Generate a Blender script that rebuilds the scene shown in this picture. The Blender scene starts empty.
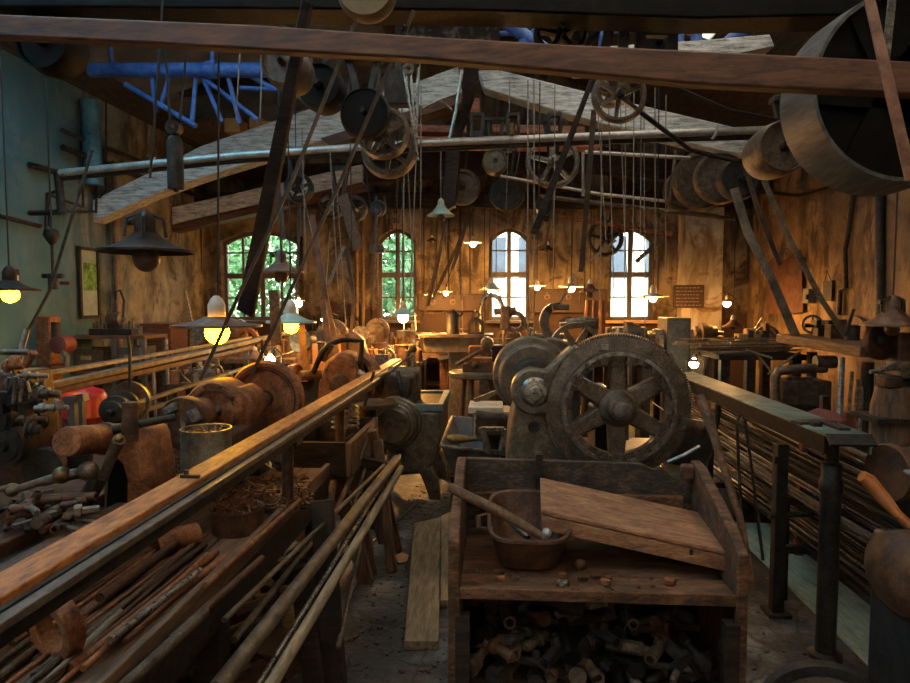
import bpy, bmesh, math, random
from mathutils import Vector, Matrix, Euler
R = random.Random(7)
C = bpy.context.scene.collection
PI = math.pi
V = Vector
# ---------------------------------------------------------------- camera
FPX = 650.0
YAW = math.atan(42/FPX); PITCH = math.atan(39.5/FPX)
CAM = V((0, 0, 1.7))
cam = bpy.data.cameras.new('camera'); co = bpy.data.objects.new('camera', cam); C.objects.link(co)
co.location = CAM; co.rotation_euler = (PI/2-PITCH, 0, YAW)
cam.sensor_fit = 'HORIZONTAL'; cam.sensor_width = 36; cam.lens = FPX/910*36
cam.clip_start = .05; cam.clip_end = 200
bpy.context.scene.camera = co
RM = Euler((PI/2-PITCH, 0, YAW)).to_matrix()
def ray(px, py): return RM @ V(((px-455)/FPX, -(py-341.5)/FPX, -1))
def P(px, py, Y):                      # the point of the hall seen at a pixel, Y metres down the hall
    d = ray(px, py); return CAM + d*(Y/d.y)
def PZ(px, py, z):
    d = ray(px, py); return CAM + d*((z-CAM.z)/d.z)
def PX(px, py, x):
    d = ray(px, py); return CAM + d*((x-CAM.x)/d.x)
def S(Y): return Y/FPX
# ---------------------------------------------------------------- mesh builder
class MB:
    def __init__(s): s.v = []; s.f = []; s.s = []
    def add(s, vs, fs, smooth=False):
        o = len(s.v); s.v += [V(v) for v in vs]
        s.f += [tuple(i+o for i in f) for f in fs]; s.s += [smooth]*len(fs); return s
    def hexa(s, b, t):
        return s.add(list(b)+list(t), [(3,2,1,0),(4,5,6,7),(0,1,5,4),(1,2,6,5),(2,3,7,6),(3,0,4,7)])
    def box(s, c, d, rot=None):
        m = Euler(rot).to_matrix() if rot else Matrix.Identity(3)
        x, y, z = d[0]/2, d[1]/2, d[2]/2; c = V(c)
        q = [c+m@V(p) for p in ((-x,-y,-z),(x,-y,-z),(x,y,-z),(-x,y,-z),(-x,-y,z),(x,-y,z),(x,y,z),(-x,y,z))]
        return s.hexa(q[:4], q[4:])
    def bar(s, p0, p1, w, t, up=(0,0,1)):   # rectangular bar, w across, t along up
        p0, p1 = V(p0), V(p1); a = (p1-p0).normalized(); up = V(up)
        x = a.cross(up)
        if x.length < 1e-4: x = a.cross(V((0,1,0)))
        x.normalize(); u = x.cross(a).normalized()
        x *= w/2; u *= t/2
        return s.hexa([p0-x-u, p0+x-u, p0+x+u, p0-x+u], [p1-x-u, p1+x-u, p1+x+u, p1-x+u])
    def tube(s, p0, p1, r0, r1=None, n=12, caps=True):
        r1 = r0 if r1 is None else r1
        L = (V(p1)-V(p0)).length
        return s.lathe(p0, V(p1)-V(p0), [(0, r0), (L, r1)], n, caps)
    def lathe(s, o, axis, prof, n=24, caps=True, closed=False, smooth=True):
        o = V(o); a = V(axis).normalized()
        u = a.cross(V((0,0,1)));
        if u.length < 1e-3: u = a.cross(V((0,1,0)))
        u.normalize(); w = u.cross(a).normalized()
        vs = []
        for t, r in prof:
            for k in range(n):
                q = 2*PI*k/n
                vs.append(o + a*t + (u*math.cos(q)+w*math.sin(q))*max(r, 1e-4))
        fs = []; m = len(prof)
        for i in range(m if closed else m-1):
            j = (i+1) % m
            for k in range(n):
                l = (k+1) % n
                fs.append((i*n+k, i*n+l, j*n+l, j*n+k))
        s.add(vs, fs, smooth)
        if caps and not closed:
            o2 = len(s.v)-len(vs)
            s.f.append(tuple(o2+k for k in range(n-1, -1, -1))); s.s.append(False)
            s.f.append(tuple(o2+(m-1)*n+k for k in range(n))); s.s.append(False)
        return s
    def path(s, pts, r, n=8, caps=True):
        pts = [V(p) for p in pts]; m = len(pts)
        rr = r if isinstance(r, (list, tuple)) else [r]*m
        t = [(pts[min(i+1, m-1)]-pts[max(i-1, 0)]).normalized() for i in range(m)]
        u = t[0].cross(V((0,0,1)))
        if u.length < 1e-3: u = t[0].cross(V((0,1,0)))
        u.normalize(); vs = []
        for i in range(m):
            u = (u - t[i]*u.dot(t[i])).normalized(); w = t[i].cross(u)
            for k in range(n):
                q = 2*PI*k/n; vs.append(pts[i] + (u*math.cos(q)+w*math.sin(q))*rr[i])
        fs = [(i*n+k, i*n+(k+1) % n, (i+1)*n+(k+1) % n, (i+1)*n+k) for i in range(m-1) for k in range(n)]
        if caps: fs += [tuple(range(n-1, -1, -1)), tuple((m-1)*n+k for k in range(n))]
        return s.add(vs, fs, True)
    def prism(s, pts, vec):
        pts = [V(p) for p in pts]; n = len(pts); vec = V(vec)
        fs = [tuple(range(n)), tuple(range(2*n-1, n-1, -1))]
        fs += [(k, n+k, n+(k+1) % n, (k+1) % n) for k in range(n)]
        return s.add(pts+[p+vec for p in pts], fs)
    def ringprism(s, outer, inner, vec):     # same count
        n = len(outer); vec = V(vec)
        vs = list(outer)+list(inner)+[V(p)+vec for p in outer]+[V(p)+vec for p in inner]; fs = []
        for k in range(n):
            l = (k+1) % n
            fs += [(k, l, n+l, n+k), (2*n+k, 3*n+k, 3*n+l, 2*n+l), (k, 2*n+k, 2*n+l, l), (n+k, n+l, 3*n+l, 3*n+k)]
        return s.add(vs, fs)
    def ball(s, c, r, n=16, sc=(1,1,1)):
        m = n//2; vs = []; c = V(c)
        for i in range(m+1):
            a = PI*i/m
            for k in range(n):
                q = 2*PI*k/n
                vs.append(c+V((math.sin(a)*math.cos(q)*r*sc[0], math.sin(a)*math.sin(q)*r*sc[1], math.cos(a)*r*sc[2])))
        fs = [(i*n+k, (i+1)*n+k, (i+1)*n+(k+1) % n, i*n+(k+1) % n) for i in range(m) for k in range(n)]
        return s.add(vs, fs, True)
    def build(s, name, mat, parent=None, bevel=0, origin=None):
        if parent is not None: o0 = V(parent['_w'])
        elif origin is not None: o0 = V(origin)
        else:
            xs = [v.x for v in s.v]; ys = [v.y for v in s.v]; zs = [v.z for v in s.v]
            o0 = V(((min(xs)+max(xs))/2, (min(ys)+max(ys))/2, min(zs)))
        me = bpy.data.meshes.new(name)
        me.from_pydata([v-o0 for v in s.v], [], s.f)
        me.polygons.foreach_set('use_smooth', s.s)
        bm = bmesh.new(); bm.from_mesh(me)
        bmesh.ops.remove_doubles(bm, verts=bm.verts, dist=1e-5)
        bmesh.ops.recalc_face_normals(bm, faces=bm.faces); bm.to_mesh(me); bm.free()
        me.set_sharp_from_angle(angle=.75)
        ob = bpy.data.objects.new(name, me); C.objects.link(ob)
        me.materials.append(mat)
        if parent is not None: ob.parent = parent
        else: ob.location = o0
        ob['_w'] = tuple(o0)
        if bevel:
            b = ob.modifiers.new('edge', 'BEVEL'); b.width = bevel; b.segments = 2; b.limit_method = 'ANGLE'; b.angle_limit = .7
        return ob
def tag(o, label, cat, group=None, kind=None):
    o['label'] = label; o['category'] = cat
    if group: o['group'] = group
    if kind: o['kind'] = kind
    return o
def thing(name, label, cat, loc, group=None, kind=None):
    o = bpy.data.objects.new(name, None); C.objects.link(o); o.location = loc; o['_w'] = tuple(loc)
    o.empty_display_size = .1
    return tag(o, label, cat, group, kind)
def solo(mb, name, mat, label, cat, group=None, bevel=0, kind=None):
    return tag(mb.build(name, mat, None, bevel), label, cat, group, kind)
def copy_tree(o, loc, label=None, rot=None):
    c = o.copy(); C.objects.link(c); c.location = loc; c['_w'] = tuple(loc)
    if rot is not None: c.rotation_euler = rot
    if label: c['label'] = label
    for ch in list(o.children):
        d = ch.copy(); C.objects.link(d); d.parent = c
        for g in list(ch.children):
            e = g.copy(); C.objects.link(e); e.parent = d
    return c
# ---------------------------------------------------------------- materials
def lin(c):
    return tuple(((x/255+.055)/1.055)**2.4 if x/255 > .04045 else x/255/12.92 for x in c)+(1,)
MATS = {}
def M(name, cols, scale=6, rough=(.5, .8), metal=0, bump=.15, stretch=(1,1,1), detail=8, coord='Object', dist=.4, fine=0.35):
    m = bpy.data.materials.new(name); m.use_nodes = True; MATS[name] = m
    nt = m.node_tree; N = nt.nodes; L = nt.links; b = N['Principled BSDF']
    tc = N.new('ShaderNodeTexCoord'); mp = N.new('ShaderNodeMapping'); L.new(tc.outputs[coord], mp.inputs[0])
    mp.inputs['Scale'].default_value = stretch
    oi = N.new('ShaderNodeObjectInfo'); cm = N.new('ShaderNodeCombineXYZ')
    mu = N.new('ShaderNodeMath'); mu.operation = 'MULTIPLY'; mu.inputs[1].default_value = 37 if coord == 'Object' else 0
    L.new(oi.outputs['Random'], mu.inputs[0])
    for i in range(3): L.new(mu.outputs[0], cm.inputs[i])
    L.new(cm.outputs[0], mp.inputs['Location'])
    n = N.new('ShaderNodeTexNoise'); n.inputs['Scale'].default_value = scale; n.inputs['Detail'].default_value = detail
    n.inputs['Roughness'].default_value = .65; n.inputs['Distortion'].default_value = dist
    L.new(mp.outputs[0], n.inputs['Vector'])
    n2 = N.new('ShaderNodeTexNoise'); n2.inputs['Scale'].default_value = scale*6; n2.inputs['Detail'].default_value = 6
    n2.inputs['Roughness'].default_value = .7
    L.new(mp.outputs[0], n2.inputs['Vector'])
    mx = N.new('ShaderNodeMix'); mx.data_type = 'FLOAT'; mx.inputs[0].default_value = fine
    L.new(n.outputs['Fac'], mx.inputs[2]); L.new(n2.outputs['Fac'], mx.inputs[3])
    cr = N.new('ShaderNodeValToRGB'); e = cr.color_ramp.elements
    k = len(cols); lo, hi = .38, .62
    for i, c in enumerate(cols):
        p = lo+(hi-lo)*i/(k-1)
        if i < 2: e[i].position = p
        else: e.new(p)
    for i, c in enumerate(cols): e[i].color = lin(c)
    L.new(mx.outputs[0], cr.inputs[0]); L.new(cr.outputs[0], b.inputs['Base Color'])
    mr = N.new('ShaderNodeMapRange'); mr.inputs[1].default_value = .35; mr.inputs[2].default_value = .65
    mr.inputs[3].default_value = rough[0]; mr.inputs[4].default_value = rough[1]
    L.new(n2.outputs['Fac'], mr.inputs[0]); L.new(mr.outputs[0], b.inputs['Roughness'])
    b.inputs['Metallic'].default_value = metal
    if bump:
        bp = N.new('ShaderNodeBump'); bp.inputs['Strength'].default_value = bump; bp.inputs['Distance'].default_value = .004
        L.new(mx.outputs[0], bp.inputs['Height']); L.new(bp.outputs[0], b.inputs['Normal'])
    return m
iron = M('oily_iron', [(46,38,31),(86,73,60),(126,108,88)], 16, (.3,.6), .25, .45, fine=.5)
irond = M('black_iron', [(26,24,23),(48,44,40),(72,66,58)], 16, (.35,.65), .2, .45, fine=.5)
castg = M('grey_cast_iron', [(58,50,40),(94,82,66),(130,114,92)], 16, (.3,.6), .25, .45, fine=.5)
steel = M('worn_steel', [(104,98,90),(136,130,120),(168,162,150)], 10, (.2,.45), .8, .1)
steeld = M('dull_bar_steel', [(56,52,48),(108,102,94),(156,148,136)], 9, (.25,.5), .45, .15, (3,.6,3))
rust = M('rusty_brown_iron', [(60,36,22),(124,76,44),(168,112,70)], 16, (.5,.85), .25, .45, fine=.5)
rustd = M('dark_rusty_iron', [(36,25,18),(78,52,34),(116,78,50)], 16, (.45,.8), .3, .45, fine=.5)
brass = M('tarnished_brass', [(62,44,24),(106,80,44),(146,112,66)], 9, (.3,.55), .6, .1)
wood = M('old_brown_wood', [(46,32,22),(92,66,44),(124,92,62)], 5, (.55,.85), 0, .3, (9,1,9))
woodx = M('old_brown_wood_crosswise', [(50,34,22),(98,68,44),(134,98,64)], 5, (.55,.85), 0, .3, (1,9,9))
woodz = M('old_brown_wood_upright', [(46,32,22),(90,64,42),(122,90,60)], 5, (.55,.85), 0, .3, (9,9,1))
woodred = M('red_brown_timber', [(48,27,17),(86,52,32),(112,72,45)], 4, (.5,.8), 0, .25, (1.2,9,9))
woodgrey = M('weathered_grey_timber', [(96,96,90),(190,190,184),(232,232,226)], 4, (.7,.9), 0, .5, (1.2,8,8))
wooddk = M('blackened_timber', [(22,17,14),(44,34,28),(66,52,42)], 5, (.6,.9), 0, .3, (1.5,6,6))
woodpale = M('pale_dusty_board', [(80,70,54),(124,110,86),(152,138,110)], 5, (.6,.85), 0, .2, (8,1,8))
leather = M('dark_leather_belt', [(34,26,19),(64,48,34),(92,68,48)], 6, (.45,.7), 0, .1)
leatherb = M('brown_leather', [(70,42,28),(112,74,52),(136,96,70)], 8, (.5,.75), 0, .3)
cordd = M('dark_cord', [(20,18,17),(36,33,31)], 20, (.6,.8), 0, 0)
cordp = M('pale_cord', [(96,88,78),(138,128,114)], 20, (.6,.8), 0, 0)
pipeblue = M('teal_painted_pipe', [(38,78,92),(66,116,132),(88,140,154)], 5, (.4,.7), 0, .15)
blue = M('blue_painted_steel', [(40,66,122),(64,98,166),(92,128,192)], 4, (.35,.6), 0, .1)
red = M('red_paint', [(104,14,14),(168,26,24),(190,44,36)], 3, (.25,.45), 0, .05)
redd = M('faded_red_paint', [(76,34,30),(112,54,46),(130,72,60)], 6, (.5,.8), 0, .2)
enamel = M('pale_green_enamel', [(120,140,126),(158,176,160),(182,198,184)], 8, (.25,.5), 0, .05)
enameld = M('black_enamel', [(24,18,13),(44,33,25),(64,49,38)], 12, (.65,.85), 0, .1)
enamelr = M('rusty_enamel', [(60,38,26),(104,72,52),(140,110,84)], 9, (.4,.7), 0, .15)
porcelain = M('porcelain', [(176,160,140),(206,194,178)], 8, (.25,.5), 0, .05)
greygreen = M('dusty_green_grey_steel', [(66,80,74),(100,118,110),(130,148,138)], 7, (.4,.65), .3, .2)
railtop = M('worn_ochre_rail_wood', [(84,50,26),(156,96,46),(190,124,64)], 9, (.45,.7), 0, .2, (6,1.5,6))
cabinet = M('grey_painted_steel', [(58,57,56),(84,83,81),(106,104,100)], 6, (.4,.65), .1, .1)
greenstrip = M('pale_green_floor_paint', [(112,132,116),(150,170,150),(176,192,172)], 8, (.35,.6), 0, .2, (4,1,4))
pipe_wall = M('painted_wall_pipe', [(74,58,42),(112,90,66),(134,112,84)], 9, (.5,.75), .1, .1)
chips = M('rusty_swarf', [(44,26,16),(104,64,36),(150,96,54)], 30, (.4,.8), .3, .4)
silver = M('bright_turned_steel', [(150,146,138),(196,192,184)], 10, (.25,.4), .5, .03)
ochre = M('ochre_pulley_wood', [(80,64,36),(116,96,58)], 6, (.5,.7), 0, .1)
pale = M('yellow_cut_timber', [(150,112,62),(194,154,98)], 6, (.6,.8), 0, .1)
brickred = M('salmon_lit_boards', [(150,96,76),(204,142,116),(226,182,156)], 4, (.7,.9), 0, .3, (1.5,7,7))  # salmon light of the loft put into the board colour
leafm = M('leaf_green', [(26,62,30),(52,98,48),(96,134,82)], 3, (.5,.8), 0, 0)
bark = M('bark', [(50,40,30),(84,70,54)], 6, (.8,.9), 0, .3)
facade = M('cream_facade', [(214,206,184),(232,226,208)], 3, (.8,.9), 0, .1)
slate = M('grey_shutter', [(44,50,60),(64,72,84)], 3, (.6,.8), 0, 0)
paper = M('old_brown_paper', [(54,33,24),(80,50,36),(98,64,46)], 6, (.8,.9), 0, .2)
lawn = M('yard_green', [(70,90,50),(100,120,70)], 2, (.8,.9), 0, 0)

benchw = M('grimy_bench_wood', [(24,21,19),(58,50,43),(104,86,68)], 7, (.55,.9), 0, .5, (1,3,3), fine=.5)
benchr = M('rusty_bench_wood', [(30,22,17),(84,58,40),(128,90,62)], 7, (.55,.9), 0, .5, (1,3,3), fine=.5)
casew = M('rusty_case_wood', [(76,48,32),(132,90,60),(176,128,88)], 6, (.5,.8), 0, .3, (1,6,6), fine=.5)
belt_grey = M('dusty_grey_belt', [(58,48,38),(96,82,66),(124,108,88)], 6, (.5,.7), 0, .1)
soot_shade = M('shade_black_iron', [(8,8,7),(17,16,14),(30,27,24)], 12, (.45,.75), .1, .2, fine=.5)  # near-black for the shade above the beams; also coolant and dark bars
railst = M('brown_rail_steel', [(62,52,42),(92,80,66),(118,104,88)], 20, (.35,.6), .3, .1, (1,1,1))
seatl = M('worn_seat_leather', [(84,54,38),(134,94,68),(164,120,88)], 8, (.5,.75), 0, .3)
def emit(name, col, st):
    m = bpy.data.materials.new(name); m.use_nodes = True; b = m.node_tree.nodes['Principled BSDF']
    b.inputs['Base Color'].default_value = (.9,.8,.6,1); b.inputs['Emission Color'].default_value = col+(1,)
    b.inputs['Emission Strength'].default_value = st; b.inputs['Roughness'].default_value = .2
    return m
bulb_near = emit('lit_amber_globe', (1,.45,.0035), 75)
bulb_far = emit('lit_warm_bulb', (1,.44,.10), 680)
bulb_white = emit('lit_white_bulb', (1,.75,.36), 90)
bulb_off = M('dusty_dark_bulb', [(60,44,34),(96,72,56)], 6, (.25,.5), 0, .02)

for m_, s_ in ((soot_shade,.12),(irond,.22),(enameld,.2),(iron,.35),(wooddk,.25),(benchw,.3),(benchr,.3)): m_.node_tree.nodes['Principled BSDF'].inputs['Specular IOR Level'].default_value = s_
def glass_mat():
    m = bpy.data.materials.new('window_glass'); m.use_nodes = True; nt = m.node_tree; nt.nodes.clear()
    o = nt.nodes.new('ShaderNodeOutputMaterial'); t = nt.nodes.new('ShaderNodeBsdfTransparent'); g = nt.nodes.new('ShaderNodeBsdfGlossy')
    t.inputs[0].default_value = (.93,.97,.96,1); g.inputs['Roughness'].default_value = .05
    f = nt.nodes.new('ShaderNodeFresnel'); f.inputs[0].default_value = 1.45; x = nt.nodes.new('ShaderNodeMixShader')
    nt.links.new(f.outputs[0], x.inputs[0]); nt.links.new(t.outputs[0], x.inputs[1]); nt.links.new(g.outputs[0], x.inputs[2])
    nt.links.new(x.outputs[0], o.inputs[0]); return m
glass = glass_mat()
def sheet_mat(name, col, op):
    m = bpy.data.materials.new(name); m.use_nodes = True; nt = m.node_tree; nt.nodes.clear(); N = nt.nodes
    o = N.new('ShaderNodeOutputMaterial'); d = N.new('ShaderNodeBsdfDiffuse'); t = N.new('ShaderNodeBsdfTranslucent'); x = N.new('ShaderNodeMixShader')
    n = N.new('ShaderNodeTexNoise'); n.inputs['Scale'].default_value = 2.5; n.inputs['Detail'].default_value = 6
    tc = N.new('ShaderNodeTexCoord'); nt.links.new(tc.outputs['Object'], n.inputs['Vector'])
    r = N.new('ShaderNodeValToRGB'); r.color_ramp.elements[0].color = tuple(c*.6 for c in col)+(1,); r.color_ramp.elements[1].color = col+(1,)
    r.color_ramp.elements[0].position = .35; r.color_ramp.elements[1].position = .65
    nt.links.new(n.outputs['Fac'], r.inputs[0]); nt.links.new(r.outputs[0], d.inputs[0]); nt.links.new(r.outputs[0], t.inputs[0])
    x.inputs[0].default_value = op; nt.links.new(d.outputs[0], x.inputs[1]); nt.links.new(t.outputs[0], x.inputs[2])
    nt.links.new(x.outputs[0], o.inputs[0]); return m
sheet = sheet_mat('added_roof_glazing', (.52,.48,.43), .85)  # tinted panes of the added roof lights
amber = sheet_mat('added_fill_window_glass', (.46,.40,.34), .8)  # panes of the added windows behind the viewer
ribbed = sheet_mat('weathered_ribbed_sheet', (.26,.25,.22), .07)
sheetb = sheet_mat('bluish_roof_glazing', (.34,.53,.63), .9)

def plaster(name, base, streak, patch, teal=None, soot_shade=None):
    m = bpy.data.materials.new(name); m.use_nodes = True; nt = m.node_tree; N = nt.nodes; L = nt.links; b = N['Principled BSDF']
    g = N.new('ShaderNodeNewGeometry')
    def noise(sc, scl, det=8, rgh=.65, dis=.3):
        mp = N.new('ShaderNodeMapping'); mp.inputs['Scale'].default_value = sc; L.new(g.outputs['Position'], mp.inputs[0])
        n = N.new('ShaderNodeTexNoise'); n.inputs['Scale'].default_value = scl; n.inputs['Detail'].default_value = det
        n.inputs['Roughness'].default_value = rgh; n.inputs['Distortion'].default_value = dis
        L.new(mp.outputs[0], n.inputs['Vector']); return n.outputs['Fac']
    def ramp(x, a, c):
        r = N.new('ShaderNodeMapRange'); r.inputs[1].default_value = a; r.inputs[2].default_value = c; r.clamp = True
        L.new(x, r.inputs[0]); return r.outputs[0]
    def mix(f, a, c):
        x = N.new('ShaderNodeMix'); x.data_type = 'RGBA'; L.new(f, x.inputs[0])
        for k, q in ((6, a), (7, c)):
            if isinstance(q, tuple): x.inputs[k].default_value = lin(q)
            else: L.new(q, x.inputs[k])
        return x.outputs[2]
    col = mix(ramp(noise((1,1,1), 1.4), .38, .62), base[0], base[1])
    sf = N.new('ShaderNodeMath'); sf.operation = 'MULTIPLY'; L.new(ramp(noise((2.6,2.6,.7), 1.6, 6, .6, .8), .46, .62), sf.inputs[0]); L.new(ramp(noise((1,1,.7), .9, 4), .33, .52), sf.inputs[1])
    col = mix(sf.outputs[0], col, streak)              # drip stains
    col = mix(ramp(noise((2,2,1.6), 5, 12, .8, .5), .56, .7), col, patch)
    col = mix(ramp(noise((1.1,1.1,.9), 1.9, 12, .72, .8), .51, .61), col, patch)        # fallen plaster
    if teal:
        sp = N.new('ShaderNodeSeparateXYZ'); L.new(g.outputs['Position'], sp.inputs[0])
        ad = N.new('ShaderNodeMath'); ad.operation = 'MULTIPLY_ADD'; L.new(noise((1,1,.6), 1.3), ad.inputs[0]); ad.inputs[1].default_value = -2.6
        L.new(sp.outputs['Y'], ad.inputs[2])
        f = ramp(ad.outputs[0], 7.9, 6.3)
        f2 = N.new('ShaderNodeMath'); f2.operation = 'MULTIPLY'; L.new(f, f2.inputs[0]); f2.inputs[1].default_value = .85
        col = mix(f2.outputs[0], col, teal)  # teal blended in towards the near end of the wall
    if soot_shade:
        sp = N.new('ShaderNodeSeparateXYZ'); L.new(g.outputs['Position'], sp.inputs[0])
        ad = N.new('ShaderNodeMath'); ad.operation = 'MULTIPLY_ADD'; L.new(noise((1,1,1), 2.2, 10, .7), ad.inputs[0]); ad.inputs[1].default_value = 1.5
        L.new(sp.outputs['Z'], ad.inputs[2])
        col = mix(ramp(ad.outputs[0], soot_shade[1], soot_shade[1]-.18), col, soot_shade[0])
    L.new(col, b.inputs['Base Color']); b.inputs['Roughness'].default_value = .85
    h = noise((1,1,1), 9, 10, .7)
    bp = N.new('ShaderNodeBump'); bp.inputs['Strength'].default_value = .5; bp.inputs['Distance'].default_value = .02
    L.new(h, bp.inputs['Height']); L.new(bp.outputs[0], b.inputs['Normal'])
    return m
pl_left = plaster('stained_plaster_teal_near_end', ((92,86,70),(158,148,122)), (50,44,34), (66,58,45), teal=(62,108,118))
pl_back = plaster('smoke_stained_plaster', ((92,82,66),(150,134,106)), (56,44,32), (58,44,31), soot_shade=((58,40,28), 2.45))
pl_right = plaster('brown_stained_plaster', ((92,74,52),(138,114,82)), (52,38,27), (62,46,32))

def floor_mat():
    m = bpy.data.materials.new('oil_black_concrete'); m.use_nodes = True; nt = m.node_tree; N = nt.nodes; L = nt.links; b = N['Principled BSDF']
    g = N.new('ShaderNodeNewGeometry')
    n = N.new('ShaderNodeTexNoise'); n.inputs['Scale'].default_value = 2.2; n.inputs['Detail'].default_value = 12; n.inputs['Roughness'].default_value = .75
    L.new(g.outputs['Position'], n.inputs['Vector'])
    v = N.new('ShaderNodeTexVoronoi'); v.feature = 'DISTANCE_TO_EDGE'; v.inputs['Scale'].default_value = 4
    wv = N.new('ShaderNodeMix'); wv.data_type = 'VECTOR'; wv.inputs[0].default_value = .12
    L.new(g.outputs['Position'], wv.inputs[4]); L.new(n.outputs['Color'], wv.inputs[5]); L.new(wv.outputs[1], v.inputs['Vector'])
    cr = N.new('ShaderNodeValToRGB'); e = cr.color_ramp.elements
    e[0].position = .36; e[0].color = lin((30,30,30)); e[1].position = .66; e[1].color = lin((122,122,120)); q = e.new(.5); q.color = lin((62,61,60))
    L.new(n.outputs['Fac'], cr.inputs[0])
    mr = N.new('ShaderNodeMapRange'); mr.inputs[1].default_value = 0; mr.inputs[2].default_value = .02; L.new(v.outputs['Distance'], mr.inputs[0])
    x = N.new('ShaderNodeMix'); x.data_type = 'RGBA'; x.inputs[6].default_value = lin((30,28,26)); L.new(mr.outputs[0], x.inputs[0]); L.new(cr.outputs[0], x.inputs[7])
    L.new(x.outputs[2], b.inputs['Base Color']); b.inputs['Roughness'].default_value = .55
    n3 = N.new('ShaderNodeTexNoise'); n3.inputs['Scale'].default_value = 30; n3.inputs['Detail'].default_value = 8; L.new(g.outputs['Position'], n3.inputs['Vector'])
    bp = N.new('ShaderNodeBump'); bp.inputs['Strength'].default_value = .6; bp.inputs['Distance'].default_value = .02
    ad = N.new('ShaderNodeMath'); ad.operation = 'MULTIPLY'; L.new(mr.outputs[0], ad.inputs[0]); L.new(n3.outputs['Fac'], ad.inputs[1])
    L.new(ad.outputs[0], bp.inputs['Height']); L.new(bp.outputs[0], b.inputs['Normal'])
    return m
# ================================================================= SETTING
XL, XR, YB, YF = -5.3, 4.3, 11.5, -2.2
AX, AZ, EL, ER = -.5, 6.2, 4.4, 4.2            # roof ridge and eaves
def roofz(x): return EL+(AZ-EL)*(x-XL)/(AX-XL) if x < AX else ER+(AZ-ER)*(XR-x)/(XR-AX)
def structure(mb, name, mat, label, cat, bevel=0): return solo(mb, name, mat, label, cat, None, bevel, 'structure')
structure(MB().box(((XL+XR)/2, (YB+YF)/2, -.1), (XR-XL+.8, YB-YF+.8, .2)), 'floor', floor_mat(), 'oil-blackened cracked concrete workshop floor', 'floor')
structure(MB().box((XL-.2, (YB+YF)/2, EL/2), (.4, YB-YF+.8, EL)), 'wall_left', pl_left, 'stained beige plaster wall turning teal towards the near end, on the window picture side', 'wall')
structure(MB().box((XR+.2, (YB+YF)/2, ER/2), (.4, YB-YF+.8, ER)), 'wall_right', pl_right, 'brown stained plaster wall behind the timber bench', 'wall')
gp = lambda y: [(XL,y,0),(XR,y,0),(XR,y,ER),(AX,y,AZ),(XL,y,EL)]
wf = MB(); wf.box(((XL+XR)/2,YF-.15,.5),(XR-XL,.3,1.0)); wf.box(((XL-3.6)/2,YF-.15,2.6),(-3.6-XL,.3,3.2)); wf.box(((XR+2.6)/2,YF-.15,2.6),(XR-2.6,.3,3.2)); wf.box((-.5,YF-.15,2.6),(.8,.3,3.2))
wf.prism([(XL,YF-.3,4.2),(XR,YF-.3,4.2),(AX,YF-.3,AZ),(XL,YF-.3,EL)], (0,.3,0))
for i_w, (xa_, xb_) in enumerate([(-3.6,-.9),(-.1,2.6)]):  # unseen windows added behind the viewer to light the foreground
    t = thing('window_%d' % (8+i_w), 'added window lighting the foreground from behind the viewer, '+('lathe side' if i_w == 0 else 'bar rack side'), 'window', ((xa_+xb_)/2,YF-.15,1.0), None, 'structure')
    MB().box(((xa_+xb_)/2,YF-.15,2.6),(xb_-xa_,.006,3.2)).build('pane', amber, t)
    fb = MB()
    for k in range(4): fb.box((xa_+(xb_-xa_)*k/3,YF-.15,2.6),(.06,.07,3.2))
    for k in range(4): fb.box(((xa_+xb_)/2,YF-.15,1.0+3.2*k/3),(xb_-xa_,.06,.06))
    fb.build('window_frame', irond, t)
structure(wf, 'wall_front', pl_right, 'plain plaster wall behind the viewer', 'wall')
# back wall with four arched windows
WIN = [(222,299,320,241,231), (378,416,320,240,229), (489,529,320,238,228), (609,653,320,238,228)]
wb = MB(); T = .35
xs = XL; wins = []
for (a, b, sy, py_, ty) in WIN:
    xa, xb = P(a, 300, YB).x, P(b, 300, YB).x; mid = (a+b)/2
    zs, zp, zt = P(mid, sy, YB).z, P(mid, py_, YB).z, P(mid, ty, YB).z
    wb.box(((xs+xa)/2, YB+T/2, 2.2), (xa-xs, T, 4.4)); xs = xb
    wb.box(((xa+xb)/2, YB+T/2, zs/2), (xb-xa, T, zs))
    arc = [(xa+(xb-xa)*k/10, zp+(zt-zp)*(1-((k-5)/5)**2)) for k in range(11)]
    wb.prism([(x, YB, z) for x, z in arc]+[(xb, YB, 4.4), (xa, YB, 4.4)], (0, T, 0))
    wins.append((xa, xb, zs, zp, zt, arc))
wb.box(((xs+XR)/2, YB+T/2, 2.2), (XR-xs, T, 4.4))
wb.prism([(XL,YB,4.4),(XR,YB,4.4),(AX,YB,AZ)], (0,T,0))
structure(wb, 'wall_back', pl_back, 'smoke-stained ochre plaster end wall with four arched windows', 'wall')
WL = ['wide arched window nearest the corner beside the teal wall', 'arched window with green leaves behind it',
      'arched window behind the big gear machine', 'arched window beside the grey steel cabinet']
frame_m = M('grey_brown_window_frame', [(60,54,47),(92,84,74)], 6, (.5,.75), 0, .1)
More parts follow.
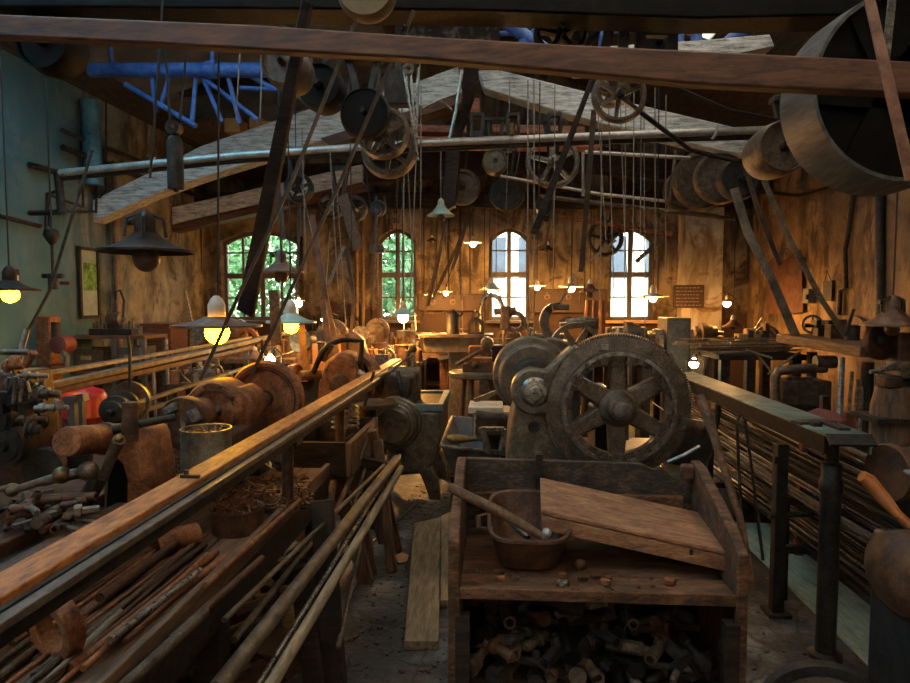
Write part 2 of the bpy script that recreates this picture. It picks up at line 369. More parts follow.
for i, (xa, xb, zs, zp, zt, arc) in enumerate(wins):
    t = thing('window_%d' % (i+1), WL[i], 'window', ((xa+xb)/2, YB+.2, zs), None, 'structure')
    f = MB(); w = .055; y = YB+.12
    inner = [(xa+w+(xb-xa-2*w)*k/10, zp-.02+(zt-zp)*(1-((k-5)/5)**2)-w*.6) for k in range(11)]
    outer = [(xa, y, zs)]+[(x, y, z) for x, z in arc]+[(xb, y, zs)]
    inn = [(xa+w, y, zs+w)]+[(x, y, z) for x, z in inner]+[(xb-w, y, zs+w)]
    f.ringprism(outer, inn, (0,.07,0))
    zm = zs+(zt-zs)*.5
    f.box(((xa+xb)/2, y+.03, zm), (xb-xa, .08, .09))
    cols = [.25,.5,.75] if i == 0 else [.5]
    for k in cols:
        f.box((xa+(xb-xa)*k, y+.035, (zs+zt)/2-.02), (.075 if k == .5 else .035, .06, zt-zs-.06))
    f.build('window_frame', frame_m, t)
    bs = MB()
    for zq in ((zs+zm)/2, (zm+zt)/2+.02): bs.box(((xa+xb)/2, y+.035, zq), (xb-xa, .035, .028))
    bs.build('glazing_bar', frame_m, t)
    MB().box(((xa+xb)/2, YB+.16, (zs+zt)/2), (xb-xa, .006, zt-zs)).build('pane', glass, t)
    MB().box(((xa+xb)/2, YB-.02, zs-.03), (xb-xa+.16, .3, .05)).build('window_sill', pale if i == 3 else frame_m, t, .01)
    # raised plaster surround
    so = MB(); o2 = [(xa-.1, YB-.03, zs)]+[(xa-.1+(xb-xa+.2)*k/10, YB-.03, zp+.06+(zt-zp+.04)*(1-((k-5)/5)**2)) for k in range(11)]+[(xb+.1, YB-.03, zs)]
    i2 = [(xa, YB-.03, zs)]+[(x, YB-.03, z) for x, z in arc]+[(xb, YB-.03, zs)]
    n = len(o2)
    for k in range(n-1):
        so.prism([o2[k], o2[k+1], i2[k+1], i2[k]], (0,.035,0))
    so.build('window_surround', pl_back, t)
# pale pilaster on the end wall
pa, pb = P(677, 300, YB), P(716, 300, YB)
structure(MB().box(((pa.x+pb.x)/2, YB-.15, 1.8), (pb.x-pa.x, .3, 3.6)), 'trim_1', plaster('pale_pilaster_plaster', ((150,142,122),(186,178,158)), (120,104,80), (110,84,56)), 'pale plaster pilaster between last window and corner', 'pilaster')
# roof: opaque boarding with glazed strips
def slope(mb, x0, x1, y0, y1, t=.08):
    z0, z1 = roofz(x0), roofz(x1)
    mb.hexa([(x0,y0,z0),(x1,y0,z1),(x1,y1,z1),(x0,y1,z0)], [(x0,y0,z0+t),(x1,y0,z1+t),(x1,y1,z1+t),(x0,y1,z0+t)])
rb = MB(); y0, y1 = YF-.3, YB+.35
slope(rb, XL-.4, -4.9, y0, y1); slope(rb, -1.7, AX, 5.2, y1); slope(rb, AX, .4, y0, y1); slope(rb, 2.6, XR+.4, y0, y1)
slope(rb, .4, 2.6, 8.4, y1)
roof = structure(rb, 'ceiling', M('dark_roof_boarding', [(40,34,28),(70,60,50),(96,84,70)], 4, (.7,.9), 0, .3, (8,1,8)), 'dark boarded gable roof above the overhead shafting', 'ceiling')
def glazing(n, x0, x1, ya, yb, mat, label):
    t = thing('window_%d' % n, label, 'skylight', ((x0+x1)/2, (ya+yb)/2, roofz(x0)), None, 'structure')
    g = MB(); slope(g, x0, x1, ya, yb, .012); g.build('pane', mat, t)
    b = MB(); k = int((yb-ya)/.6)
    for i in range(k+1):
        y = ya+(yb-ya)*i/k; b.bar((x0,y,roofz(x0)-.02), (x1,y,roofz(x1)-.02), .04, .05)
    b.build('glazing_bar', irond, t)
glazing(5, -4.9, -2.6, YF-.3, 6.4, sheetb, 'bluish roof light over the near teal wall')
rs = MB()
for k in range(16): slope(rs, -4.9+.2*k, -4.7+.2*k, 6.4 if k < 12 else 5.2, y1, .05 if k % 2 else .08)
slope(rs, -2.6, -2.5, 5.2, 6.4)
structure(rs, 'ceiling_panel', ribbed, 'grey ribbed roof sheeting above the blue steel truss', 'ceiling')
glazing(6, -2.6, AX, YF-.3, 5.2, sheet, 'added roof light near the ridge, to fill the foreground')  # added overhead, out of view, to light the foreground tops
glazing(7, .4, 2.6, YF-.3, 8.4, sheet, 'added roof light above the steel bar rack, for fill')  # added for more daylight from this slope
# ---------------------------------------------------------------- outside
EX = 'outside the end wall windows'
structure(MB().box((0, 24, -.2), (60, 24, .2)), 'ground', lawn, 'green yard ground outside the end wall windows', 'ground')
def tree(x, y, h, r, label):
    t = thing('tree', label, 'tree', (x, y, 0), 'trees outside the windows')
    MB().path([(x,y,-.15),(x+.05,y,h*.5),(x,y+.1,h*.8)], [.16,.11,.05]).build('trunk', bark, t)
    m = MB()
    for _ in range(4400):
        d = V((R.gauss(0,1), R.gauss(0,1), R.gauss(0,1))).normalized()*r*R.random()**.4
        c = V((x, y, h*.62))+V((d.x, d.y, d.z*1.25)); s = R.uniform(.05,.12)
        u = V((R.gauss(0,1), R.gauss(0,1), R.gauss(0,1))).normalized()*s; w = u.orthogonal().normalized()*s*.6
        m.add([c-u, c+w, c+u, c-w], [(0,1,2,3)])
    m.build('crown', leafm, t)
tree(-6.6, 17, 4.6, 1.9, 'green tree seen through the wide arched window')
tree(-3.0, 16, 4.4, 1.6, 'bright green tree seen through the second arched window')
tree(-2.3, 19, 3.6, 1.2, 'smaller green tree at the edge of the second arched window')
def house(x0, x1, y, h, label, cols, group=None):
    t = thing('house', label, 'house', ((x0+x1)/2, y, -.1), group)
    MB().box(((x0+x1)/2, y+1.5, h/2-.1), (x1-x0, 3, h)).build('wall', facade, t)
    MB().prism([(x0-.2,y-.3,h-.1),(x1+.2,y-.3,h-.1),(x1+.2,y+1.5,h+1.2),(x0-.2,y+1.5,h+1.2)], (0,0,.12)).build('roof', redd, t)
    for xx in cols:
        for zz in (3.1, 5.0):
            MB().box((xx, y, zz), (.55, .1, 1.3)).build('window', slate, t)
house(-.4, 8, 20.8, 6, 'cream house with grey windows seen through the two windows by the gear machine', (0, .95, 3.75, 4.9))
house(-12, -5, 21, 5, 'pale house behind the tree at the wide arched window', (-10.2, -8.6, -7))
# ---------------------------------------------------------------- world
w = bpy.data.worlds.new('sky'); bpy.context.scene.world = w; w.use_nodes = True
bg = w.node_tree.nodes['Background']; bg.inputs[0].default_value = (.93,.96,.98,1); bg.inputs[1].default_value = 12
vs = bpy.context.scene.view_settings
vs.view_transform = 'Standard'; vs.look = 'None'; vs.gamma = 1; vs.exposure = .55; vs.use_curve_mapping = False

# ================================================================= ROOF TIMBERS
def timber_px(name, pts, Y, depth, mat, label, cat='beam', kind='structure', bevel=.01):
    """a sawn timber whose front face passes these points of the hall at distance Y"""
    Ys = Y if isinstance(Y, (list, tuple)) else [Y]*len(pts)
    q = [P(a, b, y) for (a, b), y in zip(pts, Ys)]
    return solo(MB().prism(q, (0, depth, 0)), name, mat, label, cat, None, bevel, kind)
timber_px('ceiling_beam', [(-40,12),(250,24),(430,36),(570,44),(960,63),(960,96),(700,84),(430,59),(150,43),(-40,34)], [2.9,2.85,2.8,2.75,2.6,2.6,2.7,2.8,2.87,2.9], .07, woodred, 'red-brown timber crossing the whole hall nearest overhead')
timber_px('ceiling_beam', [(-60,-34),(480,-30),(960,-30),(960,12),(700,18),(480,10),(-60,6)], 3.3, .2, soot_shade, 'timber just above the red-brown crossing beam, its shade put into the colour')  # near-black colour carries the shade over the crossing beam
timber_px('ceiling_beam', [(395,8),(500,10),(500,44),(395,40)], 3.6, .25, M('flaking_whitewashed_timber', [(38,32,28),(54,46,40),(150,142,128)], 6, (.7,.9), 0, .4), 'dark timber block with flaking whitewash above crossing beam')
timber_px('ceiling_beam', [(575,48),(700,40),(770,34),(775,46),(700,62),(575,70)], 6.2, .25, woodgrey, 'short grey timber glimpsed above the red-brown crossing beam')
# main truss of weathered rafters
t = thing('roof_truss', 'weathered grey timber truss spanning the hall under the roof', 'roof truss', P(468, 150, 8.3), None, 'structure')
def tpx(pts, Y, d): 
    return MB().prism([P(a, b, Y) for a, b in pts], (0, d, 0))
tpx([(80,206),(150,172),(200,146),(320,105),(400,88),(458,66),(462,92),(400,115),(330,138),(200,178),(150,196),(80,228)], 8.3, .28).build('rafter', woodgrey, t, .015)
tpx([(478,70),(500,70),(620,100),(730,126),(790,140),(790,166),(700,146),(612,126),(560,112),(484,88)], 8.3, .28).build('rafter', woodgrey, t, .015)
tpx([(320,138),(462,94),(462,103),(330,146)], 8.28, .3).build('rafter_batten', woodred, t, .01)
t = thing('roof_truss', 'pale timber truss with brown underside close to the end wall', 'roof truss', P(468, 180, 10.5), None, 'structure')
tpx([(150,212),(240,192),(362,164),(362,182),(250,206),(150,230)], 10.4, .25).build('rafter', woodgrey, t, .015)
tpx([(150,230),(362,182),(366,188),(150,237)], 10.38, .28).build('rafter_batten', woodred, t, .01)
tpx([(362,150),(560,140),(770,172),(770,192),(560,168),(362,182)], 10.5, .22).build('tie_beam', wooddk, t, .015)
timber_px('ceiling_beam', [(465,64),(482,70),(462,130),(455,205),(441,214),(446,150)], 8.7, .2, wooddk, 'gnarled dark timber post hanging from the truss apex')
timber_px('ceiling_beam', [(190,192),(470,192),(750,192),(750,208),(470,207),(190,208)], 11.2, .2, wooddk, 'dark wall plate timber running above the end wall windows')
timber_px('ceiling_beam', [(190,166),(470,160),(560,160),(560,172),(470,172),(190,178)], 11, .2, wooddk, 'dark upper joist above the wall plate at the end wall')
timber_px('ceiling_beam', [(60,92),(300,70),(300,80),(60,106)], 9.2, .2, irond, 'thin dark steel purlin behind the blue truss')
# loft boards
for k, (a, b, y, h, lb) in enumerate([(412,600,136,9,'lowest'), (405,470,124,7,'middle'), (492,585,124,8,'widest upper'), (418,480,96,16,'thick')]):
    timber_px('loft_board', [(a,y),(b,y+2),(b,y+2+h),(a,y+h)], 10+.1*k, .35, brickred, '%s old board in the loft under the truss, salmon light in its colour' % lb, 'board', 'thing')
timber_px('loft_board', [(180,120),(262,118),(262,130),(180,134)], 9.7, .8, wood, 'brown loft decking under the sawn timber ends', 'board', 'thing')
for a, b, w_, h_, lb in [(224,118,16,14,'left of three'), (249,117,12,12,'middle of three'), (261,121,10,10,'right of three')]:
    timber_px('sawn_timber', [(a,b),(a+w_,b),(a+w_,b+h_),(a,b+h_)], 9.4, 1.2, pale, 'pale squared timber end in the loft, %s' % lb, 'timber', 'thing')
# blue steel truss at the roof light
t = thing('steel_truss', 'bright blue tubular steel truss beneath the roof light', 'steel truss', P(200, 70, 7.5), None, 'structure')
def tb(a, b, r, Ya, Yb=None, mat=None):
    return MB().tube(P(*a, Ya-1.7), P(*b, (Yb or Ya)-1.7), r*(.82 if r > .06 else .6), n=12)
tb((90,70),(300,70), .1, 9.1).build('chord', blue, t)
tb((102,36),(300,36), .07, 9.6).build('chord', blue, t)
tb((125,84),(196,126), .05, 9.1).build('brace', blue, t)
for a, b in [((110,40),(112,72)), ((152,76),(156,112)), ((170,76),(160,108)), ((196,76),(192,122)), ((202,76),(222,122)), ((212,62),(212,30)), ((206,80),(258,120)), ((228,76),(240,124)), ((240,88),(285,90)), ((276,90),(240,70))]:
    tb(a, b, .045, 9.15).build('strut', blue, t)
MB().tube(P(207,70,7.4), P(217,70,7.4), .1).build('joint_sleeve', blue, t)
t = thing('steel_truss', 'blue steel bracing glimpsed above the crossing beam in the ridge', 'steel truss', P(640, 40, 7.5), None, 'structure')
for a, b, r in [((505,22),(560,60),.09), ((520,45),(552,20),.07), ((604,16),(600,60),.06), ((679,18),(678,50),.08), ((697,18),(696,50),.08), ((726,48),(760,16),.12), ((580,30),(600,70),.06)]:
    tb(a, b, r, 9.4).build('strut', blue, t)
tb((490,34),(800,26), .05, 9.6).build('chord', blue, t)
# left wall pipes
def pipe(name, pts, r, mat, label, cat='pipe', group=None):
    return solo(MB().path(pts, r, 10), name, mat, label, cat, group)
pipe('drain_pipe', [(XL+.14, 8.1, 4.25), (XL+.14, 8.1, 3.8), (XL+.14, 8.12, 3.2)], .11, pipeblue, 'teal painted downpipe high on the teal wall')
pipe('wall_pipe', [(XL+.1, 7.6, 3.75), (XL+.1, 9.5, 3.75), (XL+.1, 11.3, 3.75)], .03, irond, 'upper thin dark pipe along the top of the picture wall')
pipe('wall_pipe', [(XL+.1, 7.6, 3.55), (XL+.1, 9.5, 3.52), (XL+.1, 11.3, 3.55)], .04, irond, 'lower thicker dark pipe along the top of the picture wall')
def lw(px, py): return PX(px, py, XL+.05)
pipe('conduit', [lw(98,150), lw(96,212), lw(50,212), lw(49,226)], .018, irond, 'dark bent conduit on the teal wall above the hanging weight')
pipe('conduit', [lw(83,178), lw(83,207), lw(47,194), lw(46,230)], .018, irond, 'second dark bent conduit beside the downpipe')
pipe('wall_pipe', [lw(30,165), lw(56,172)], .035, irond, 'short dark pipe stub near the shaft bracket')
pipe('wall_pipe', [lw(0,216), lw(40,226)], .025, irond, 'thin pipe running off behind the hanging weight on the teal wall')
pipe('hanging_cable', [P(106,100,8.3), P(106,190,8.3), P(100,198,8.3), P(92,192,8.3), P(87,178,8.3)], .012, cordd, 'dark looped cable on the picture wall below the shaft', 'cable')
pipe('wall_pipe', [lw(113,170), lw(113,330)], .02, pipe_wall, 'thin upright pipe on the wall beside the framed picture')
pipe('wall_pipe', [(XL+.12, 8.6, 0), (XL+.12, 8.6, 2.2), (XL+.12, 8.62, 3.6)], .045, pipe_wall, 'grey brown upright pipe behind the hooded dark lamp')
# framed picture of greenery
t = thing('framed_picture', 'tall framed picture with a green garden view on the plaster wall', 'picture', lw(90, 283))
c = [lw(80,246), lw(100,249), lw(100,317), lw(80,320)]
ys = (c[0].y+c[3].y)/2; ye = (c[1].y+c[2].y)/2; zt_ = (c[0].z+c[1].z)/2; zb_ = (c[2].z+c[3].z)/2
X0 = XL+.02
fo = [(X0,ys,zb_),(X0,ye,zb_),(X0,ye,zt_),(X0,ys,zt_)]; q = .04
fi = [(X0,ys+q,zb_+q),(X0,ye-q,zb_+q),(X0,ye-q,zt_-q),(X0,ys+q,zt_-q)]
MB().ringprism(fo, fi, (.035,0,0)).build('frame', irond, t)
MB().prism(fi, (.012,0,0)).build('mount', M('grey_green_mount', [(112,128,120),(150,164,156)], 4, (.3,.5), 0, 0), t)
ym = ys+(ye-ys)*.25
MB().prism([(X0+.013,ym,zb_+.36),(X0+.013,ye-.05,zb_+.36),(X0+.013,ye-.05,zt_-.2),(X0+.013,ym,zt_-.2)], (.004,0,0)).build('print', M('green_garden_print', [(20,44,14),(70,120,40),(150,190,90)], 12, (.4,.6), 0, 0), t)
# right wall fittings
def rw(px, py, d=.05): return PX(px, py, XR-d)
pipe('wall_pipe', [rw(880,-20), rw(880,330)], .05, irond, 'thick dark upright pipe on brown wall above the rusty hooded lamp')
pipe('wall_pipe', [rw(728,235,.1), rw(728,345,.1)], .05, irond, 'dark upright pipe in the corner beside the pale pilaster')
for a, lb in ((733,'nearer the corner'), (740,'farther from the corner')):
    pipe('wall_pipe', [rw(a,195,.12), rw(a,278,.12)], .022, pipe_wall, 'short thin pipe of a pair on the brown wall, %s' % lb)
pipe('wall_pipe', [rw(854,190), rw(849,230), rw(845,250), rw(846,288), rw(840,290), rw(839,315)], .03, irond, 'dark kinked pipe running down the brown wall')
pipe('wall_pipe', [rw(750,215), rw(747,278)], .018, irond, 'thin slanting conduit on the brown wall beside the hanging board')
pipe('wall_pipe', [rw(735,190), rw(800,196), rw(840,184)], .02, irond, 'thin horizontal conduit high on the brown wall')
t = thing('hanging_board', 'brown curling sheet board hung on wall behind the slanting belts', 'board', rw(784, 315))
b_ = MB(); g0 = [rw(766,262,.06), rw(775,261,.09), rw(788,259,.12), rw(801,256,.07)]; g1 = [rw(766,313,.06), rw(775,314,.1), rw(788,314,.1), rw(803,312,.06)]
for k in range(3): b_.hexa([g1[k], g1[k+1], V(g1[k+1])+V((.015,0,0)), V(g1[k])+V((.015,0,0))], [g0[k], g0[k+1], V(g0[k+1])+V((.015,0,0)), V(g0[k])+V((.015,0,0))])
b_.build('sheet', paper, t)
MB().path([rw(770,261,.05), rw(786,248,.03), rw(799,257,.05)], .006, 6).build('hanging_wire', cordd, t)
t = thing('wall_panel', 'small dark board hanging from a wire loop near the kinked pipe', 'board', rw(828, 302))
a0, a1 = rw(824,281,.03), rw(832,301,.03)
MB().box((XR-.03, (a0.y+a1.y)/2, (a0.z+a1.z)/2), (.02, abs(a0.y-a1.y), abs(a0.z-a1.z))).build('panel', irond, t)
MB().path([rw(825,281,.03), rw(827,270,.03), rw(831,281,.03)], .006, 6).build('hanging_wire', cordd, t)
t = thing('switch_box', 'small grey switch box on the brown wall beside hanging board', 'switch box', rw(809, 299))
MB().box(V(rw(809,296,.06)), (.1,.16,.2)).build('body', cabinet, t, .01)
MB().box(V(rw(807,297,.12)), (.03,.03,.07)).build('lever', irond, t)
# slatted dark sign at the corner
t = thing('notice_sign', 'dark reddish notice board with worn writing lines on the pale pilaster', 'notice board', P(689, 308, 11.15))
c0, c1 = P(674,285,11.15), P(704,308,11.15)
MB().box(((c0.x+c1.x)/2, 11.17, (c0.z+c1.z)/2), (c1.x-c0.x, .03, c0.z-c1.z)).build('board', M('dark_red_board', [(40,22,20),(66,40,34)], 5, (.5,.7), 0, .1), t)
ln = MB()
for k in range(6):
    z = c0.z-(k+.8)*(c0.z-c1.z)/6.6; x = c0.x+.04
    while x < c1.x-.08:
        l = R.uniform(.02,.07); ln.box((x+l/2, 11.152, z), (l, .006, .014)); x += l+.02
ln.build('written_line', M('faded_paint_lines', [(110,96,84),(140,124,108)], 10, (.7,.9), 0, 0), t)
# red-brown tool boards on the end wall
for (a, b, y0_, y1_, lb) in [(418,488,294,311,'dark red tool board with hooks on the end wall between the two narrow windows'), (531,606,289,313,'dark red tool board under the lit lamps beside the gear-side window')]:
    t = thing('tool_board', lb, 'tool board', P((a+b)/2, y1_, 11.4))
    c0, c1 = P(a,y0_,11.42), P(b,y1_,11.42)
    MB().box(((c0.x+c1.x)/2, 11.44, (c0.z+c1.z)/2), (c1.x-c0.x, .06, c0.z-c1.z)).build('panel', M('tool_board_wood', [(34,18,13),(58,33,24)], 5, (.5,.7), 0, .2, (1,8,8)), t, .01)
    for k in range(7):
        x = c0.x+(c1.x-c0.x)*(k+.5)/7
        MB().path([(x,11.41,c0.z-.06),(x,11.36,c0.z-.08),(x,11.35,c0.z-.05)], .012, 6).build('hook', iron, t)
        d = MB()
        if k % 2: d.lathe((x,11.38,c0.z-.14), (0,-1,0), [(0,.05),(.015,.05),(.015,.03),(0,.03)], 16, closed=True)
        else: d.path([(x,11.37,c0.z-.09),(x,11.37,c0.z-.27)], .013, 6)
        if k in (1,3,4): solo(d, 'hanging_tool', iron, ('iron ring' if k % 2 else 'iron bar tool')+' hung on the tool board '+('between the narrow windows' if a < 500 else 'by the gear-side window'), 'tool', 'tools on the wall boards')
# radiator
t = thing('radiator', 'old ribbed radiator under the wall between the first two windows', 'radiator', P(335, 345, 11.3))
for k in range(14):
    x = P(313+k*3.2,330,11.3).x
    MB().box((x, 11.32, .95), (.035,.14,1.0)).build('rib', irond, t, .012)
for z in (.5,1.4): MB().tube((P(310,330,11.3).x,11.32,z),(P(358,330,11.3).x,11.32,z), .03).build('header_pipe', irond, t)
for k in (0, 13): MB().box((P(313+k*3.2,330,11.3).x, 11.32, .25), (.04,.12,.5)).build('foot', irond, t)
for a, y0_, lb in [(357,215,'left of the leafy window'), (363,208,'beside the leafy window'), (200,205,'in the corner by the wide window')]:
    pipe('wall_pipe', [P(a,y0_,11.42), P(a,345,11.42)], .035, pipe_wall if a > 300 else irond, 'upright pipe on the end wall, %s' % lb)
pipe('wall_pipe', [P(460,196,11.4), P(461,300,11.4)], .02, irond, 'thin upright conduit on the end wall, middle of the hall')
for a in (424, 437, 449, 470): pipe('wall_pipe', [P(a,208,11.45), P(a,296,11.45)], .011, irond, 'one of the thin conduits side by side on the end wall above the tool board', 'pipe', 'thin conduits above the tool board')
# ================================================================= OVERHEAD SHAFTING
YD = V((0,1,0))
def spokes_mb(c, y0, y1, r0, r1, n, w, ph=0):
    m = MB()
    for k in range(n):
        a = ph+2*PI*k/n; d = V((math.cos(a), 0, math.sin(a))); s = V((-math.sin(a), 0, math.cos(a)))
        p, q = V(c)+d*r0, V(c)+d*r1; w0, w1 = w*.6, w*.42
        m.hexa([p-s*w0+YD*y0, p+s*w0+YD*y0, p+s*w0+YD*y1, p-s*w0+YD*y1], [q-s*w1+YD*y0, q+s*w1+YD*y0, q+s*w1+YD*y1, q-s*w1+YD*y1])
    return m
def pulley(px, py, rpx, Y, width, label, mat=iron, n=0, rim=.14, name='hanging_pulley', hub=.2, group=None, mat2=None, dome=0, shaft=.0, cat='pulley'):
    """a pulley seen end-on; n spokes, or a solid web when n is 0"""
    c = P(px, py, Y); r = rpx*S(Y)
    t = thing(name, label, cat, c, group)
    m = MB(); cr = .015*r/.2
    if n:
        m.lathe(c, YD, [(0,r*.985),(width*.5,r+cr),(width,r*.985),(width,r*(1-rim)),(0,r*(1-rim))], 40, closed=True)
        m.build('rim', mat, t)
        spokes_mb(c, width*.35, width*.65, r*hub*.8, r*(1-rim*.6), n, r*.16, .4).build('spoke_web', mat2 or mat, t)
    else:
        m.lathe(c, YD, [(0,r*.97),(.006,r*.985),(width*.5,r+cr),(width,r*.985),(width,r*(1-rim)),(width*.7,r*(1-rim)),(width*.7,.02)], 40, caps=False)
        m.lathe(c, YD, [(0,r*.97),(-.0,r*(1-rim)),(width*.12,r*(1-rim)-.004),(width*.12+dome,r*hub)], 40, caps=False)
        m.build('rim', mat, t)
    MB().lathe(c-YD*.03, YD, [(0,r*hub*.8),(.01,r*hub),(width+.05,r*hub),(width+.06,r*hub*.8)], 20).build('hub', mat2 or mat, t)
    MB().tube(c-YD*.07, c+YD*(width+.12+shaft), max(.018, r*.07), n=10).build('shaft_stub', irond, t)
    return t
def hanger(px, py, Y, top, label, w=.1):
    """cast iron bracket that carries a shaft from the timbers"""
    c = P(px, py, Y); zt = P(px, top, Y).z
    t = thing('shaft_hanger', label, 'hanger bracket', (c.x, c.y, zt))
    m = MB(); m.bar((c.x-w, c.y, zt), (c.x-.03, c.y, c.z+.03), .05, .05, (0,1,0)); m.bar((c.x+w, c.y, zt), (c.x+.03, c.y, c.z+.03), .05, .05, (0,1,0))
    m.box((c.x, c.y, zt), (w*2.6,.12,.05)); m.build('bracket', irond, t, .008)
    MB().lathe(c-V((0,.05,0)), YD, [(0,.035),(.0,.07),(.1,.07),(.1,.035)], 16, closed=True).build('bearing', iron, t)
# main long pipe shaft
t = thing('hanging_line_shaft', 'long bright overhead pipe shaft running across the whole hall', 'shaft', P(420,142,7))
MB().path([P(60,173,6.9), P(240,155,7), P(420,143,7.05), P(600,136,7.1), P(764,130,7.1)], .04, 14).build('shaft', silver, t)
MB().path([P(60,178,6.95), P(240,160,7.05), P(420,149,7.1), P(600,141,7.15), P(764,136,7.15)], .035, 10).build('support_bar', irond, t)
for px, py in ((718,131),(155,163)):
    MB().path([P(px-6,py+8,6.98), P(px-2,py+3,6.95), P(px,py-6,6.95)], .014, 6).build('clamp', silver, t)
t = thing('shaft_bracket', 'dark iron bracket holding the end of the long shaft at the teal wall', 'bracket', P(62,176,6.95))
MB().path([P(58,172,6.95), P(62,214,6.95)], .045, 10).build('upright', irond, t)
MB().path([P(62,212,6.95), P(36,213,6.95), lw(30,213)], .03, 8).build('arm', irond, t)
MB().path([P(47,212,6.95), P(48,194,6.95), P(60,190,6.95)], .02, 8).build('stay', irond, t)
# other long rods behind
def rod(name, pts, r, mat, label, cat='rod', group=None, n=8): return solo(MB().path(pts, r, n), name, mat, label, cat, group)
rod('hanging_rod', [P(500,176,8.5), P(600,194,8.5), P(700,205,8.5)], .02, silver, 'thin bright rod sloping below the long shaft near the hall centre')
rod('hanging_rod', [P(540,196,8.9), P(640,208,8.9), P(716,216,8.9)], .03, castg, 'thicker grey pole under the thin bright rod')
rod('hanging_rod', [P(560,217,9.4), P(672,234,9.4)], .03, rust, 'rust-brown pole above the window beside the grey cabinet')
rod('hanging_rod', [P(585,152,8), P(690,158,8)], .022, silver, 'short bright rod just below the right part of the long shaft')
rod('hanging_rod', [P(640,208,8.2), P(735,219,8.2)], .025, castg, 'grey brown pole leading to the corner pulleys')
rod('hanging_rod', [P(676,150,8.4), P(668,215,8.4)], .02, castg, 'short upright rod beside the corner pulleys')
rod('hanging_rod', [P(583,152,8), P(583,196,8)], .018, silver, 'short upright bright rod under the right part of the shaft')
rod('hanging_rod', [P(635,108,5.2), P(690,150,5.4), P(754,165,5.6)], .02, irond, 'dark thin belt rod sloping to the drum pulley')
rod('hanging_rod', [P(670,85,4.6), P(730,110,5), P(778,120,5.2)], .012, cordd, 'dark wire sagging from the crossing beam to the drum pulley', 'wire')
rod('hanging_rod', [P(413,102,6), P(424,108,6), P(440,100,6), P(452,110,6)], .012, steel, 'thin crooked bright rod near the hanging post')
rod('hanging_rod', [P(462,70,6.5), P(456,110,6.5), P(450,138,6.5)], .018, steel, 'thin bright rod along the hanging post')
# giant pulley
gc = P(912,84,2.95); gr = 90*S(2.95)
t = thing('hanging_pulley', 'giant dark wooden pulley at the upper corner nearest the viewer', 'pulley', gc)
MB().lathe(gc, YD, [(0,gr),(.14,gr*1.035),(.28,gr*1.05),(.28,gr*.95),(0,gr*.96)], 96, closed=True).build('rim', M('grey_brown_pulley_rim', [(48,48,47),(78,78,75),(104,102,97)], 5, (.4,.65), .1, .1, (6,1,6)), t)
spokes_mb(gc, .03, .055, .05, gr*.95, 6, .16).build('spoke_web', soot_shade, t)
MB().lathe(gc+YD*.06, YD, [(0,gr*.96),(.02,gr*.96)], 64).build('web_plate', soot_shade, t)
MB().lathe(gc-YD*.05, YD, [(0,.07),(.3,.07)], 20).build('hub', soot_shade, t)
MB().tube(gc-YD*.1, gc+YD*.45, .03).build('shaft_stub', irond, t)
pulley(787,145,25,4.9,.36,'smooth grey drum pulley beside the giant pulley', iron, 0, .08, mat2=irond)
pulley(742,178,19,7.2,.2,'dark end pulley of the corner cluster, nearest the slanting belts', irond)
pulley(722,177,24,7.6,.14,'middle pulley of the corner cluster with pale rim', iron, 0, .1, mat2=castg)
pulley(704,180,27,8.0,.16,'largest pulley of the corner cluster', iron, 0, .1, mat2=castg)
pulley(686,190,19,8.4,.2,'smallest rear pulley of the corner cluster', iron, 0, .12)
pulley(364,112,24,4.6,.1,'solid dark disc pulley hanging below the crossing beam', soot_shade, 0, .05, hub=.14)
pulley(382,131,25,5.0,.14,'spoked pulley with bright rim behind the solid disc', iron, 5, .1)
pulley(388,148,27,5.3,.15,'lowest large spoked wheel of the central pulley group', iron, 6, .22)
pulley(318,84,22,4.8,.25,'dark drum pulley left of the solid disc', soot_shade, 0, .1)
pulley(281,60,22,4.2,.3,'grey pulley half hidden behind the crossing beam', iron, 0, .1)
pulley(300,82,12,5.4,.3,'small dark pulley behind the slanting pole', irond)
pulley(40,40,28,3.4,.2,'black pulley behind the crossing beam before the teal wall', soot_shade, 0, .1)
pulley(562,28,25,3.5,.16,'black spoked wheel standing above the crossing beam', soot_shade, 5, .14)
pulley(582,18,20,3.8,.16,'black drum beside the spoked wheel above the crossing beam', soot_shade)
pulley(620,94,25,4.4,.08,'open spoked wheel hanging just under the crossing beam', iron, 6, .12)
pulley(612,90,14,4.7,.1,'small inner wheel behind the open spoked wheel', iron, 5, .16)
pulley(660,40,15,4.0,.25,'small black drum on the crossing beam right of the black wheel', soot_shade)
pulley(365,-14,28,2.95,.1,'ochre wooden pulley cut by the top of the view', ochre, 0, .2)
pulley(495,160,12,8,.28,'grey stepped drum pulley below the long shaft', castg, 0, .12)
pulley(553,160,25,7.7,.14,'large thin-rimmed spoked wheel below the shaft, centre right', steeld, 5, .12)
pulley(507,192,17,8.6,.16,'dark disc pulley above the window by the gear machine', irond, 0, .1)
pulley(462,186,17,9,.2,'dark pulley with bright worn lower rim by the hanging post', iron, 0, .2)
pulley(606,238,17,9.6,.14,'spoked wheel in front of the window beside the grey cabinet', irond, 5, .16)
pulley(297,187,14,7.4,.16,'dark spoked pulley above the wide window', irond, 5, .2)
pulley(330,205,13,8,.14,'small dark pulley above the loose paddle, first of two', irond, 5, .2)
pulley(353,208,13,8.2,.14,'small dark pulley above the loose paddle, second of two', irond, 4, .22)
pulley(545,205,9,9,.2,'tiny dark pulley behind the slanting lever', irond)
pulley(377,208,8,8,.1,'small dark pulley above the hanging cylinder weight', irond)
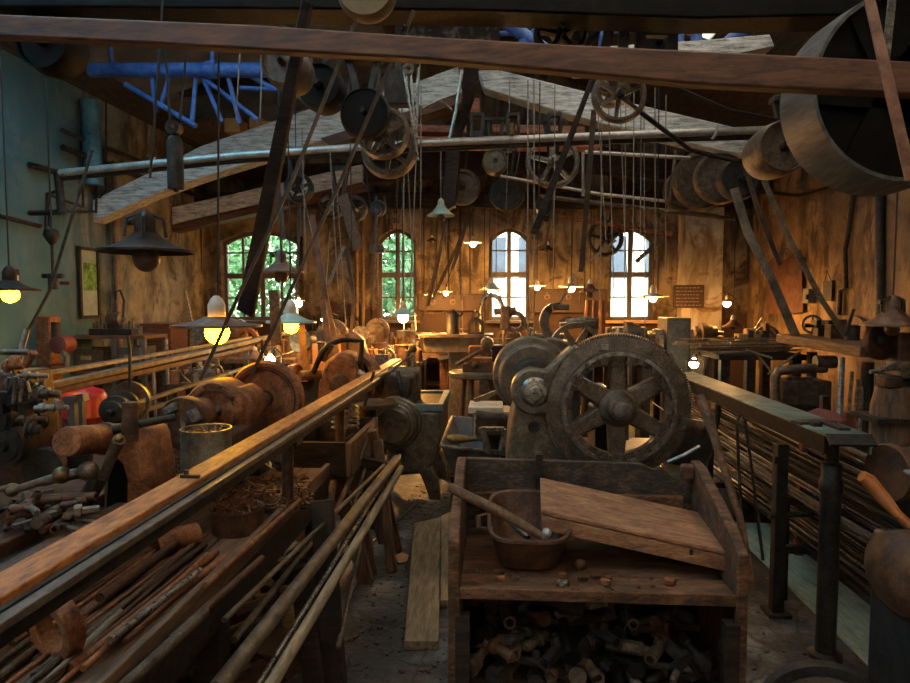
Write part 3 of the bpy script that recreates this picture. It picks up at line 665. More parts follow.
for px, py, Y, top, lb in [(364,112,4.8,60,'solid disc pulley'), (388,148,5.55,58,'lowest central wheel'), (318,84,5.15,40,'dark drum pulley'), (562,28,3.75,-10,'black spoked wheel'), (620,94,4.6,66,'open spoked wheel'),
                            (495,160,8.4,120,'grey stepped drum'), (553,160,7.95,122,'large thin-rimmed wheel'), (507,192,8.85,150,'dark disc pulley'), (462,186,9.3,120,'bright-rimmed dark pulley'),
                            (606,238,9.85,196,'wheel before the last window'), (297,187,7.65,150,'dark spoked pulley over the wide window'), (340,206,8.5,168,'two small pulleys'), (716,178,8.9,128,'corner pulley cluster'), (787,145,5.4,100,'drum pulley')]:
    hanger(px, py, Y, top, 'cast iron hanger carrying the '+lb)
# clutter around the central group: forks and shifter gear
t = thing('hanging_belt_shifter', 'dark iron belt shifter frame right of the solid disc pulley', 'belt shifter', P(412,90,5.2))
MB().prism([P(384,72,5.2),P(404,66,5.2),P(414,100,5.2),P(410,104,5.2),P(384,104,5.2)], (0,.12,0)).build('plate', irond, t, .01)
for a, b in [((410,66),(416,145)), ((404,70),(418,160)), ((418,68),(416,152))]: MB().tube(P(*a,5.15), P(*b,5.15), .012, n=8).build('fork_rod', steel, t)
MB().lathe(P(408,68,5.1), YD, [(0,.045),(.04,.045),(.04,.02),(0,.02)], 16, closed=True).build('roller', iron, t)
t = thing('hanging_belt_shifter', 'light iron bracket standing on the crossing beam beside the black wheel', 'belt shifter', P(625,60,3.6))
for a, b in [((602,60),(616,0)), ((622,62),(626,-4)), ((640,58),(640,30)), ((672,58),(672,34)), ((640,32),(672,32))]: MB().bar(P(*a,3.6), P(*b,3.6), .05, .05, (0,1,0)).build('arm', irond, t)
t = thing('hanging_bearing_frame', 'dark iron bearing frames standing on the long shaft at the middle of the hall', 'bearing frame', P(500,138,7.2))
for a in (470, 506, 548):
    MB().ringprism([P(a,112,7.2),P(a+14,112,7.2),P(a+14,138,7.2),P(a,138,7.2)], [P(a+3,116,7.2),P(a+11,116,7.2),P(a+11,130,7.2),P(a+3,130,7.2)], (0,.1,0)).build('frame', irond, t, .008)
t = thing('oil_cup', 'yellow topped oil cup on the long shaft', 'oil cup', P(512,136,7.0))
MB().lathe(P(512,136,7.0), (0,0,1), [(0,.02),(.02,.035),(.12,.035),(.13,.02)], 12).build('cup', brass, t)

# ================================================================= BELTS, POLES
def strap(name, pts, w, th, mat, label, cat, wdir=None, group=None):
    m = MB(); pts = [V(p) for p in pts]
    for a, b in zip(pts[:-1], pts[1:]): m.bar(a, b, w, th, wdir or (0,1,0))
    return solo(m, name, mat, label, cat, group)
def pole(a, b, Ya, Yb, w0, w1, th, mat, label, name='hanging_pole', cat='pole'):
    p, q = P(*a, Ya), P(*b, Yb); d = (q-p).normalized(); s = d.cross(YD).normalized()
    m = MB().hexa([p-s*w0/2, p+s*w0/2, p+s*w0/2+YD*th, p-s*w0/2+YD*th], [q-s*w1/2, q+s*w1/2, q+s*w1/2+YD*th, q-s*w1/2+YD*th])
    return solo(m, name, mat, label, cat, None, .006)
pole((306,0),(244,314),3.0,4.0,.045,.115,.05, wooddk, 'thick dark wooden pole slanting down in front of the wide window')
pole((342,195),(358,249),7.5,7.5,.12,.13,.05, wood, 'short wooden paddle pole hanging between the first two windows')
pole((592,80),(534,234),4.6,4.6,.035,.055,.035, wooddk, 'dark wooden lever slanting above the window by the gear machine')
pole((273,290),(276,345),4.6,4.6,.07,.075,.04, wood, 'short wooden handle with rounded top standing by the wide window')
def belt(pts, w, label, mat=leather, th=.008, group=None):
    return strap('hanging_drive_belt', [P(a,b,y) for a,b,y in pts], th, w, mat, label, 'belt', (1,0,0), group) if False else \
        solo(belt_mb([P(a,b,y) for a,b,y in pts], w, th), 'hanging_drive_belt', mat, label, 'belt', group)
def belt_mb(pts, w, th):
    m = MB()
    for p, q in zip(pts[:-1], pts[1:]):
        d = (q-p).normalized(); s = d.cross(YD).normalized()*(w/2)
        m.hexa([p-s, p+s, p+s+YD*th, p-s+YD*th], [q-s, q+s, q+s+YD*th, q-s+YD*th])
    return m
belt([(414,10,3.2),(341,180,3.35),(244,392,3.4)], .018, 'long brown belt slanting from the roof down to the rusty headstock', leather)
belt([(364,0,3.1),(292,180,3.2),(228,318,3.3),(200,380,3.3)], .018, 'thin brown belt slanting behind the lit globe lamp', leather)
belt([(594,110,6.0),(588,190,6.2),(581,272,6.4)], .05, 'broad dark belt hanging left of the gear machine window cords')
belt([(734,188,7),(748,232,6.9),(772,280,6.8),(800,346,6.7)], .09, 'broad dusty belt curving down to the timber bench', belt_grey)
belt([(744,164,7.1),(760,215,7.0),(780,265,7)], .05, 'narrow dark belt behind the broad curving belt')
belt([(764,180,6.2),(790,240,6.2),(822,300,6.2),(846,336,6.2)], .05, 'dark belt crossing in front of the hanging board', belt_grey)
belt([(447,214,9.4),(438,262,9.5),(428,306,9.6)], .05, 'short dark strap behind the green enamel lamp, upper left one')
belt([(474,208,9.4),(452,258,9.5),(432,300,9.6)], .05, 'long dark strap slanting left behind the flat lit lamp')
belt([(470,205,9.3),(462,240,9.4),(452,270,9.5)], .05, 'short dark strap left of the flat lit lamp')
belt([(346,248,7.6),(354,300,7.6),(350,340,7.6)], .04, 'narrow dark belt hanging below the paddle pole')
belt([(312,215,6),(326,300,6),(334,335,6),(342,400,6)], .05, 'brown belt hanging to the grinding head, left of pair', leatherb)
belt([(344,246,6.6),(328,285,6.6)], .03, 'pale thin belt below the paddle pole', cordp)
belt([(868,-10,2.4),(884,60,2.3),(912,180,2.2)], .035, 'reddish leather belt hanging close at the upper corner', leatherb)
belt([(893,-5,2.8),(886,62,2.8)], .03, 'grey narrow belt beside the giant pulley', steeld)
belt([(806,165,5.2),(802,190,5.2)], .05, 'short dark belt under the drum pulley')
belt([(283,240,6.2),(279,196,6.2),(276,160,6.2)], .05, 'dark belt running up behind the slanting pole')
belt([(301,325,5.6),(306,372,5.6)], .06, 'short tan strap hanging below the lit amber lamp', leatherb)
belt([(322,300,5.2),(330,350,5.2),(336,385,5.2)], .05, 'tan strap hanging beside the grinding head', leatherb)
belt([(616,240,8),(580,268,8.2),(556,310,8.2)], .03, 'pale thin strap slanting to the curled press', cordp)
belt([(660,240,8),(636,262,8)], .05, 'short dark strap across the last window', leather)
# cords
CD = [(163,0,150,178,3.2,0),(219,0,218,300,3.6,0),(165,45,170,120,3.4,0),(187,45,180,120,3.4,0),(240,50,236,120,6,1),(262,54,260,118,6,1),
      (302,130,306,280,7,1),(330,150,338,290,7,1),(349,78,352,250,6,0),(354,72,370,205,5.5,0),(301,185,318,262,7.2,1),(330,230,322,330,7,1),(337,190,346,330,7,1),
      (404,170,404,330,7.2,1),(408,172,416,330,7.4,1),(398,90,396,300,6.5,0),(420,62,410,300,6.5,1),(421,85,420,250,7,1),(441,150,441,206,8,1),
      (510,80,506,210,8,1),(528,80,528,350,6.2,1),(534,80,534,395,5.8,1),(540,82,539,240,6.6,0),(555,85,553,290,7,1),(586,165,584,330,7.4,0),
      (596,84,606,240,7,1),(602,84,600,310,6.5,1),(608,80,614,300,6.8,1),(620,95,628,310,7.2,1),(626,90,624,330,7.6,1),(634,90,633,300,7,1),(641,90,640,265,7.1,1),
      (644,90,645,340,7.4,1),(655,88,655,260,7.2,1),(659,88,658,290,7.5,0),(666,95,666,270,7.6,1),(491,150,489,280,9,0),(483,90,485,330,8.6,0),(497,80,496,300,9.2,1),
      (520,150,505,240,8.7,1),(594,150,594,330,8.9,0),(462,290,463,400,8,1),(463,235,445,290,9.6,0),(577,90,571,285,9,0),(537,250,537,285,9.6,0)]
for i, (a, b, c_, d, y, k) in enumerate(CD):
    col = 'pale' if k else 'dark'
    zone = 'by the wide window' if a < 345 else ('by the leafy window' if a < 450 else ('by the gear-side window' if a < 570 else 'by the last window'))
    if i < 1: lab, g = 'dark cord carrying the near hooded black lamp', None
    elif i == 1: lab, g = 'dark cord carrying the lit globe lamp with porcelain socket', None
    elif i in (2,3): lab, g = 'dark cord loop of the bottle-shaped counterweight', 'counterweight cords'
    elif i == 18: lab, g = 'pale cord carrying the green enamel lamp', None
    else: lab, g = '%s upright pull cord hanging from the shafting %s' % (col, zone), '%s cords %s' % (col, zone)
    solo(MB().path([P(a,b,y), P((a+c_)/2+R.uniform(-.4,.4),(b+d)/2,y), P(c_,d,y)], .0065 if y > 5 else .006, 6), 'pull_cord', cordp if k else cordd, lab, 'cord', g)
rod('hanging_rod', [P(405,25,3.2), P(396,50,3.3)], .008, cordd, 'short dark wire above the crossing beam', 'wire')

# ================================================================= LAMPS
def lamp(px, py, wpx, Y, lit, shade_mat, label, h=.22, br=.045, bmat=None, top=None, neck=None, sock=porcelain, group=None, cage=False, cordy=None):
    """pendant lamp; (px,py) is the rim of the shade"""
    c = P(px, py, Y); r = wpx*S(Y)/2; H = r*2*h
    t = thing('pendant_lamp', label, 'lamp', c, group)
    MB().lathe(c, (0,0,1), [(0,r),(.012,r),(H*.35,r*.66),(H*.8,r*.34),(H,r*.26),(H,r*.22),(H*.78,r*.3),(H*.33,r*.62),(.006,r*.97)], 36, closed=True).build('shade', shade_mat, t)
    sr = max(min(r*.24, .048), .018); sh = max(min(r*.62, .13), .05)
    MB().lathe(c+V((0,0,H*.8)), (0,0,1), [(0,sr*.9),(.01,sr),(sh*.6,sr),(sh*.85,sr*.7),(sh,sr*.3)], 18).build('socket', sock, t)
    bz = c.z-br*.45
    b = MB(); b.ball((c.x, c.y, bz), br, 20); b.lathe((c.x,c.y,bz+br*.6), (0,0,1), [(0,br*.6),(H*.5+br*.3,br*.35)], 14)
    b.build('bulb', bmat if lit else bulb_off, t)
    if cage:
        g = MB()
        for k in range(4):
            a = k*PI/2+.4; d = V((math.cos(a), math.sin(a), 0))
            g.path([c+V((0,0,H+sh*.7))+d*sr*.6, c+V((0,0,H+sh*.5))+d*sr*1.7, c+V((0,0,H*.8))+d*r*.42], .009, 6)
        g.build('stay_arm', irond, t)
        MB().tube(c+V((-sr*1.2,0,H+sh*.4)), c+V((-sr*2,0,H+sh*.4)), .016).build('switch_knob', irond, t)
    zt = c.z+H+sh*.8
    if neck:
        pts = [V((c.x, c.y, zt-.04))]+[P(a, b_, y) for a, b_, y in neck]
        MB().path(pts, .011, 8).build('bracket_arm', irond, t)
    elif top is not None:
        MB().tube((c.x, c.y, zt-.05), (c.x, c.y, max(top, zt+.05)), .006, n=6).build('cord', cordd, t)
    return t
def rz(px, py, Y): return roofz(P(px,py,Y).x)-.02
lamp(146,253,92,3.0,False, enameld, 'near hooded black pendant lamp with big unlit globe', .22, .062, None, cage=True, sock=enameld)
lamp(217,327,90,3.6,True, enamelr, 'lit pendant lamp with amber globe and white porcelain socket, nearest the viewer', .12, .068, bulb_near)
lamp(10,291,56,4.6,True, enameld, 'lit black lamp at the edge of the view before the teal wall', .2, .06, bulb_near, top=3.9, sock=enameld)
lamp(281,273,46,5.4,False, enamelr, 'grey unlit pendant lamp before the wide window', .26, .06, None, top=4.3, cage=True, sock=enamelr)
lamp(291,323,50,5.2,True, enamel, 'lit amber lamp with pale shade hanging behind the slanting belt', .2, .06, bulb_near, top=4.2)
lamp(441,216,27,8.0,False, enamel, 'pale green enamel lamp with unlit bulb in the middle of the hall', .42, .05)
lamp(473,243,17,10.5,True, enamel, 'small flat lit lamp high on the end wall between narrow windows', .12, .045, bulb_far, top=4.6)
lamp(403,315,28,7.2,True, enamel, 'brightest lit lamp at the far end of the long ochre rail', .25, .06, bulb_far, top=4.2)
lamp(430,295,12,10.6,True, enamel, 'small lit lamp over the end wall tool board, nearer the leafy window', .15, .04, bulb_far, neck=[(436,291,10.6),(446,296,11.3)])
lamp(446,292,13,10.5,True, enamel, 'small lit lamp over the middle of the end wall tool board', .15, .04, bulb_far, top=3.2)
lamp(432,241,11,10.8,False, enameld, 'tiny dark unlit lamp on the end wall above the tool board', .3, .03, None, top=3.4)
lamp(491,290,23,9.4,True, enamel, 'pale shaded lamp on a bent rod before the gear-side window', .3, .04, bulb_white, neck=[(492,280,9.4),(500,294,9.4),(503,330,9.4)])
lamp(537,286,17,10.2,True, enamel, 'lit flat lamp just beside the gear-side window', .12, .045, bulb_far, top=3.6)
lamp(571,287,24,9.8,True, enamel, 'lit lamp above the curled press, middle of the end wall', .15, .055, bulb_far, top=4)
lamp(590,292,20,9,False, enamelr, 'grey unlit lamp beside the lit one above the flat tool arm', .4, .055, None, top=3.6)
lamp(653,297,30,9.3,True, enamel, 'lit green-shaded lamp in front of the last window', .12, .05, bulb_far, top=4)
lamp(727,302,14,9.6,True, enamelr, 'lit lamp in the corner over the timber bench', .2, .05, bulb_far, neck=[(729,294,9.6),(738,300,PX(738,300,XR-.05).y)])
lamp(733,327,20,8.6,False, enamelr, 'rust-orange shaded lamp hanging just above the timber bench', .35, .03, None, top=3.4)
lamp(694,362,10,7.6,True, enameld, 'low white lit work lamp behind the big gear machine', .4, .05, bulb_white, neck=[(698,352,7.6),(704,362,7.7),(703,392,7.8)])
lamp(892,326,54,4.4,False, enamelr, 'rusty hooded lamp before the brown wall beside the wheel grinder', .3, .045, None, top=3.8, cage=True, sock=enamelr)
lamp(547,250,16,10.4,False, enameld, 'small dark unlit lamp on the end wall right of gear-side window', .3, .03, None, top=3.5)
lamp(298,301,14,7.6,True, enamel, 'small lit bare-looking lamp at the edge of the wide window', .15, .05, bulb_far, top=4.2)
lamp(324,318,13,8.6,True, enameld, 'tiny lit lamp above the radiator', .2, .035, bulb_far, neck=[(330,312,8.7),(338,316,9),(340,345,9.4)])
lamp(255,359,20,5.6,False, enamelr, 'low grey cone lamp shade behind the rusty headstock disc', .45, .03, None, neck=[(256,345,5.6),(262,340,5.7),(264,372,5.8)])
lamp(270,358,10,5.9,True, enamel, 'low white lit lamp beside the grey cone shade', .3, .045, bulb_white, neck=[(275,348,5.9),(282,355,6),(282,384,6)])
# hanging weights
t = thing('hanging_counterweight', 'dark bottle-shaped counterweight hanging on a cord loop', 'counterweight', P(176,190,3.4))
c = P(176,190,3.4); k = S(3.4)
MB().lathe(c, (0,0,1), [(-2*k,2*k),(0,3*k),(1*k,8*k),(48*k,8*k),(52*k,6*k),(54*k,4*k),(58*k,4*k)], 24).build('weight', irond, t)
MB().lathe(c+V((0,-.03,62*k)), YD, [(0,7*k),(.06,7*k),(.06,3*k),(0,3*k)], 20, closed=True).build('pulley_wheel', irond, t)
t = thing('hanging_weight', 'dark iron plummet weight hanging beside the teal wall', 'weight', P(52,240,6.2)); k = S(6.2)
c = P(52,245,6.2)
MB().lathe(c, (0,0,1), [(0,2*k),(4*k,5*k),(10*k,8*k),(15*k,7*k),(17*k,2*k)], 18).build('weight', irond, t)
MB().tube(c, c-V((0,0,30*k)), .015).build('rod', irond, t)
MB().box(c-V((0,0,32*k)), (22*k,.06,5*k)).build('crossbar', irond, t, .01)
MB().tube(c-V((0,0,30*k)), c-V((0,0,46*k)), .05).build('lower_weight', irond, t)
solo(MB().path([c+V((0,0,16*k)), V((c.x,c.y,3.3)), V((c.x,c.y,roofz(c.x)-.02))], .01, 6), 'pull_cord', cordd, 'dark cord carrying the plummet weight by the teal wall', 'cord')
solo(MB().path([P(92,150,5.8), P(50,290,5.6), P(18,350,5.5)], .014, 8), 'control_rod', irond, 'thin dark rod slanting down past the plummet weight', 'rod')
t = thing('hanging_weight', 'cylinder weight on an iron hook in front of the leafy window', 'weight', P(377,253,7.6)); k = S(7.6)
c = P(377,253,7.6)
MB().lathe(c, (0,0,1), [(0,8*k),(4*k,8*k),(5*k,7*k),(8*k,7*k),(9*k,2*k)], 20).build('weight', iron, t)
MB().tube(c+V((0,0,8*k)), c+V((0,0,44*k)), .014).build('hook_rod', iron, t)
MB().lathe(c+V((0,-.02,42*k)), YD, [(0,5*k),(.04,5*k),(.04,2*k),(0,2*k)], 16, closed=True).build('sheave', irond, t)
t = thing('hanging_weight', 'small dark pulley block weight above the unlit end wall lamp', 'weight', P(547,220,9.4)); c = P(547,222,9.4); k = S(9.4)
MB().lathe(c, (0,0,1), [(0,2*k),(3*k,5*k),(9*k,6*k),(11*k,5*k)], 16).build('weight', irond, t)
MB().tube(c+V((0,0,10*k)), (c.x,c.y,c.z+70*k), .008, n=6).build('cord', cordd, t)
# ================================================================= FOREGROUND BOX BENCH
YF0, YB0 = 2.18, 2.70
xl, xr = P(448,590,YF0).x, P(749,597,YF0).x
zs = P(600,592,YF0).z                     # shelf surface
t = thing('open_tool_bench', 'dark wooden open-fronted bench box with a shelf, nearest the viewer', 'bench', ((xl+xr)/2, 2.42, 0))
zbk = P(580,460,YB0).z; zfl = P(447,541,YF0).z; zfr = P(747,556,YF0).z
th = .04
for s, zf, x0 in ((-1, zfl, xl), (1, zfr, xr-th)):
    MB().prism([(x0,YF0,0),(x0,YF0,zf),(x0,YF0+.08,zf+.05),(x0,YB0-.06,zbk-.005),(x0,YB0+.03,zbk),(x0,YB0+.03,0)], (th,0,0)).build('side_panel', benchr if s < 0 else benchr, t, .006)
    MB().box((x0+th/2+(.03 if s < 0 else -.03), YF0+.02, zs/2-.04), (.05,.05,zs-.12)).build('corner_post', wooddk, t, .004)
m = MB(); zm = P(580,500,YB0).z
m.prism([(xl+th,YB0,zs-.1),(xr-th,YB0,zs-.1),(xr-th,YB0,zm-.006),(xl+th,YB0,zm)], (0,.03,0))
m.prism([(xl+th,YB0,zm+.004),(xr-th,YB0,zm+.002),(xr-th,YB0,zbk-.07),(xr-.12,YB0,zbk-.065),(xr-.16,YB0,zbk-.03),(xr-.2,YB0,zbk-.035),(xr-.25,YB0,zbk-.012),(xl+th,YB0,zbk)], (0,.03,0))
m.box(((xl+xr)/2, YB0+.012, zs/2-.05), (xr-xl-.08,.02,zs-.1))
m.build('back_panel', benchw, t, .004)
MB().box(((xl+xr)/2, YB0-.012, zm+.005), (xr-xl-.16,.02,.05)).build('batten', benchr, t, .004)
MB().box((P(539,470,YB0).x, YB0-.012, (zbk+zm)/2+.03), (.03,.02,.16)).build('strap_hinge', irond, t, .003)
m = MB(); n_ = 4
for k in range(n_):
    y0 = YF0+.0+(YB0-YF0)*k/n_; m.box(((xl+xr)/2, y0+(YB0-YF0)/n_/2, zs-.02), (xr-xl-2*th, (YB0-YF0)/n_-.004, .04))
m.build('shelf', benchr, t, .003)
MB().box((P(470,650,YF0).x-.1+.5, YF0+.3, .33), (xr-xl-2*th-.01,.42,.03)).build('bottom_board', wooddk, t)
MB().box(((xl+xr)/2-.07, YF0+.26, zs-.011), (.03,.5,.03)).build('divider_strip', rustd, t)
for q in (P(650,440,YB0),): MB().box((xr-.06,YB0-.005,zbk-.04),(.05,.05,.06)).build('end_block', rustd, t, .01)
# iron pan with stick, ball
def loop(c, a, b, n, sq, z, tilt=0):
    pts = []
    for k in range(n):
        q = 2*PI*k/n; cx, sx = math.cos(q), math.sin(q)
        x = a*math.copysign(abs(cx)**sq, cx); y = b*math.copysign(abs(sx)**sq, sx)
        pts.append(V((c[0]+x, c[1]+y, z+tilt*y)))
    return pts
def shell(mb, loops):
    n = len(loops[0]); vs = [p for l in loops for p in l]; fs = []
    for i in range(len(loops)-1):
        for k in range(n): fs.append((i*n+k, i*n+(k+1) % n, (i+1)*n+(k+1) % n, (i+1)*n+k))
    fs.append(tuple(range((len(loops)-1)*n, len(loops)*n))); mb.add(vs, fs, True)
pc = V((P(528,520,2.45).x, 2.44, zs)); pw, pd = .15, .165
t = thing('iron_pan', 'deep rusty iron pan beside the wooden case on the bench shelf', 'pan', pc)
m = MB(); shell(m, [loop(pc,pw*.7,pd*.72,32,.6,zs+.012), loop(pc,pw*.78,pd*.8,32,.55,zs+.04,.05), loop(pc,pw,pd,32,.5,zs+.165,.26), loop(pc,pw*1.04,pd*1.04,32,.5,zs+.17,.26), loop(pc,pw*1.03,pd*1.03,32,.5,zs+.18,.26), loop(pc,pw*.95,pd*.95,32,.5,zs+.178,.26), loop(pc,pw*.72,pd*.74,32,.55,zs+.05,.05), loop(pc,pw*.6,pd*.6,32,.6,zs+.035)])
m.build('bowl', rustd, t)
for s in (-1,1): MB().path([pc+V((s*.13,-.08,.14)), pc+V((s*.185,-.07,.14)), pc+V((s*.19,.0,.16)), pc+V((s*.13,.03,.17))], .012, 8).build('handle', rustd, t)
solo(MB().path([P(449,487,2.36), P(500,512,2.33), P(545,538,2.3)], [.018,.02,.014], 10), 'wooden_stick', wood, 'worn wooden stick lying across the iron pan', 'stick')
solo(MB().ball(P(541,537,2.29)+V((.02,-.01,.02)), .017, 14), 'steel_ball', silver, 'small bright steel ball on the front rim of the iron pan', 'ball')
solo(MB().path([P(510,522,2.42), P(528,538,2.33)], .011, 8), 'metal_rod', steel, 'short bright metal rod inside the iron pan', 'rod')
solo(MB().ball((P(581,558,2.35).x, 2.36, zs+.02), .022, 14), 'iron_ball', rustd, 'rusty iron ball on the shelf right of the pan', 'ball')
# wooden case
def zat(px, py, Y): return P(px,py,Y)
A_, B_, C_, D_ = P(540,477,2.62), P(699,512,2.62), P(730,552,2.30), P(541,510,2.36)
h = V((0,0,-.075))
t = thing('wooden_case', 'flat rusty-brown wooden case lying tilted on the bench shelf', 'case', (D_+C_)/2+h)
lid = V((0,0,-.016))
MB().hexa([D_+lid, C_+lid, B_+lid, A_+lid], [D_, C_, B_, A_]).build('lid', casew, t, .004)
i_ = lambda p: p+((A_+B_+C_+D_)/4-p)*.012
MB().hexa([i_(p)+h for p in (D_,C_,B_,A_)], [i_(p)+lid-V((0,0,.004)) for p in (D_,C_,B_,A_)]).build('body', casew, t, .004)
hp = D_+(C_-D_)*.8+V((0,-.004,-.03)); MB().box(hp, (.012,.008,.02)).build('latch', irond, t)
# stones/swarf on shelf
for k in range(16):
    x = R.uniform(xl+.08, xr-.1); y = R.uniform(YF0+.03, YF0+.14)
    s = R.uniform(.008,.02)
    m = MB().ball((x,y,zs+s*.6), s, 6, (R.uniform(.7,1.5),R.uniform(.7,1.2),.7))
    solo(m, 'scrap_chip', R.choice([rust, rustd, steel]), 'small metal chip lying along the front of the bench shelf', 'scrap', 'metal chips on the bench shelf')
solo(MB().path([(xl+.55,YF0+.02,zs+.01),(xl+.6,YF0+.01,zs-.02),(xl+.61,YF0,zs-.1),(xl+.59,YF0+.005,zs-.2)], .0025, 5), 'loose_wire', cordd, 'thin loose wire hanging over the shelf edge of the bench', 'wire')
# fittings heaped in the bottom of the bench
def fit(kind, L, r):
    m = MB(); o = V((0,0,0)); a = V((1,0,0))
    if kind == 0: m.lathe((-L/2,0,0), a, [(0,r),(L,r),(L,r*.65),(0,r*.65)], 12, closed=True)
    elif kind == 1: m.lathe((-L/2,0,0), a, [(0,r*1.7),(.02,r*1.7),(.021,r),(L,r)], 6, smooth=False)
    elif kind == 2: m.lathe((-L/2,0,0), a, [(0,r*1.3),(L*.3,r*1.3),(L*.32,r*.8),(L*.7,r*.8),(L*.72,r*1.15),(L,r*1.1),(L,r*.7),(L*.9,r*.7)], 14)
    elif kind == 3: m.lathe((-L/2,0,0), a, [(0,r*.5),(.01,r*.8),(L*.6,r*.6),(L*.65,r*1.1),(L,r*.9)], 12)
    elif kind == 4:
        m.lathe((-L/2,0,0), a, [(0,r*1.1),(L*.8,r*1.1),(L*.8,r*.8),(0,r*.8)], 12, closed=True); m.lathe((0,0,0), (0,0,1), [(0,r),(r*2.4,r),(r*2.4,r*.7),(0,r*.7)], 12, closed=True)
    else: m.box((0,0,0), (L,r*1.6,r*1.1)); m.box((L/2-.01,0,r*.4), (.04,r*2.2,r*1.6))
    return m
FN = [('pipe_nipple','hollow pipe nipple'),('hex_bolt','hex headed bolt'),('stepped_socket','stepped tool socket'),('tapered_arbor','tapered arbor'),('pipe_tee','pipe tee fitting'),('jaw_block','jaw block')]
fits = []
zbot = .345
for layer in range(4):
    nx = 14-layer; 
    for k in range(nx):
        for row in range(2):
            kd = R.randrange(6); L = R.uniform(.1,.2); r = R.uniform(.016,.027)
            mt = R.choice([irond, iron, rustd, irond, soot_shade])
            x = xl+.09+(xr-xl-.2)*(k+.5)/nx+R.uniform(-.02,.02); y = YF0+.1+row*.19+R.uniform(-.03,.03)
            if layer == 3 and (k % 2 or x > xr-.35): continue
            z = zbot+.025+layer*.047+R.uniform(-.008,.008)+(.03 if row else 0)
            nm, lb = FN[kd]
            o = fit(kd, L, r).build(nm, mt, None, 0, (0,0,0))
            o.location = (x,y,z); o.rotation_euler = (R.uniform(-1,1), R.uniform(-.25,.25), R.choice([PI/2,PI/2,0])+R.uniform(-.7,.7))
            tag(o, '%s among the heap of old fittings inside the open bench' % lb, 'fitting', lb+'s heaped in the bench')
# floor planks in the aisle
def zplank(pts, th, label, mat=woodpale):
    q = [PZ(a,b,th) for a,b in pts]
    return solo(MB().hexa([V((p.x,p.y,.002)) for p in q], q), 'floor_plank', mat, label, 'plank', None, .004)
zplank([(404,641),(439,641),(440,517),(414,523)], .05, 'pale dusty plank lying on the aisle floor left of the bench')
zplank([(440.5,600),(452,600),(462,505),(441,516)], .045, 'second plank tight against the bench beside the pale plank', woodpale)
m = MB(); q = [PZ(a,b,.012) for a,b in [(395,556),(402,552),(409,555),(407,561),(399,563)]]; c = sum(q, V())/5+V((0,0,.02))
m.add(q+[c], [(0,1,5),(1,2,5),(2,3,5),(3,4,5),(4,0,5)])
solo(m, 'crumpled_paper', M('tan_paper', [(150,112,84),(190,150,118)], 6, (.7,.9), 0, 0), 'small crumpled tan paper on the dark aisle floor', 'paper')

# ================================================================= BIG GEAR MACHINE
GY = 3.2; k = S(GY)
gcx = P(618,407,GY)
t = thing('gear_headstock', 'huge cast headstock with toothed gear ring standing behind the bench box', 'machine', (gcx.x-.2, GY+.4, 0))
NT = 176; ro, ri = 72*k, 57*k
out = []; inn = []
for i in range(NT*4):
    a = 2*PI*i/(NT*4); rr = ro+(.007 if (i % 4) in (0,1) else -.004)
    out.append(gcx+V((math.cos(a)*rr,0,math.sin(a)*rr))); inn.append(gcx+V((math.cos(a)*ri,0,math.sin(a)*ri)))
MB().ringprism(out, inn, (0,.09,0)).build('gear_ring', iron, t)
MB().lathe(gcx-V((0,.035,0)), YD, [(0,54*k),(.0,57.5*k),(.012,58.5*k),(.03,70*k),(.06,70*k),(.06,53*k),(.0,53*k)], 80, closed=True).build('ring_flange', iron, t)
m = MB().lathe(gcx-V((0,.042,0)), YD, [(0,52*k),(0,55.5*k),(.02,55.5*k),(.02,52*k)], 80, closed=True)
m.build('inner_rim', steeld, t)
MB().lathe(gcx-V((0,.02,0)), YD, [(0,46.5*k),(0,53*k),(.05,53*k),(.05,46.5*k)], 80, closed=True).build('notched_ring', iron, t)
bo = MB()
for i in range(24):
    a = 2*PI*i/24+.1; d = V((math.cos(a),0,math.sin(a)))
    p = gcx+d*49.5*k-V((0,.035,0)); MB().box(p, (.022,.05,.02), (0,-a,0)).build('bolt', iron, t)
spokes_mb(gcx, -.005, .07, 10*k, 54*k, 6, 17*k, PI/6).build('spoke_web', iron, t, .012)
MB().lathe(gcx-V((0,.09,0)), YD, [(0,11*k),(.02,14*k),(.05,15*k),(.06,19*k),(.16,21*k)], 40).build('hub', iron, t, .004)
MB().lathe(gcx-V((0,.105,0)), YD, [(0,6.5*k),(.004,7.5*k),(.03,8*k)], 28).build('hub_cap', steeld, t)
# pinion cover with shaft
pcx = P(535,392,GY)
gd = []
for i in range(25):
    a = math.radians(150+ i*(320-150)/24*1.0) if False else 0
cov = []
a0, a1 = math.radians(100), math.radians(262)
for i in range(14):
    a = a0+(a1-a0)*i/13; cov.append(pcx+V((math.cos(a)*24*k,0,math.sin(a)*24*k)))
b0, b1 = math.radians(232), math.radians(116)
big = [gcx+V((math.cos(b0+(b1-b0)*i/20)*76*k,0,math.sin(b0+(b1-b0)*i/20)*76*k)) for i in range(21)]
cov2 = cov+[P(553,408,GY)]+big+[P(576,349,GY), P(560,366,GY), P(548,371,GY)]
hull = cov+[P(545,425,GY),P(556,446,GY),P(570,462,GY),P(590,462,GY)]
MB().prism(cov+[P(549,414,GY),P(551,430,GY),P(560,449,GY),P(572,462,GY),P(585,455,GY),P(566,430,GY),P(561,405,GY),P(567,378,GY),P(585,352,GY),P(571,347,GY),P(556,361,GY),P(546,371,GY)], (0,.12,0)).build('gear_guard', castg, t, .012)
MB().lathe(pcx-V((0,.07,0)), YD, [(0,6*k),(.005,7*k),(.03,7*k),(.031,11*k),(.06,12*k),(.07,15*k),(.1,15*k)], 32).build('pinion_shaft', steel, t)
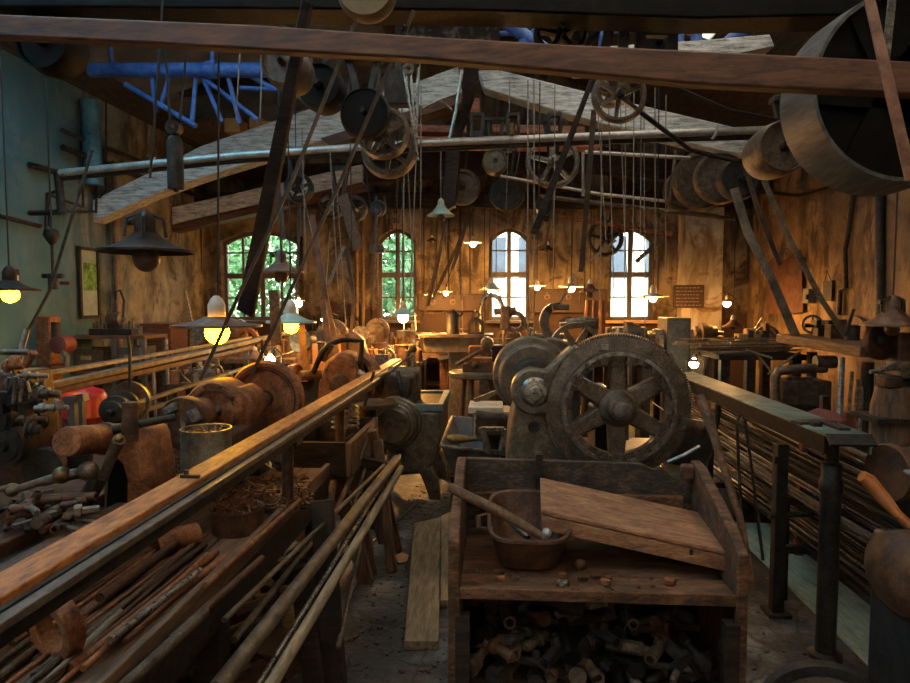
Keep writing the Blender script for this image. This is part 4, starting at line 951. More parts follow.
# pedestal
m = MB().prism([P(518,384,GY+.05),P(548,380,GY+.05),P(566,450,GY+.05),P(572,474,GY+.05),P(506,474,GY+.05),P(509,440,GY+.05)], (0,.5,0))
m.build('pedestal', castg, t, .015)
MB().lathe(P(534,427,GY+.04), YD, [(0,4.5*k),(0,6*k),(.02,6*k),(.02,4.5*k)], 20, closed=True).build('port_rim', irond, t)
MB().lathe(P(534,427,GY+.04), YD, [(.008,.0),(.009,4.6*k)], 20, caps=False).build('port_hole', irond, t)
zb_ = P(540,474,GY).z
MB().box((gcx.x-.05, GY+.42, zb_-.03), (.95,.9,.08)).build('base_plate', castg, t, .012)
MB().box((gcx.x-.35, GY+.35, (zb_-.07)/2), (.22,.6,zb_-.07)).build('leg', irond, t, .01)
MB().box((gcx.x+.3, GY+.35, (zb_-.07)/2), (.22,.6,zb_-.07)).build('leg', irond, t, .01)
MB().box((gcx.x+.0, GY+.4, (gcx.z+zb_)/2-.05), (.14,.3,gcx.z-zb_-.02)).build('bearing_stand', irond, t, .012)
MB().tube(gcx, gcx+YD*.6, .045).build('main_spindle', steel, t)
# cone pulley behind
kc = S(3.55)
cc = P(532,378,3.55)
MB().lathe(cc-V((0,0,0)), YD, [(0,.03),(0,31*kc),(.02,33.5*kc),(.10,33.5*kc),(.11,30*kc),(.12,38*kc),(.14,39.5*kc),(.24,39.5*kc),(.25,36*kc),(.25,.03)], 64).build('cone_pulley', castg, t)
MB().lathe(cc-V((0,.06,0)), YD, [(0,16*kc),(.02,20*kc),(.08,22*kc)], 40).build('cone_hub', irond, t)
MB().lathe(P(552,366,4.0), YD, [(0,.02),(0,26*S(4)),(.02,28*S(4)),(.1,28*S(4)),(.1,.02)], 48).build('rear_disc', castg, t)
# lower right shaft and clutch drum
MB().tube(P(681,424,GY-.02), P(703,428,GY+.05), .035).build('lever_boss', iron, t)
MB().lathe(P(690,448,GY+.18), YD, [(0,.02),(0,22*k),(.02,25*k),(.16,25*k),(.16,.02)], 40).build('clutch_drum', irond, t)
MB().path([P(668,462,GY-.03),P(684,455,GY-.05),P(700,446,GY-.05)], .009, 6).build('lever', steel, t)
MB().box(P(605,347,GY-.03), (.03,.03,.025)).build('index_stop', steel, t)
MB().bar(P(538,452,GY-.2), P(538,476,GY-.2), .03, .02, (0,1,0)).build('index_post', iron, t)
# chain seen through
t = thing('hook_plate', 'small pale slotted plate visible through the big gear spokes', 'plate', P(627,388,3.75))
MB().ringprism([P(622,362,3.75),P(632,362,3.75),P(632,388,3.75),P(622,388,3.75)], [P(625,365,3.75),P(629,365,3.75),P(629,385,3.75),P(625,385,3.75)], (0,.02,0)).build('plate', castg, t)
MB().tube(P(627,388,3.76), P(627,440,3.76), .01).build('stem', castg, t)
# carriage, crank and trough in front-left of the headstock
t = thing('chip_trough', 'grey sheet metal trough with flared sides left of the big gear machine', 'trough', P(470,470,4.3))
f0, f1, f2, f3 = P(441,446,4.1), P(500,453,4.1), P(505,420,4.7), P(452,417,4.7)
g0, g1, g2, g3 = P(454,476,4.2), P(498,476,4.2), P(500,445,4.65), P(460,440,4.65)
m = MB(); e = .012
for a, b, c, d in ((f0,f1,g1,g0),(f1,f2,g2,g1),(f2,f3,g3,g2),(f3,f0,g0,g3),(g0,g1,g2,g3)):
    nrm = (b-a).cross(d-a).normalized()*e; m.hexa([a,b,c,d], [a+nrm,b+nrm,c+nrm,d+nrm])
m.build('tray', cabinet, t)
MB().path([f0,f1,f2,f3,f0], .012, 8).build('rolled_rim', steel, t)
for q in (g0,g1,g2,g3): MB().tube((q.x,q.y,0), q, .022).build('leg', irond, t)
t = thing('lathe_carriage', 'lathe carriage with egg shaped crank handle above the grey trough', 'carriage', P(490,455,4.0))
MB().box(P(486,407,4.2), (.22,.28,.04)).build('cross_slide', M('dusty_pale_plate', [(150,138,116),(196,184,160)], 8, (.5,.8), .1, .1), t, .006)
MB().tube(P(476,415,4.05), P(508,418,4.1), .03).build('feed_shaft', iron, t)
MB().tube(P(475,413,4.0), P(475,439,3.98), .012).build('crank_arm', steel, t)
MB().path([P(477,439,3.96),P(470,439,3.96),P(460,439,3.96),P(452,439,3.96),P(447,438,3.96)], [.012,.016,.028,.03,.012], 12).build('crank_handle', brass, t)
MB().bar(P(482,427,4.0), P(489,453,4.0), .04, .03, (0,1,0)).build('bracket', castg, t, .005)
for a, b in [((485,429),(504,429)), ((488,452),(504,452)), ((504,429),(503,455))]: MB().bar(P(*a,4.02), P(*b,4.02), .025, .03, (0,1,0)).build('link', steel, t)
MB().box(P(495,420,4.45), (.3,.3,.16)).build('apron', iron, t, .01)
MB().bar(P(474,401,4.3), P(499,391,4.3), .03, .03, (0,1,0)).build('tool_bar', castg, t, .004)
MB().box((P(495,420,4.5).x, 4.5, P(495,420,4.5).z/2-.05), (.16,.2,P(495,420,4.5).z-.1)).build('pillar', irond, t)
# ================================================================= TANK MACHINE on bowed legs
t = thing('coolant_tank_machine', 'cast iron machine with deep tank on bowed legs in the aisle', 'machine', P(405,500,5.3))
Yt = 5.1; k = S(Yt)
q = lambda a, b: P(a, b, Yt)
m = MB(); pr = [q(386,412),q(440,412),q(441,440),q(436,462),q(424,474),q(396,476),q(388,468)]
m.prism(pr, (0,.75,0)); m.build('tank', castg, t, .02)
ru = [q(384,410),q(443,409),V(q(443,409))+V((0,.85,0)),V(q(384,410))+V((0,.85,0))]
ri_ = [q(388,410),q(438,409),V(q(438,409))+V((-.02,.8,0)),V(q(388,410))+V((.02,.8,0))]
ri_ = [V((p.x,p.y+(.05 if i < 2 else 0),p.z)) for i, p in enumerate(ri_)]
MB().ringprism([V(p)+V((0,0,-.02)) for p in ru], [V(p)+V((0,0,-.02)) for p in ri_], (0,0,.06)).build('tank_rim', greygreen, t, .005)
for a, s in ((424,1),(392,-1)):
    for dy in (0,.62):
        f = [q(a-7,468),q(a+7,468),q(a+9*s+6,482),q(a+11*s+6,500.2),q(a+11*s-5,500.2),q(a+6*s-6,484)]
        MB().prism([V(p)+V((0,dy,0)) for p in f], (0,.08,0)).build('leg', iron, t, .01)
cp = P(392,426,4.95); kk = S(4.95)
MB().lathe(cp, YD, [(-.02,.02),(-.02,17*kk),(0,19*kk),(.01,19*kk),(.02,22*kk),(.05,22.5*kk),(.06,25*kk),(.1,25.5*kk),(.11,28*kk),(.16,28*kk),(.16,.02)], 56).build('cone_pulley', castg, t)
for q_, y_ in ((18.5,-.001),(21.8,.017),(25,.057),(27.6,.107)): MB().lathe(cp+YD*y_, YD, [(0,(q_-.7)*kk),(-.006,(q_-.3)*kk),(0,(q_+.3)*kk),(.01,q_*kk)], 56, closed=True).build('step_edge', steel, t)
co_ = q(414,410); MB().box((co_.x,Yt+.42,co_.z+.012), (.40,.72,.02)).build('coolant_surface', soot_shade, t)
MB().lathe(P(388,425,4.85), YD, [(0,4*kk),(.05,5*kk),(.08,5*kk)], 20).build('spindle_nose', steel, t)
MB().box(P(402,392,5.4), (.28,.4,.36)).build('column', iron, t, .03)
MB().tube(P(389,372,5.3), P(420,372,5.3), .05).build('cross_arm', iron, t)
MB().path([P(398,372,5.2), P(401,392,5.1), P(404,402,5.1), P(410,394,5.1), P(411,378,5.1)], .018, 8).build('hose', irond, t)
for a, b, c_ in ((408,350,402),(413,352,398),(418,362,400)): MB().tube(P(a,b,5.3), P(a,c_,5.3), .02).build('spindle', steel if a == 413 else iron, t)
MB().ball(P(413,349,5.3), .035, 12).build('lever_knob', brass, t)
t = thing('tray_table', 'small pale tray table before the stepped pulley of the tank machine', 'table', P(372,407,4.7))
MB().lathe(P(372,406,4.75), (0,0,1), [(0,.17),(.0,.19),(.03,.2),(.03,.185),(.008,.18),(.008,.0)], 32, caps=False).build('tray', castg, t)
c = P(372,406,4.75); MB().tube((c.x,c.y,0), c, .03).build('leg', irond, t)

# ================================================================= LEFT: rail, bench, lathe
ZT = 1.15; Ya, Ye = .55, 6.25
t = thing('bar_rail', 'long ochre-topped bar rail running down the hall on the lathe side', 'rail', (-.95, 3.7, 0))
MB().box((-.968, (Ya+Ye)/2, ZT-.015), (.088, Ye-Ya, .03)).build('top_board', railtop, t, .004)
MB().box((-.912, (Ya+Ye)/2, ZT-.03), (.012, Ye-Ya, .03)).build('groove_strip', irond, t)
MB().box((-.893, (Ya+Ye)/2, ZT-.03), (.03, Ye-Ya, .02)).build('ledge', railst, t, .003)
MB().box((-.93, (Ya+Ye)/2, ZT-.058), (.06, Ye-Ya, .05)).build('side_channel', irond, t, .004)
for y in (2.9, 3.9, 5.75):
    MB().tube((-.96, y, (.785 if y < 3.5 else (.71 if y < 4.5 else 0))), (-.96, y, ZT-.08), .028).build('support_post', rustd, t)
    MB().box((-.96, y, ZT-.09), (.12,.1,.02)).build('saddle', irond, t)
pb = P(157,505,1.9); 
solo(MB().tube((-.97,1.95,ZT+.001), (-.97,1.95,ZT+.025), .008).box((-.955,1.945,ZT+.006), (.06,.012,.01)), 'bent_bolt', irond, 'small dark bolt standing on the near end of the ochre rail', 'bolt')
solo(MB().path([P(310,408,4.0), P(318,400,3.95), P(330,398,3.9), P(336,402,3.9)], .01, 6), 'rail_hook', irond, 'dark bent hook lying across the middle of the ochre rail', 'hook')
BZ = .75; bx0, bx1, by0, by1 = -1.74, -.95, .7, 3.62
t = thing('lathe_bench', 'long old wooden lathe bench covered with scrap beneath the ochre rail', 'bench', ((bx0+bx1)/2, 2.4, 0))
m = MB()
for k in range(5):
    w_ = (bx1-bx0)/5; m.box((bx0+w_*(k+.5), (by0+by1)/2, BZ-.025), (w_-.006, by1-by0, .05))
m.build('top_planks', wood, t, .004)
MB().box((bx1-.012, (by0+by1)/2, BZ+.012), (.025, by1-by0, .035)).build('edge_lip', wood, t, .004)
MB().box((bx1-.03, (by0+by1)/2, BZ-.12), (.04, by1-by0, .14)).build('apron', wooddk, t, .006)
for y in (.9, 2.2, 3.5):
    for x in (bx1-.06, bx0+.06): MB().box((x, y, (BZ-.05)/2), (.09,.09,BZ-.05)).build('leg', wooddk, t, .008)
MB().box(((bx0+bx1)/2, (by0+by1)/2, .2), (.6,by1-by0-.2,.03)).build('lower_shelf', wooddk, t)
# scrap on lower shelf
for k in range(14):
    kd = R.randrange(6); o = fit(kd, R.uniform(.12,.3), R.uniform(.02,.05)).build(FN[kd][0], R.choice([irond,iron,rustd]), None, 0, (0,0,0))
    o.location = (R.uniform(-1.2,-1.05), 1.6+k*.14, .27); o.rotation_euler = (R.random(), 0, R.uniform(0,3))
    tag(o, '%s lying on the dark shelf under the lathe bench' % FN[kd][1], 'fitting', FN[kd][1]+'s under the lathe bench')
# things lying on the bench under the rail
c = PZ(238,530,BZ); 
t = thing('round_tin', 'round dark tin heaped with swarf on the lathe bench', 'tin', c)
r_ = 26*S(c.y)
MB().lathe(c, (0,0,1), [(0,.01),(0,r_*.97),(.012,r_),(.085,r_),(.095,r_*1.05),(.1,r_*1.03),(.095,r_*.95),(.06,r_*.93),(.06,.01)], 40, caps=False).build('tin', rustd, t)
t['_w'] = tuple(c)
sw = MB()
for k in range(160):
    a = R.uniform(0,6.28); q = r_*.85*R.random()**.5; p = c+V((math.cos(a)*q, math.sin(a)*q, .07+.05*(1-q/r_)+R.uniform(0,.02)))
    d = V((R.gauss(0,1),R.gauss(0,1),R.gauss(0,.5))).normalized()*R.uniform(.012,.03); sw.bar(p-d, p+d, .005, .004)
s_ = sw.build('swarf_heap', chips, t); s_['kind'] = 'stuff'
can = PZ(158,545,BZ)
can = P(170,553,1.0/(0.0+1)*0+2.35)
can = V((P(176,543,2.35).x, 2.35, BZ+.045))
t = thing('rusty_can', 'rusty open can lying on its side among bars on the lathe bench', 'can', can-V((0,0,.045)))
d = V((.62,.78,.0)).normalized()
MB().lathe(can-d*.08, d, [(0,.045),(0,.05),(.004,.051),(.02,.049),(.15,.049),(.16,.051),(.16,.005),(.15,.005),(.14,.044),(0,.045)], 36, closed=True).build('can_body', rust, t)
nb = 0
for (a, b, e, f, r, mt, lb) in [
    ((62,635),(150,560),BZ+.02,0,.014,rust,'thick rusty bar lying nearest the ochre rail'),
    ((75,640),(205,545),BZ+.018,0,.012,rustd,'rusty bar lying second from the ochre rail'),
    ((95,650),(216,552),BZ+.018,0,.013,rust,'rusty bar lying third from the ochre rail'),
    ((70,668),(228,556),BZ+.02,0,.014,rust,'long rusty bar lying below the rusty can'),
    ((110,640),(200,570),BZ+.05,0,.011,steel,'thin pale bar lying on top of the rusty bars'),
    ((40,690),(120,612),BZ+.02,0,.012,woodpale,'pale stick lying at the near end of the lathe bench'),
    ((170,640),(262,558),BZ+.012,0,.012,rustd,'dark flat bar lying by the front lip of the lathe bench'),
    ((120,690),(205,612),BZ+.012,0,.016,iron,'dark bar lying along the near front lip of the lathe bench'),
    ((100,598),(180,540),BZ+.05,0,.016,rustd,'slanting rusty rod resting near the can mouth'),
    ((205,585),(300,500),BZ+.05,0,.010,rust,'long rusty rod pointing across the round tin'),
    ((228,468),(262,492),BZ+.06,0,.011,rustd,'short rod lying on the swarf behind the round tin')]:
    p, q = PZ(*a, e), PZ(*b, e); solo(MB().tube(p, q, r, n=10), 'metal_bar', mt, lb, 'bar')
ring = PZ(58,625,BZ+.09)
t = thing('cast_ring', 'orange-lit rusty cast ring part at the near end of the lathe bench', 'machine part', ring-V((0,0,.09)))
MB().lathe(ring-V((0,.04,0)), V((.4,1,.1)), [(0,.055),(0,.085),(.05,.085),(.05,.055)], 32, closed=True).build('ring', rust, t, .004)
MB().box(ring-V((-.01,0,.085)), (.12,.08,.03)).build('foot', rustd, t, .006)
m = MB(); 
for k in range(420):
    u, v = R.random(), R.random(); p = PZ(215+95*u, 482+30*v-8*u, BZ+.02+.06*R.random()*(1-abs(u-.5)*1.6)*(1-abs(v-.5)))
    d = V((R.gauss(0,1),R.gauss(0,1),R.gauss(0,.4))).normalized()*R.uniform(.012,.04); m.bar(p-d, p+d, R.uniform(.005,.014), .006)
o = solo(m, 'swarf_pile', chips, 'heap of rusty swarf and clippings on the lathe bench behind the round tin', 'swarf', None, 0, 'stuff')
for k in range(30):
    p = PZ(R.uniform(262,320), R.uniform(488,515), BZ); s = R.uniform(.012,.025)
    solo(MB().ball(p+V((0,0,s*.6)), s, 6, (1.3,.9,.7)), 'metal_lump', R.choice([iron, castg, irond]), 'small grey metal lump in the litter beside the round tin', 'scrap', 'metal lumps on the lathe bench')
# lathe standing on the bench
LX = -1.45
t = thing('engine_lathe', 'old rust-brown engine lathe with flat discs standing on the bench', 'lathe', (LX, 2.9, BZ))
MB().box((LX-.08, 2.6, .93), (.07,2.2,.08)).build('bed_way', rustd, t, .006)
MB().box((LX+.1, 2.6, .93), (.07,2.2,.08)).build('bed_way', rustd, t, .006)
MB().box((LX+.01, 2.6, .90), (.2,2.1,.05)).build('bed_web', irond, t)
for y in (1.75, 3.5): MB().box((LX+.01, y, .82), (.3,.16,.15)).build('bed_foot', rustd, t, .01)
# tailstock
Yt = 2.25
m = MB().prism([P(100,514,Yt),P(152,512,Yt),P(149,470,Yt),P(141,432,Yt),P(122,428,Yt),P(108,440,Yt),P(100,475,Yt)], (0,.22,0))
m.build('tailstock', rust, t, .035)
MB().prism([P(106,512,Yt-.003),P(127,512,Yt-.003),P(127,480,Yt-.003),P(123,464,Yt-.003),P(116,458,Yt-.003),P(109,468,Yt-.003)], (0,.01,0)).build('recess_shade', soot_shade, t)  # near-black plate stands for the shade of a casting recess
MB().lathe(P(103,439,2.27), P(126,436,2.45)-P(66,442,2.05), [(0,.05),(0,.06),(.03,.06),(.03,.05)], 28, closed=True).build('barrel_collar', rustd, t)
MB().lathe(P(66,442,2.05), P(126,436,2.45)-P(66,442,2.05), [(0,.03),(.002,.048),(.02,.052),(.4,.052),(.41,.035)], 28).build('tailstock_barrel', rust, t)
MB().tube(P(130,440,Yt), P(130,402,Yt), .03, .026).build('tool_post', rustd, t)
MB().tube(P(112,430,Yt-.02), P(175,417,Yt+.1), .016, .014).build('boring_bar', irond, t)
MB().path([P(103,478,Yt-.1), P(112,455,Yt-.12), P(119,440,Yt-.14)], [.017,.019,.022], 12).build('clamp_lever', iron, t)
MB().ball(P(119,439,Yt-.14), .017, 12).build('lever_end', brass, t)
MB().path([P(8,492,Yt-.2), P(40,482,Yt-.18), P(62,476,Yt-.16), P(95,471,Yt-.12)], [.012,.014,.018,.022], 12).build('ball_lever', iron, t)
for a, b, r in ((62,475,.03),(88,471,.034),(12,490,.024)): MB().ball(P(a,b,Yt-.16), r, 16).build('lever_ball', brass if a < 70 else iron, t)
MB().path([P(84,505,Yt-.1),P(92,490,Yt-.1),P(100,475,Yt-.08)], .03, 12).build('crank_arm', irond, t)
# chuck and headstock
Yc = 2.9; k = S(Yc)
ch = P(177,424,Yc)
MB().lathe(P(182,423,Yc), YD, [(0,.02),(0,26*k),(.015,27*k),(.05,27*k),(.05,.02)], 48).build('face_plate', rustd, t)
m = MB()
for a in (.5,2.1,3.6,5.2):
    d = V((math.cos(a),0,math.sin(a))); MB().box(P(182,423,Yc)+d*18*k-V((0,.02,0)), (.035,.05,.06), (0,-a,0)).build('chuck_jaw', steeld, t, .004)
MB().lathe(P(186,420,Yc+.04), YD, [(0,18*k),(.02,19*k),(.16,19*k),(.18,15*k)], 36).build('chuck_body', rust, t)
MB().lathe(P(213,412,Yc+.22), YD, [(0,.02),(0,30*S(3.1)),(.03,33*S(3.1)),(.16,33*S(3.1)),(.16,.02)], 56).build('bull_gear_cover', rust, t)
MB().lathe(P(213,412,Yc+.2), YD, [(0,22*S(3.1)),(.0,24*S(3.1)),(.03,24*S(3.1)),(.03,22*S(3.1))], 48, closed=True).build('cover_ring', rustd, t)
for k_ in range(10):
    a = 2*PI*k_/10; d = V((math.cos(a),0,math.sin(a))); MB().lathe(P(213,412,Yc+.22)+d*28*S(3.1)-YD*.012, YD, [(0,.006),(.002,.009),(.02,.009)], 10).build('cover_bolt', iron, t)
m = MB().prism([P(224,395,3.15),P(238,386,3.15),P(250,394,3.15),P(254,410,3.15),P(248,430,3.15),P(236,440,3.15),P(222,436,3.15)], (0,.2,0)); m.build('back_gear_case', rust, t, .02)
MB().lathe(P(231,411,3.1), YD, [(0,6*S(3.1)),(.005,10*S(3.1)),(.06,10*S(3.1))], 28).build('gear_boss', rust, t)
dc = P(264,399,3.42); kd_ = S(3.42)
MB().lathe(dc, YD, [(0,.02),(.02,.03),(.02,28*kd_),(0,31*kd_),(0,37*kd_),(.02,39*kd_),(.06,39*kd_),(.07,37*kd_),(.07,.02)], 64).build('spoked_disc', rust, t)
MB().lathe(dc-V((0,.002,0)), YD, [(0,32*kd_),(0,33.5*kd_),(.01,33.5*kd_),(.01,32*kd_)], 56, closed=True).build('rim_groove', irond, t)
MB().lathe(dc-V((0,.03,0)), YD, [(0,4*kd_),(.01,8*kd_),(.06,9*kd_)], 24).build('disc_hub', rustd, t)
MB().tube(P(180,422,Yc), dc+YD*.1, .03).build('spindle', steeld, t)
MB().box((LX+.06, 3.2, 1.02), (.3,.5,.14)).build('headstock_base', rustd, t, .02)
# sheet can in front of the chuck
c = V((P(207,470,2.62).x, 2.62, 0)); zc0 = .97; zc1 = P(207,428,2.62).z; rc = 25*S(2.62)
t = thing('open_can', 'tall dented sheet-metal can full of chips in front of the lathe chuck', 'can', (c.x, c.y, zc0))
MB().lathe((c.x,c.y,zc0), (0,0,1), [(0,.01),(0,rc),(.005,rc*1.02),(.01,rc),(zc1-zc0-.006,rc),(zc1-zc0,rc*1.03),(zc1-zc0,rc*.97),(zc1-zc0-.03,rc*.95),(zc1-zc0-.03,.01)], 40, caps=False).build('can_body', M('dented_sheet_iron', [(64,58,48),(116,106,88),(168,154,128)], 6, (.3,.55), .25, .25), t)
sw = MB()
for k in range(120):
    a = R.uniform(0,6.28); q = rc*.86*R.random()**.5; p = V((c.x+math.cos(a)*q, c.y+math.sin(a)*q, zc1-.03+R.uniform(0,.025)))
    d = V((R.gauss(0,1),R.gauss(0,1),R.gauss(0,.4))).normalized()*R.uniform(.01,.02); sw.bar(p-d, p+d, .005, .004)
s_ = sw.build('chip_filling', chips, t); s_['kind'] = 'stuff'
m = MB()
for k in range(300):
    p = V((R.uniform(-1.5,-1.28), R.uniform(2.45,2.9), .965+R.uniform(0,.06))); d = V((R.gauss(0,1),R.gauss(0,1),R.gauss(0,.4))).normalized()*R.uniform(.008,.02); m.bar(p-d, p+d, .006, .005)
solo(m, 'swarf_pile', chips, 'rust-red swarf pile on the lathe bed between tailstock and can', 'swarf', None, 0, 'stuff')
# tools scattered on the near end of the lathe bed
for k in range(34):
    kd = R.randrange(6); o = fit(kd, R.uniform(.06,.14), R.uniform(.008,.016)).build(FN[kd][0], R.choice([irond, iron, rustd, iron, rustd]), None, 0, (0,0,0))
    p = P(R.uniform(2,88), R.uniform(478,512), R.uniform(1.9,2.15)); o.location = (p.x, p.y, .99+.03*(k % 3)); o.rotation_euler = (R.random(), 0, R.uniform(0,3))
    tag(o, '%s strewn on the near end of the lathe bed beside the ball levers' % FN[kd][1], 'fitting', FN[kd][1]+'s strewn on the lathe bed')
# second bench on the far left
t = thing('side_bench', 'dark bench along the far side of the lathe carrying the turret machine', 'bench', (-2.3, 2.8, 0))
MB().box((-2.3,2.75,.78), (.9,2.4,.06)).build('top', wooddk, t, .006)
for x in (-2.68,-1.92):
    for y in (1.7,3.85): MB().box((x,y,.375), (.09,.09,.75)).build('leg', wooddk, t)
t = thing('turret_machine', 'dark turret machine with stacked pulleys and spindles at the edge of the view', 'machine', (-1.95,2.55,.81))
Yq = 2.6
MB().prism([P(-20,490,Yq),P(30,490,Yq),P(28,420,Yq),P(20,372,Yq),P(-20,372,Yq)], (0,.2,0)).build('column', rustd, t, .015)
def stepped(p, ax, L, r, n=24):
    pf = [(0,r*.35),(.004,r*.5),(L*.12,r*.5),(L*.13,r*.85),(L*.25,r),(L*.32,r),(L*.33,r*.7),(L*.55,r*.7),(L*.56,r*.95),(L*.62,r*.95),(L*.63,r*.55),(L*.9,r*.5),(L,r*.4)]
    return MB().lathe(p, ax, pf, n)
for (a, b), r, L, dy, mt in [((4,384),.052,.30,-.1,rustd),((30,394),.034,.22,-.16,iron),((8,402),.046,.26,-.12,irond),((34,408),.024,.24,-.2,steeld),((16,420),.03,.22,-.16,rustd),((24,430),.045,.12,-.2,irond),((2,366),.036,.16,-.1,rust),((20,376),.022,.2,-.18,iron)]:
    stepped(P(a,b,Yq+dy), V((.93,.3,-.02)), L*.5, r*.85).build('spindle', mt, t)
for a, b, r in ((4,446,.085),(30,420,.05),(-4,420,.07)):
    MB().lathe(P(a,b,Yq-.06), V((.15,1,0)), [(-.02,r*.25),(0,r*.3),(0,r*.75),(.008,r*.8),(.008,r),(.05,r),(.05,r*.3)], 32).build('pulley', irond, t)
for k in range(7): MB().box(P(2+k*6,R.uniform(378,412),Yq-.14), (R.uniform(.02,.05),.05,R.uniform(.02,.06)), (0,R.uniform(-.5,.5),0)).build('clamp_block', R.choice([iron,rustd,irond]), t, .004)
for k in range(6): MB().tube(P(6+k*7,380+R.uniform(0,30),Yq-.19), P(9+k*7,372+R.uniform(0,28),Yq-.2), .006).build('pin', steeld, t)
MB().tube(P(16,372,Yq-.05), P(26,330,Yq+.1), .014).build('upright_lever', iron, t)
MB().tube(P(2,352,Yq-.05), P(30,352,Yq-.05), .012).build('cross_lever', iron, t)
MB().ball(P(14,362,Yq-.08), .028, 16).build('gear_knob', rust, t)
MB().tube(P(26,366,Yq-.1), P(34,352,Yq-.12), .014).build('short_lever', rust, t)
MB().tube(P(56,402,Yq-.1), P(60,404,2.3), .014).build('stop_rod', steeld, t)
for a, b, r, lb in ((62,458,27,'larger disc'),(42,468,20,'smaller disc')):
    q = P(a,b,2.75 if r > 25 else 2.6); m = MB().lathe(q, V((-.25,1,0)), [(0,.02),(0,r*S(2.7)*.96),(.015,r*S(2.7)),(.05,r*S(2.7)),(.05,.02)], 40)
    solo(m, 'grinding_disc', irond, 'dark flat iron disc leaning by the lathe tailstock, %s' % lb, 'disc')
# spindle head behind the tailstock
t = thing('spindle_head', 'small stepped spindle head with round guard behind the tailstock', 'spindle head', P(120,440,2.95))
Ys = 2.85; k = S(Ys)
MB().lathe(P(108,414,Ys), P(128,404,Ys+.25)-P(108,414,Ys), [(0,.012),(.03,.02),(.035,.05),(.07,.05),(.075,.07),(.1,.07),(.105,.055),(.16,.055),(.165,.08),(.19,.08),(.2,.04),(.3,.04)], 32).build('spindle', irond, t)
MB().lathe(P(128,402,Ys+.2), P(128,404,Ys+.25)-P(108,414,Ys), [(0,.085),(0,.1),(.03,.1),(.03,.085)], 32, closed=True).build('guard_ring', iron, t)
MB().box(P(128,428,Ys+.25)-V((0,0,.14)), (.1,.16,.54)).build('stand', irond, t, .01)
MB().path([P(130,395,Ys+.2), P(130,350,Ys+.2), P(128,335,Ys+.2)], .007, 6).build('hose', cordd, t)
# ================================================================= LEFT BACK
def flatbar(a, b, Y0, Y1, w, th, mat, label, name='steel_rail', cat='rail'):
    return solo(MB().bar(P(*a, Y0), P(*b, Y1), w, th), name, mat, label, cat, None, .004)
flatbar((48,386),(300,330), 3.7, 7.2, .075, .035, railst, 'broad grey-brown rail crossing behind the lathe towards the lit lamps')
flatbar((52,392),(300,336), 3.7, 7.2, .05, .035, rustd, 'darker rail just beneath the broad grey-brown rail')
flatbar((44,374),(250,338), 3.9, 7.4, .05, .03, railst, 'thin upper rail behind the broad grey-brown rail')
flatbar((140,402),(300,350), 4.4, 7.2, .04, .025, railst, 'lower pale rail behind the rusty headstock')
flatbar((140,412),(250,378), 4.3, 6.0, .04, .025, railst, 'lowest pale rail behind the rusty headstock')
t = thing('rail_trestle', 'grey steel trestle carrying the crossing rails behind the lathe', 'trestle', (P(76,440,4.2).x, 4.2, 0))
for a in (72, 80):
    p = P(a,392,4.1+.02*(a-72)); MB().bar((p.x,p.y,0), (p.x,p.y,p.z-.03), .05, .04, (0,1,0)).build('leg', cabinet, t)
p, q = P(66,400,4.15), P(86,397,4.15); MB().bar(p, q, .06, .05).build('cross_bar', cabinet, t)
t = thing('rail_trestle', 'second steel trestle carrying the far ends of the crossing rails', 'trestle', (P(252,370,6.6).x, 6.6, 0))
for a in (246, 258):
    p = P(a,346,6.6); MB().bar((p.x,p.y,0), (p.x,p.y,p.z-.02), .05, .04, (0,1,0)).build('leg', cabinet, t)
MB().bar(P(240,349,6.6), P(264,347,6.6), .06, .05).build('cross_bar', cabinet, t)
# red tank
rt = P(85,412,4.9); t = thing('red_tank', 'glossy red round tank with seam and cone bottom behind the lathe', 'tank', (rt.x, rt.y, 0))
k = S(4.9); c = V((rt.x, rt.y, P(85,438,4.9).z))
MB().lathe(c, (0,0,1), [(0,8*k),(4*k,13*k),(22*k,21*k),(24*k,22*k),(25*k,21.5*k),(44*k,21.5*k),(50*k,18*k),(54*k,8*k)], 40).build('tank_body', red, t)
MB().lathe((c.x,c.y,0), (0,0,1), [(0,15*k),(.03,15*k),(.04,6*k),(c.z,6*k)], 24).build('stand', irond, t)
pl = P(84,397,4.7); MB().box((c.x, c.y-21.7*k, c.z+44*k), (.045,.01,.05)).build('yellow_label', pale, t)
solo(MB().box((P(37,420,5).x, 5, .5), (.06,.06,1.0)), 'red_post', red, 'narrow red post beside the turret machine', 'post')
solo(MB().box((P(30,372,5.2).x, 5.2, P(30,372,5.2).z/2), (.18,.18,P(30,372,5.2).z)), 'drum_stack', redd, 'faded red box column behind the turret machine', 'box', None, .03)
# corrugated panel behind the red tank
m = MB()
for k in range(5): m.tube((P(44+k*4,440,5.3).x,5.3,0), (P(44+k*4,388,5.3).x,5.3,P(44,388,5.3).z), .035, n=8)
solo(m, 'ribbed_panel', woodz, 'ribbed wooden panel standing between red post and red tank', 'panel')
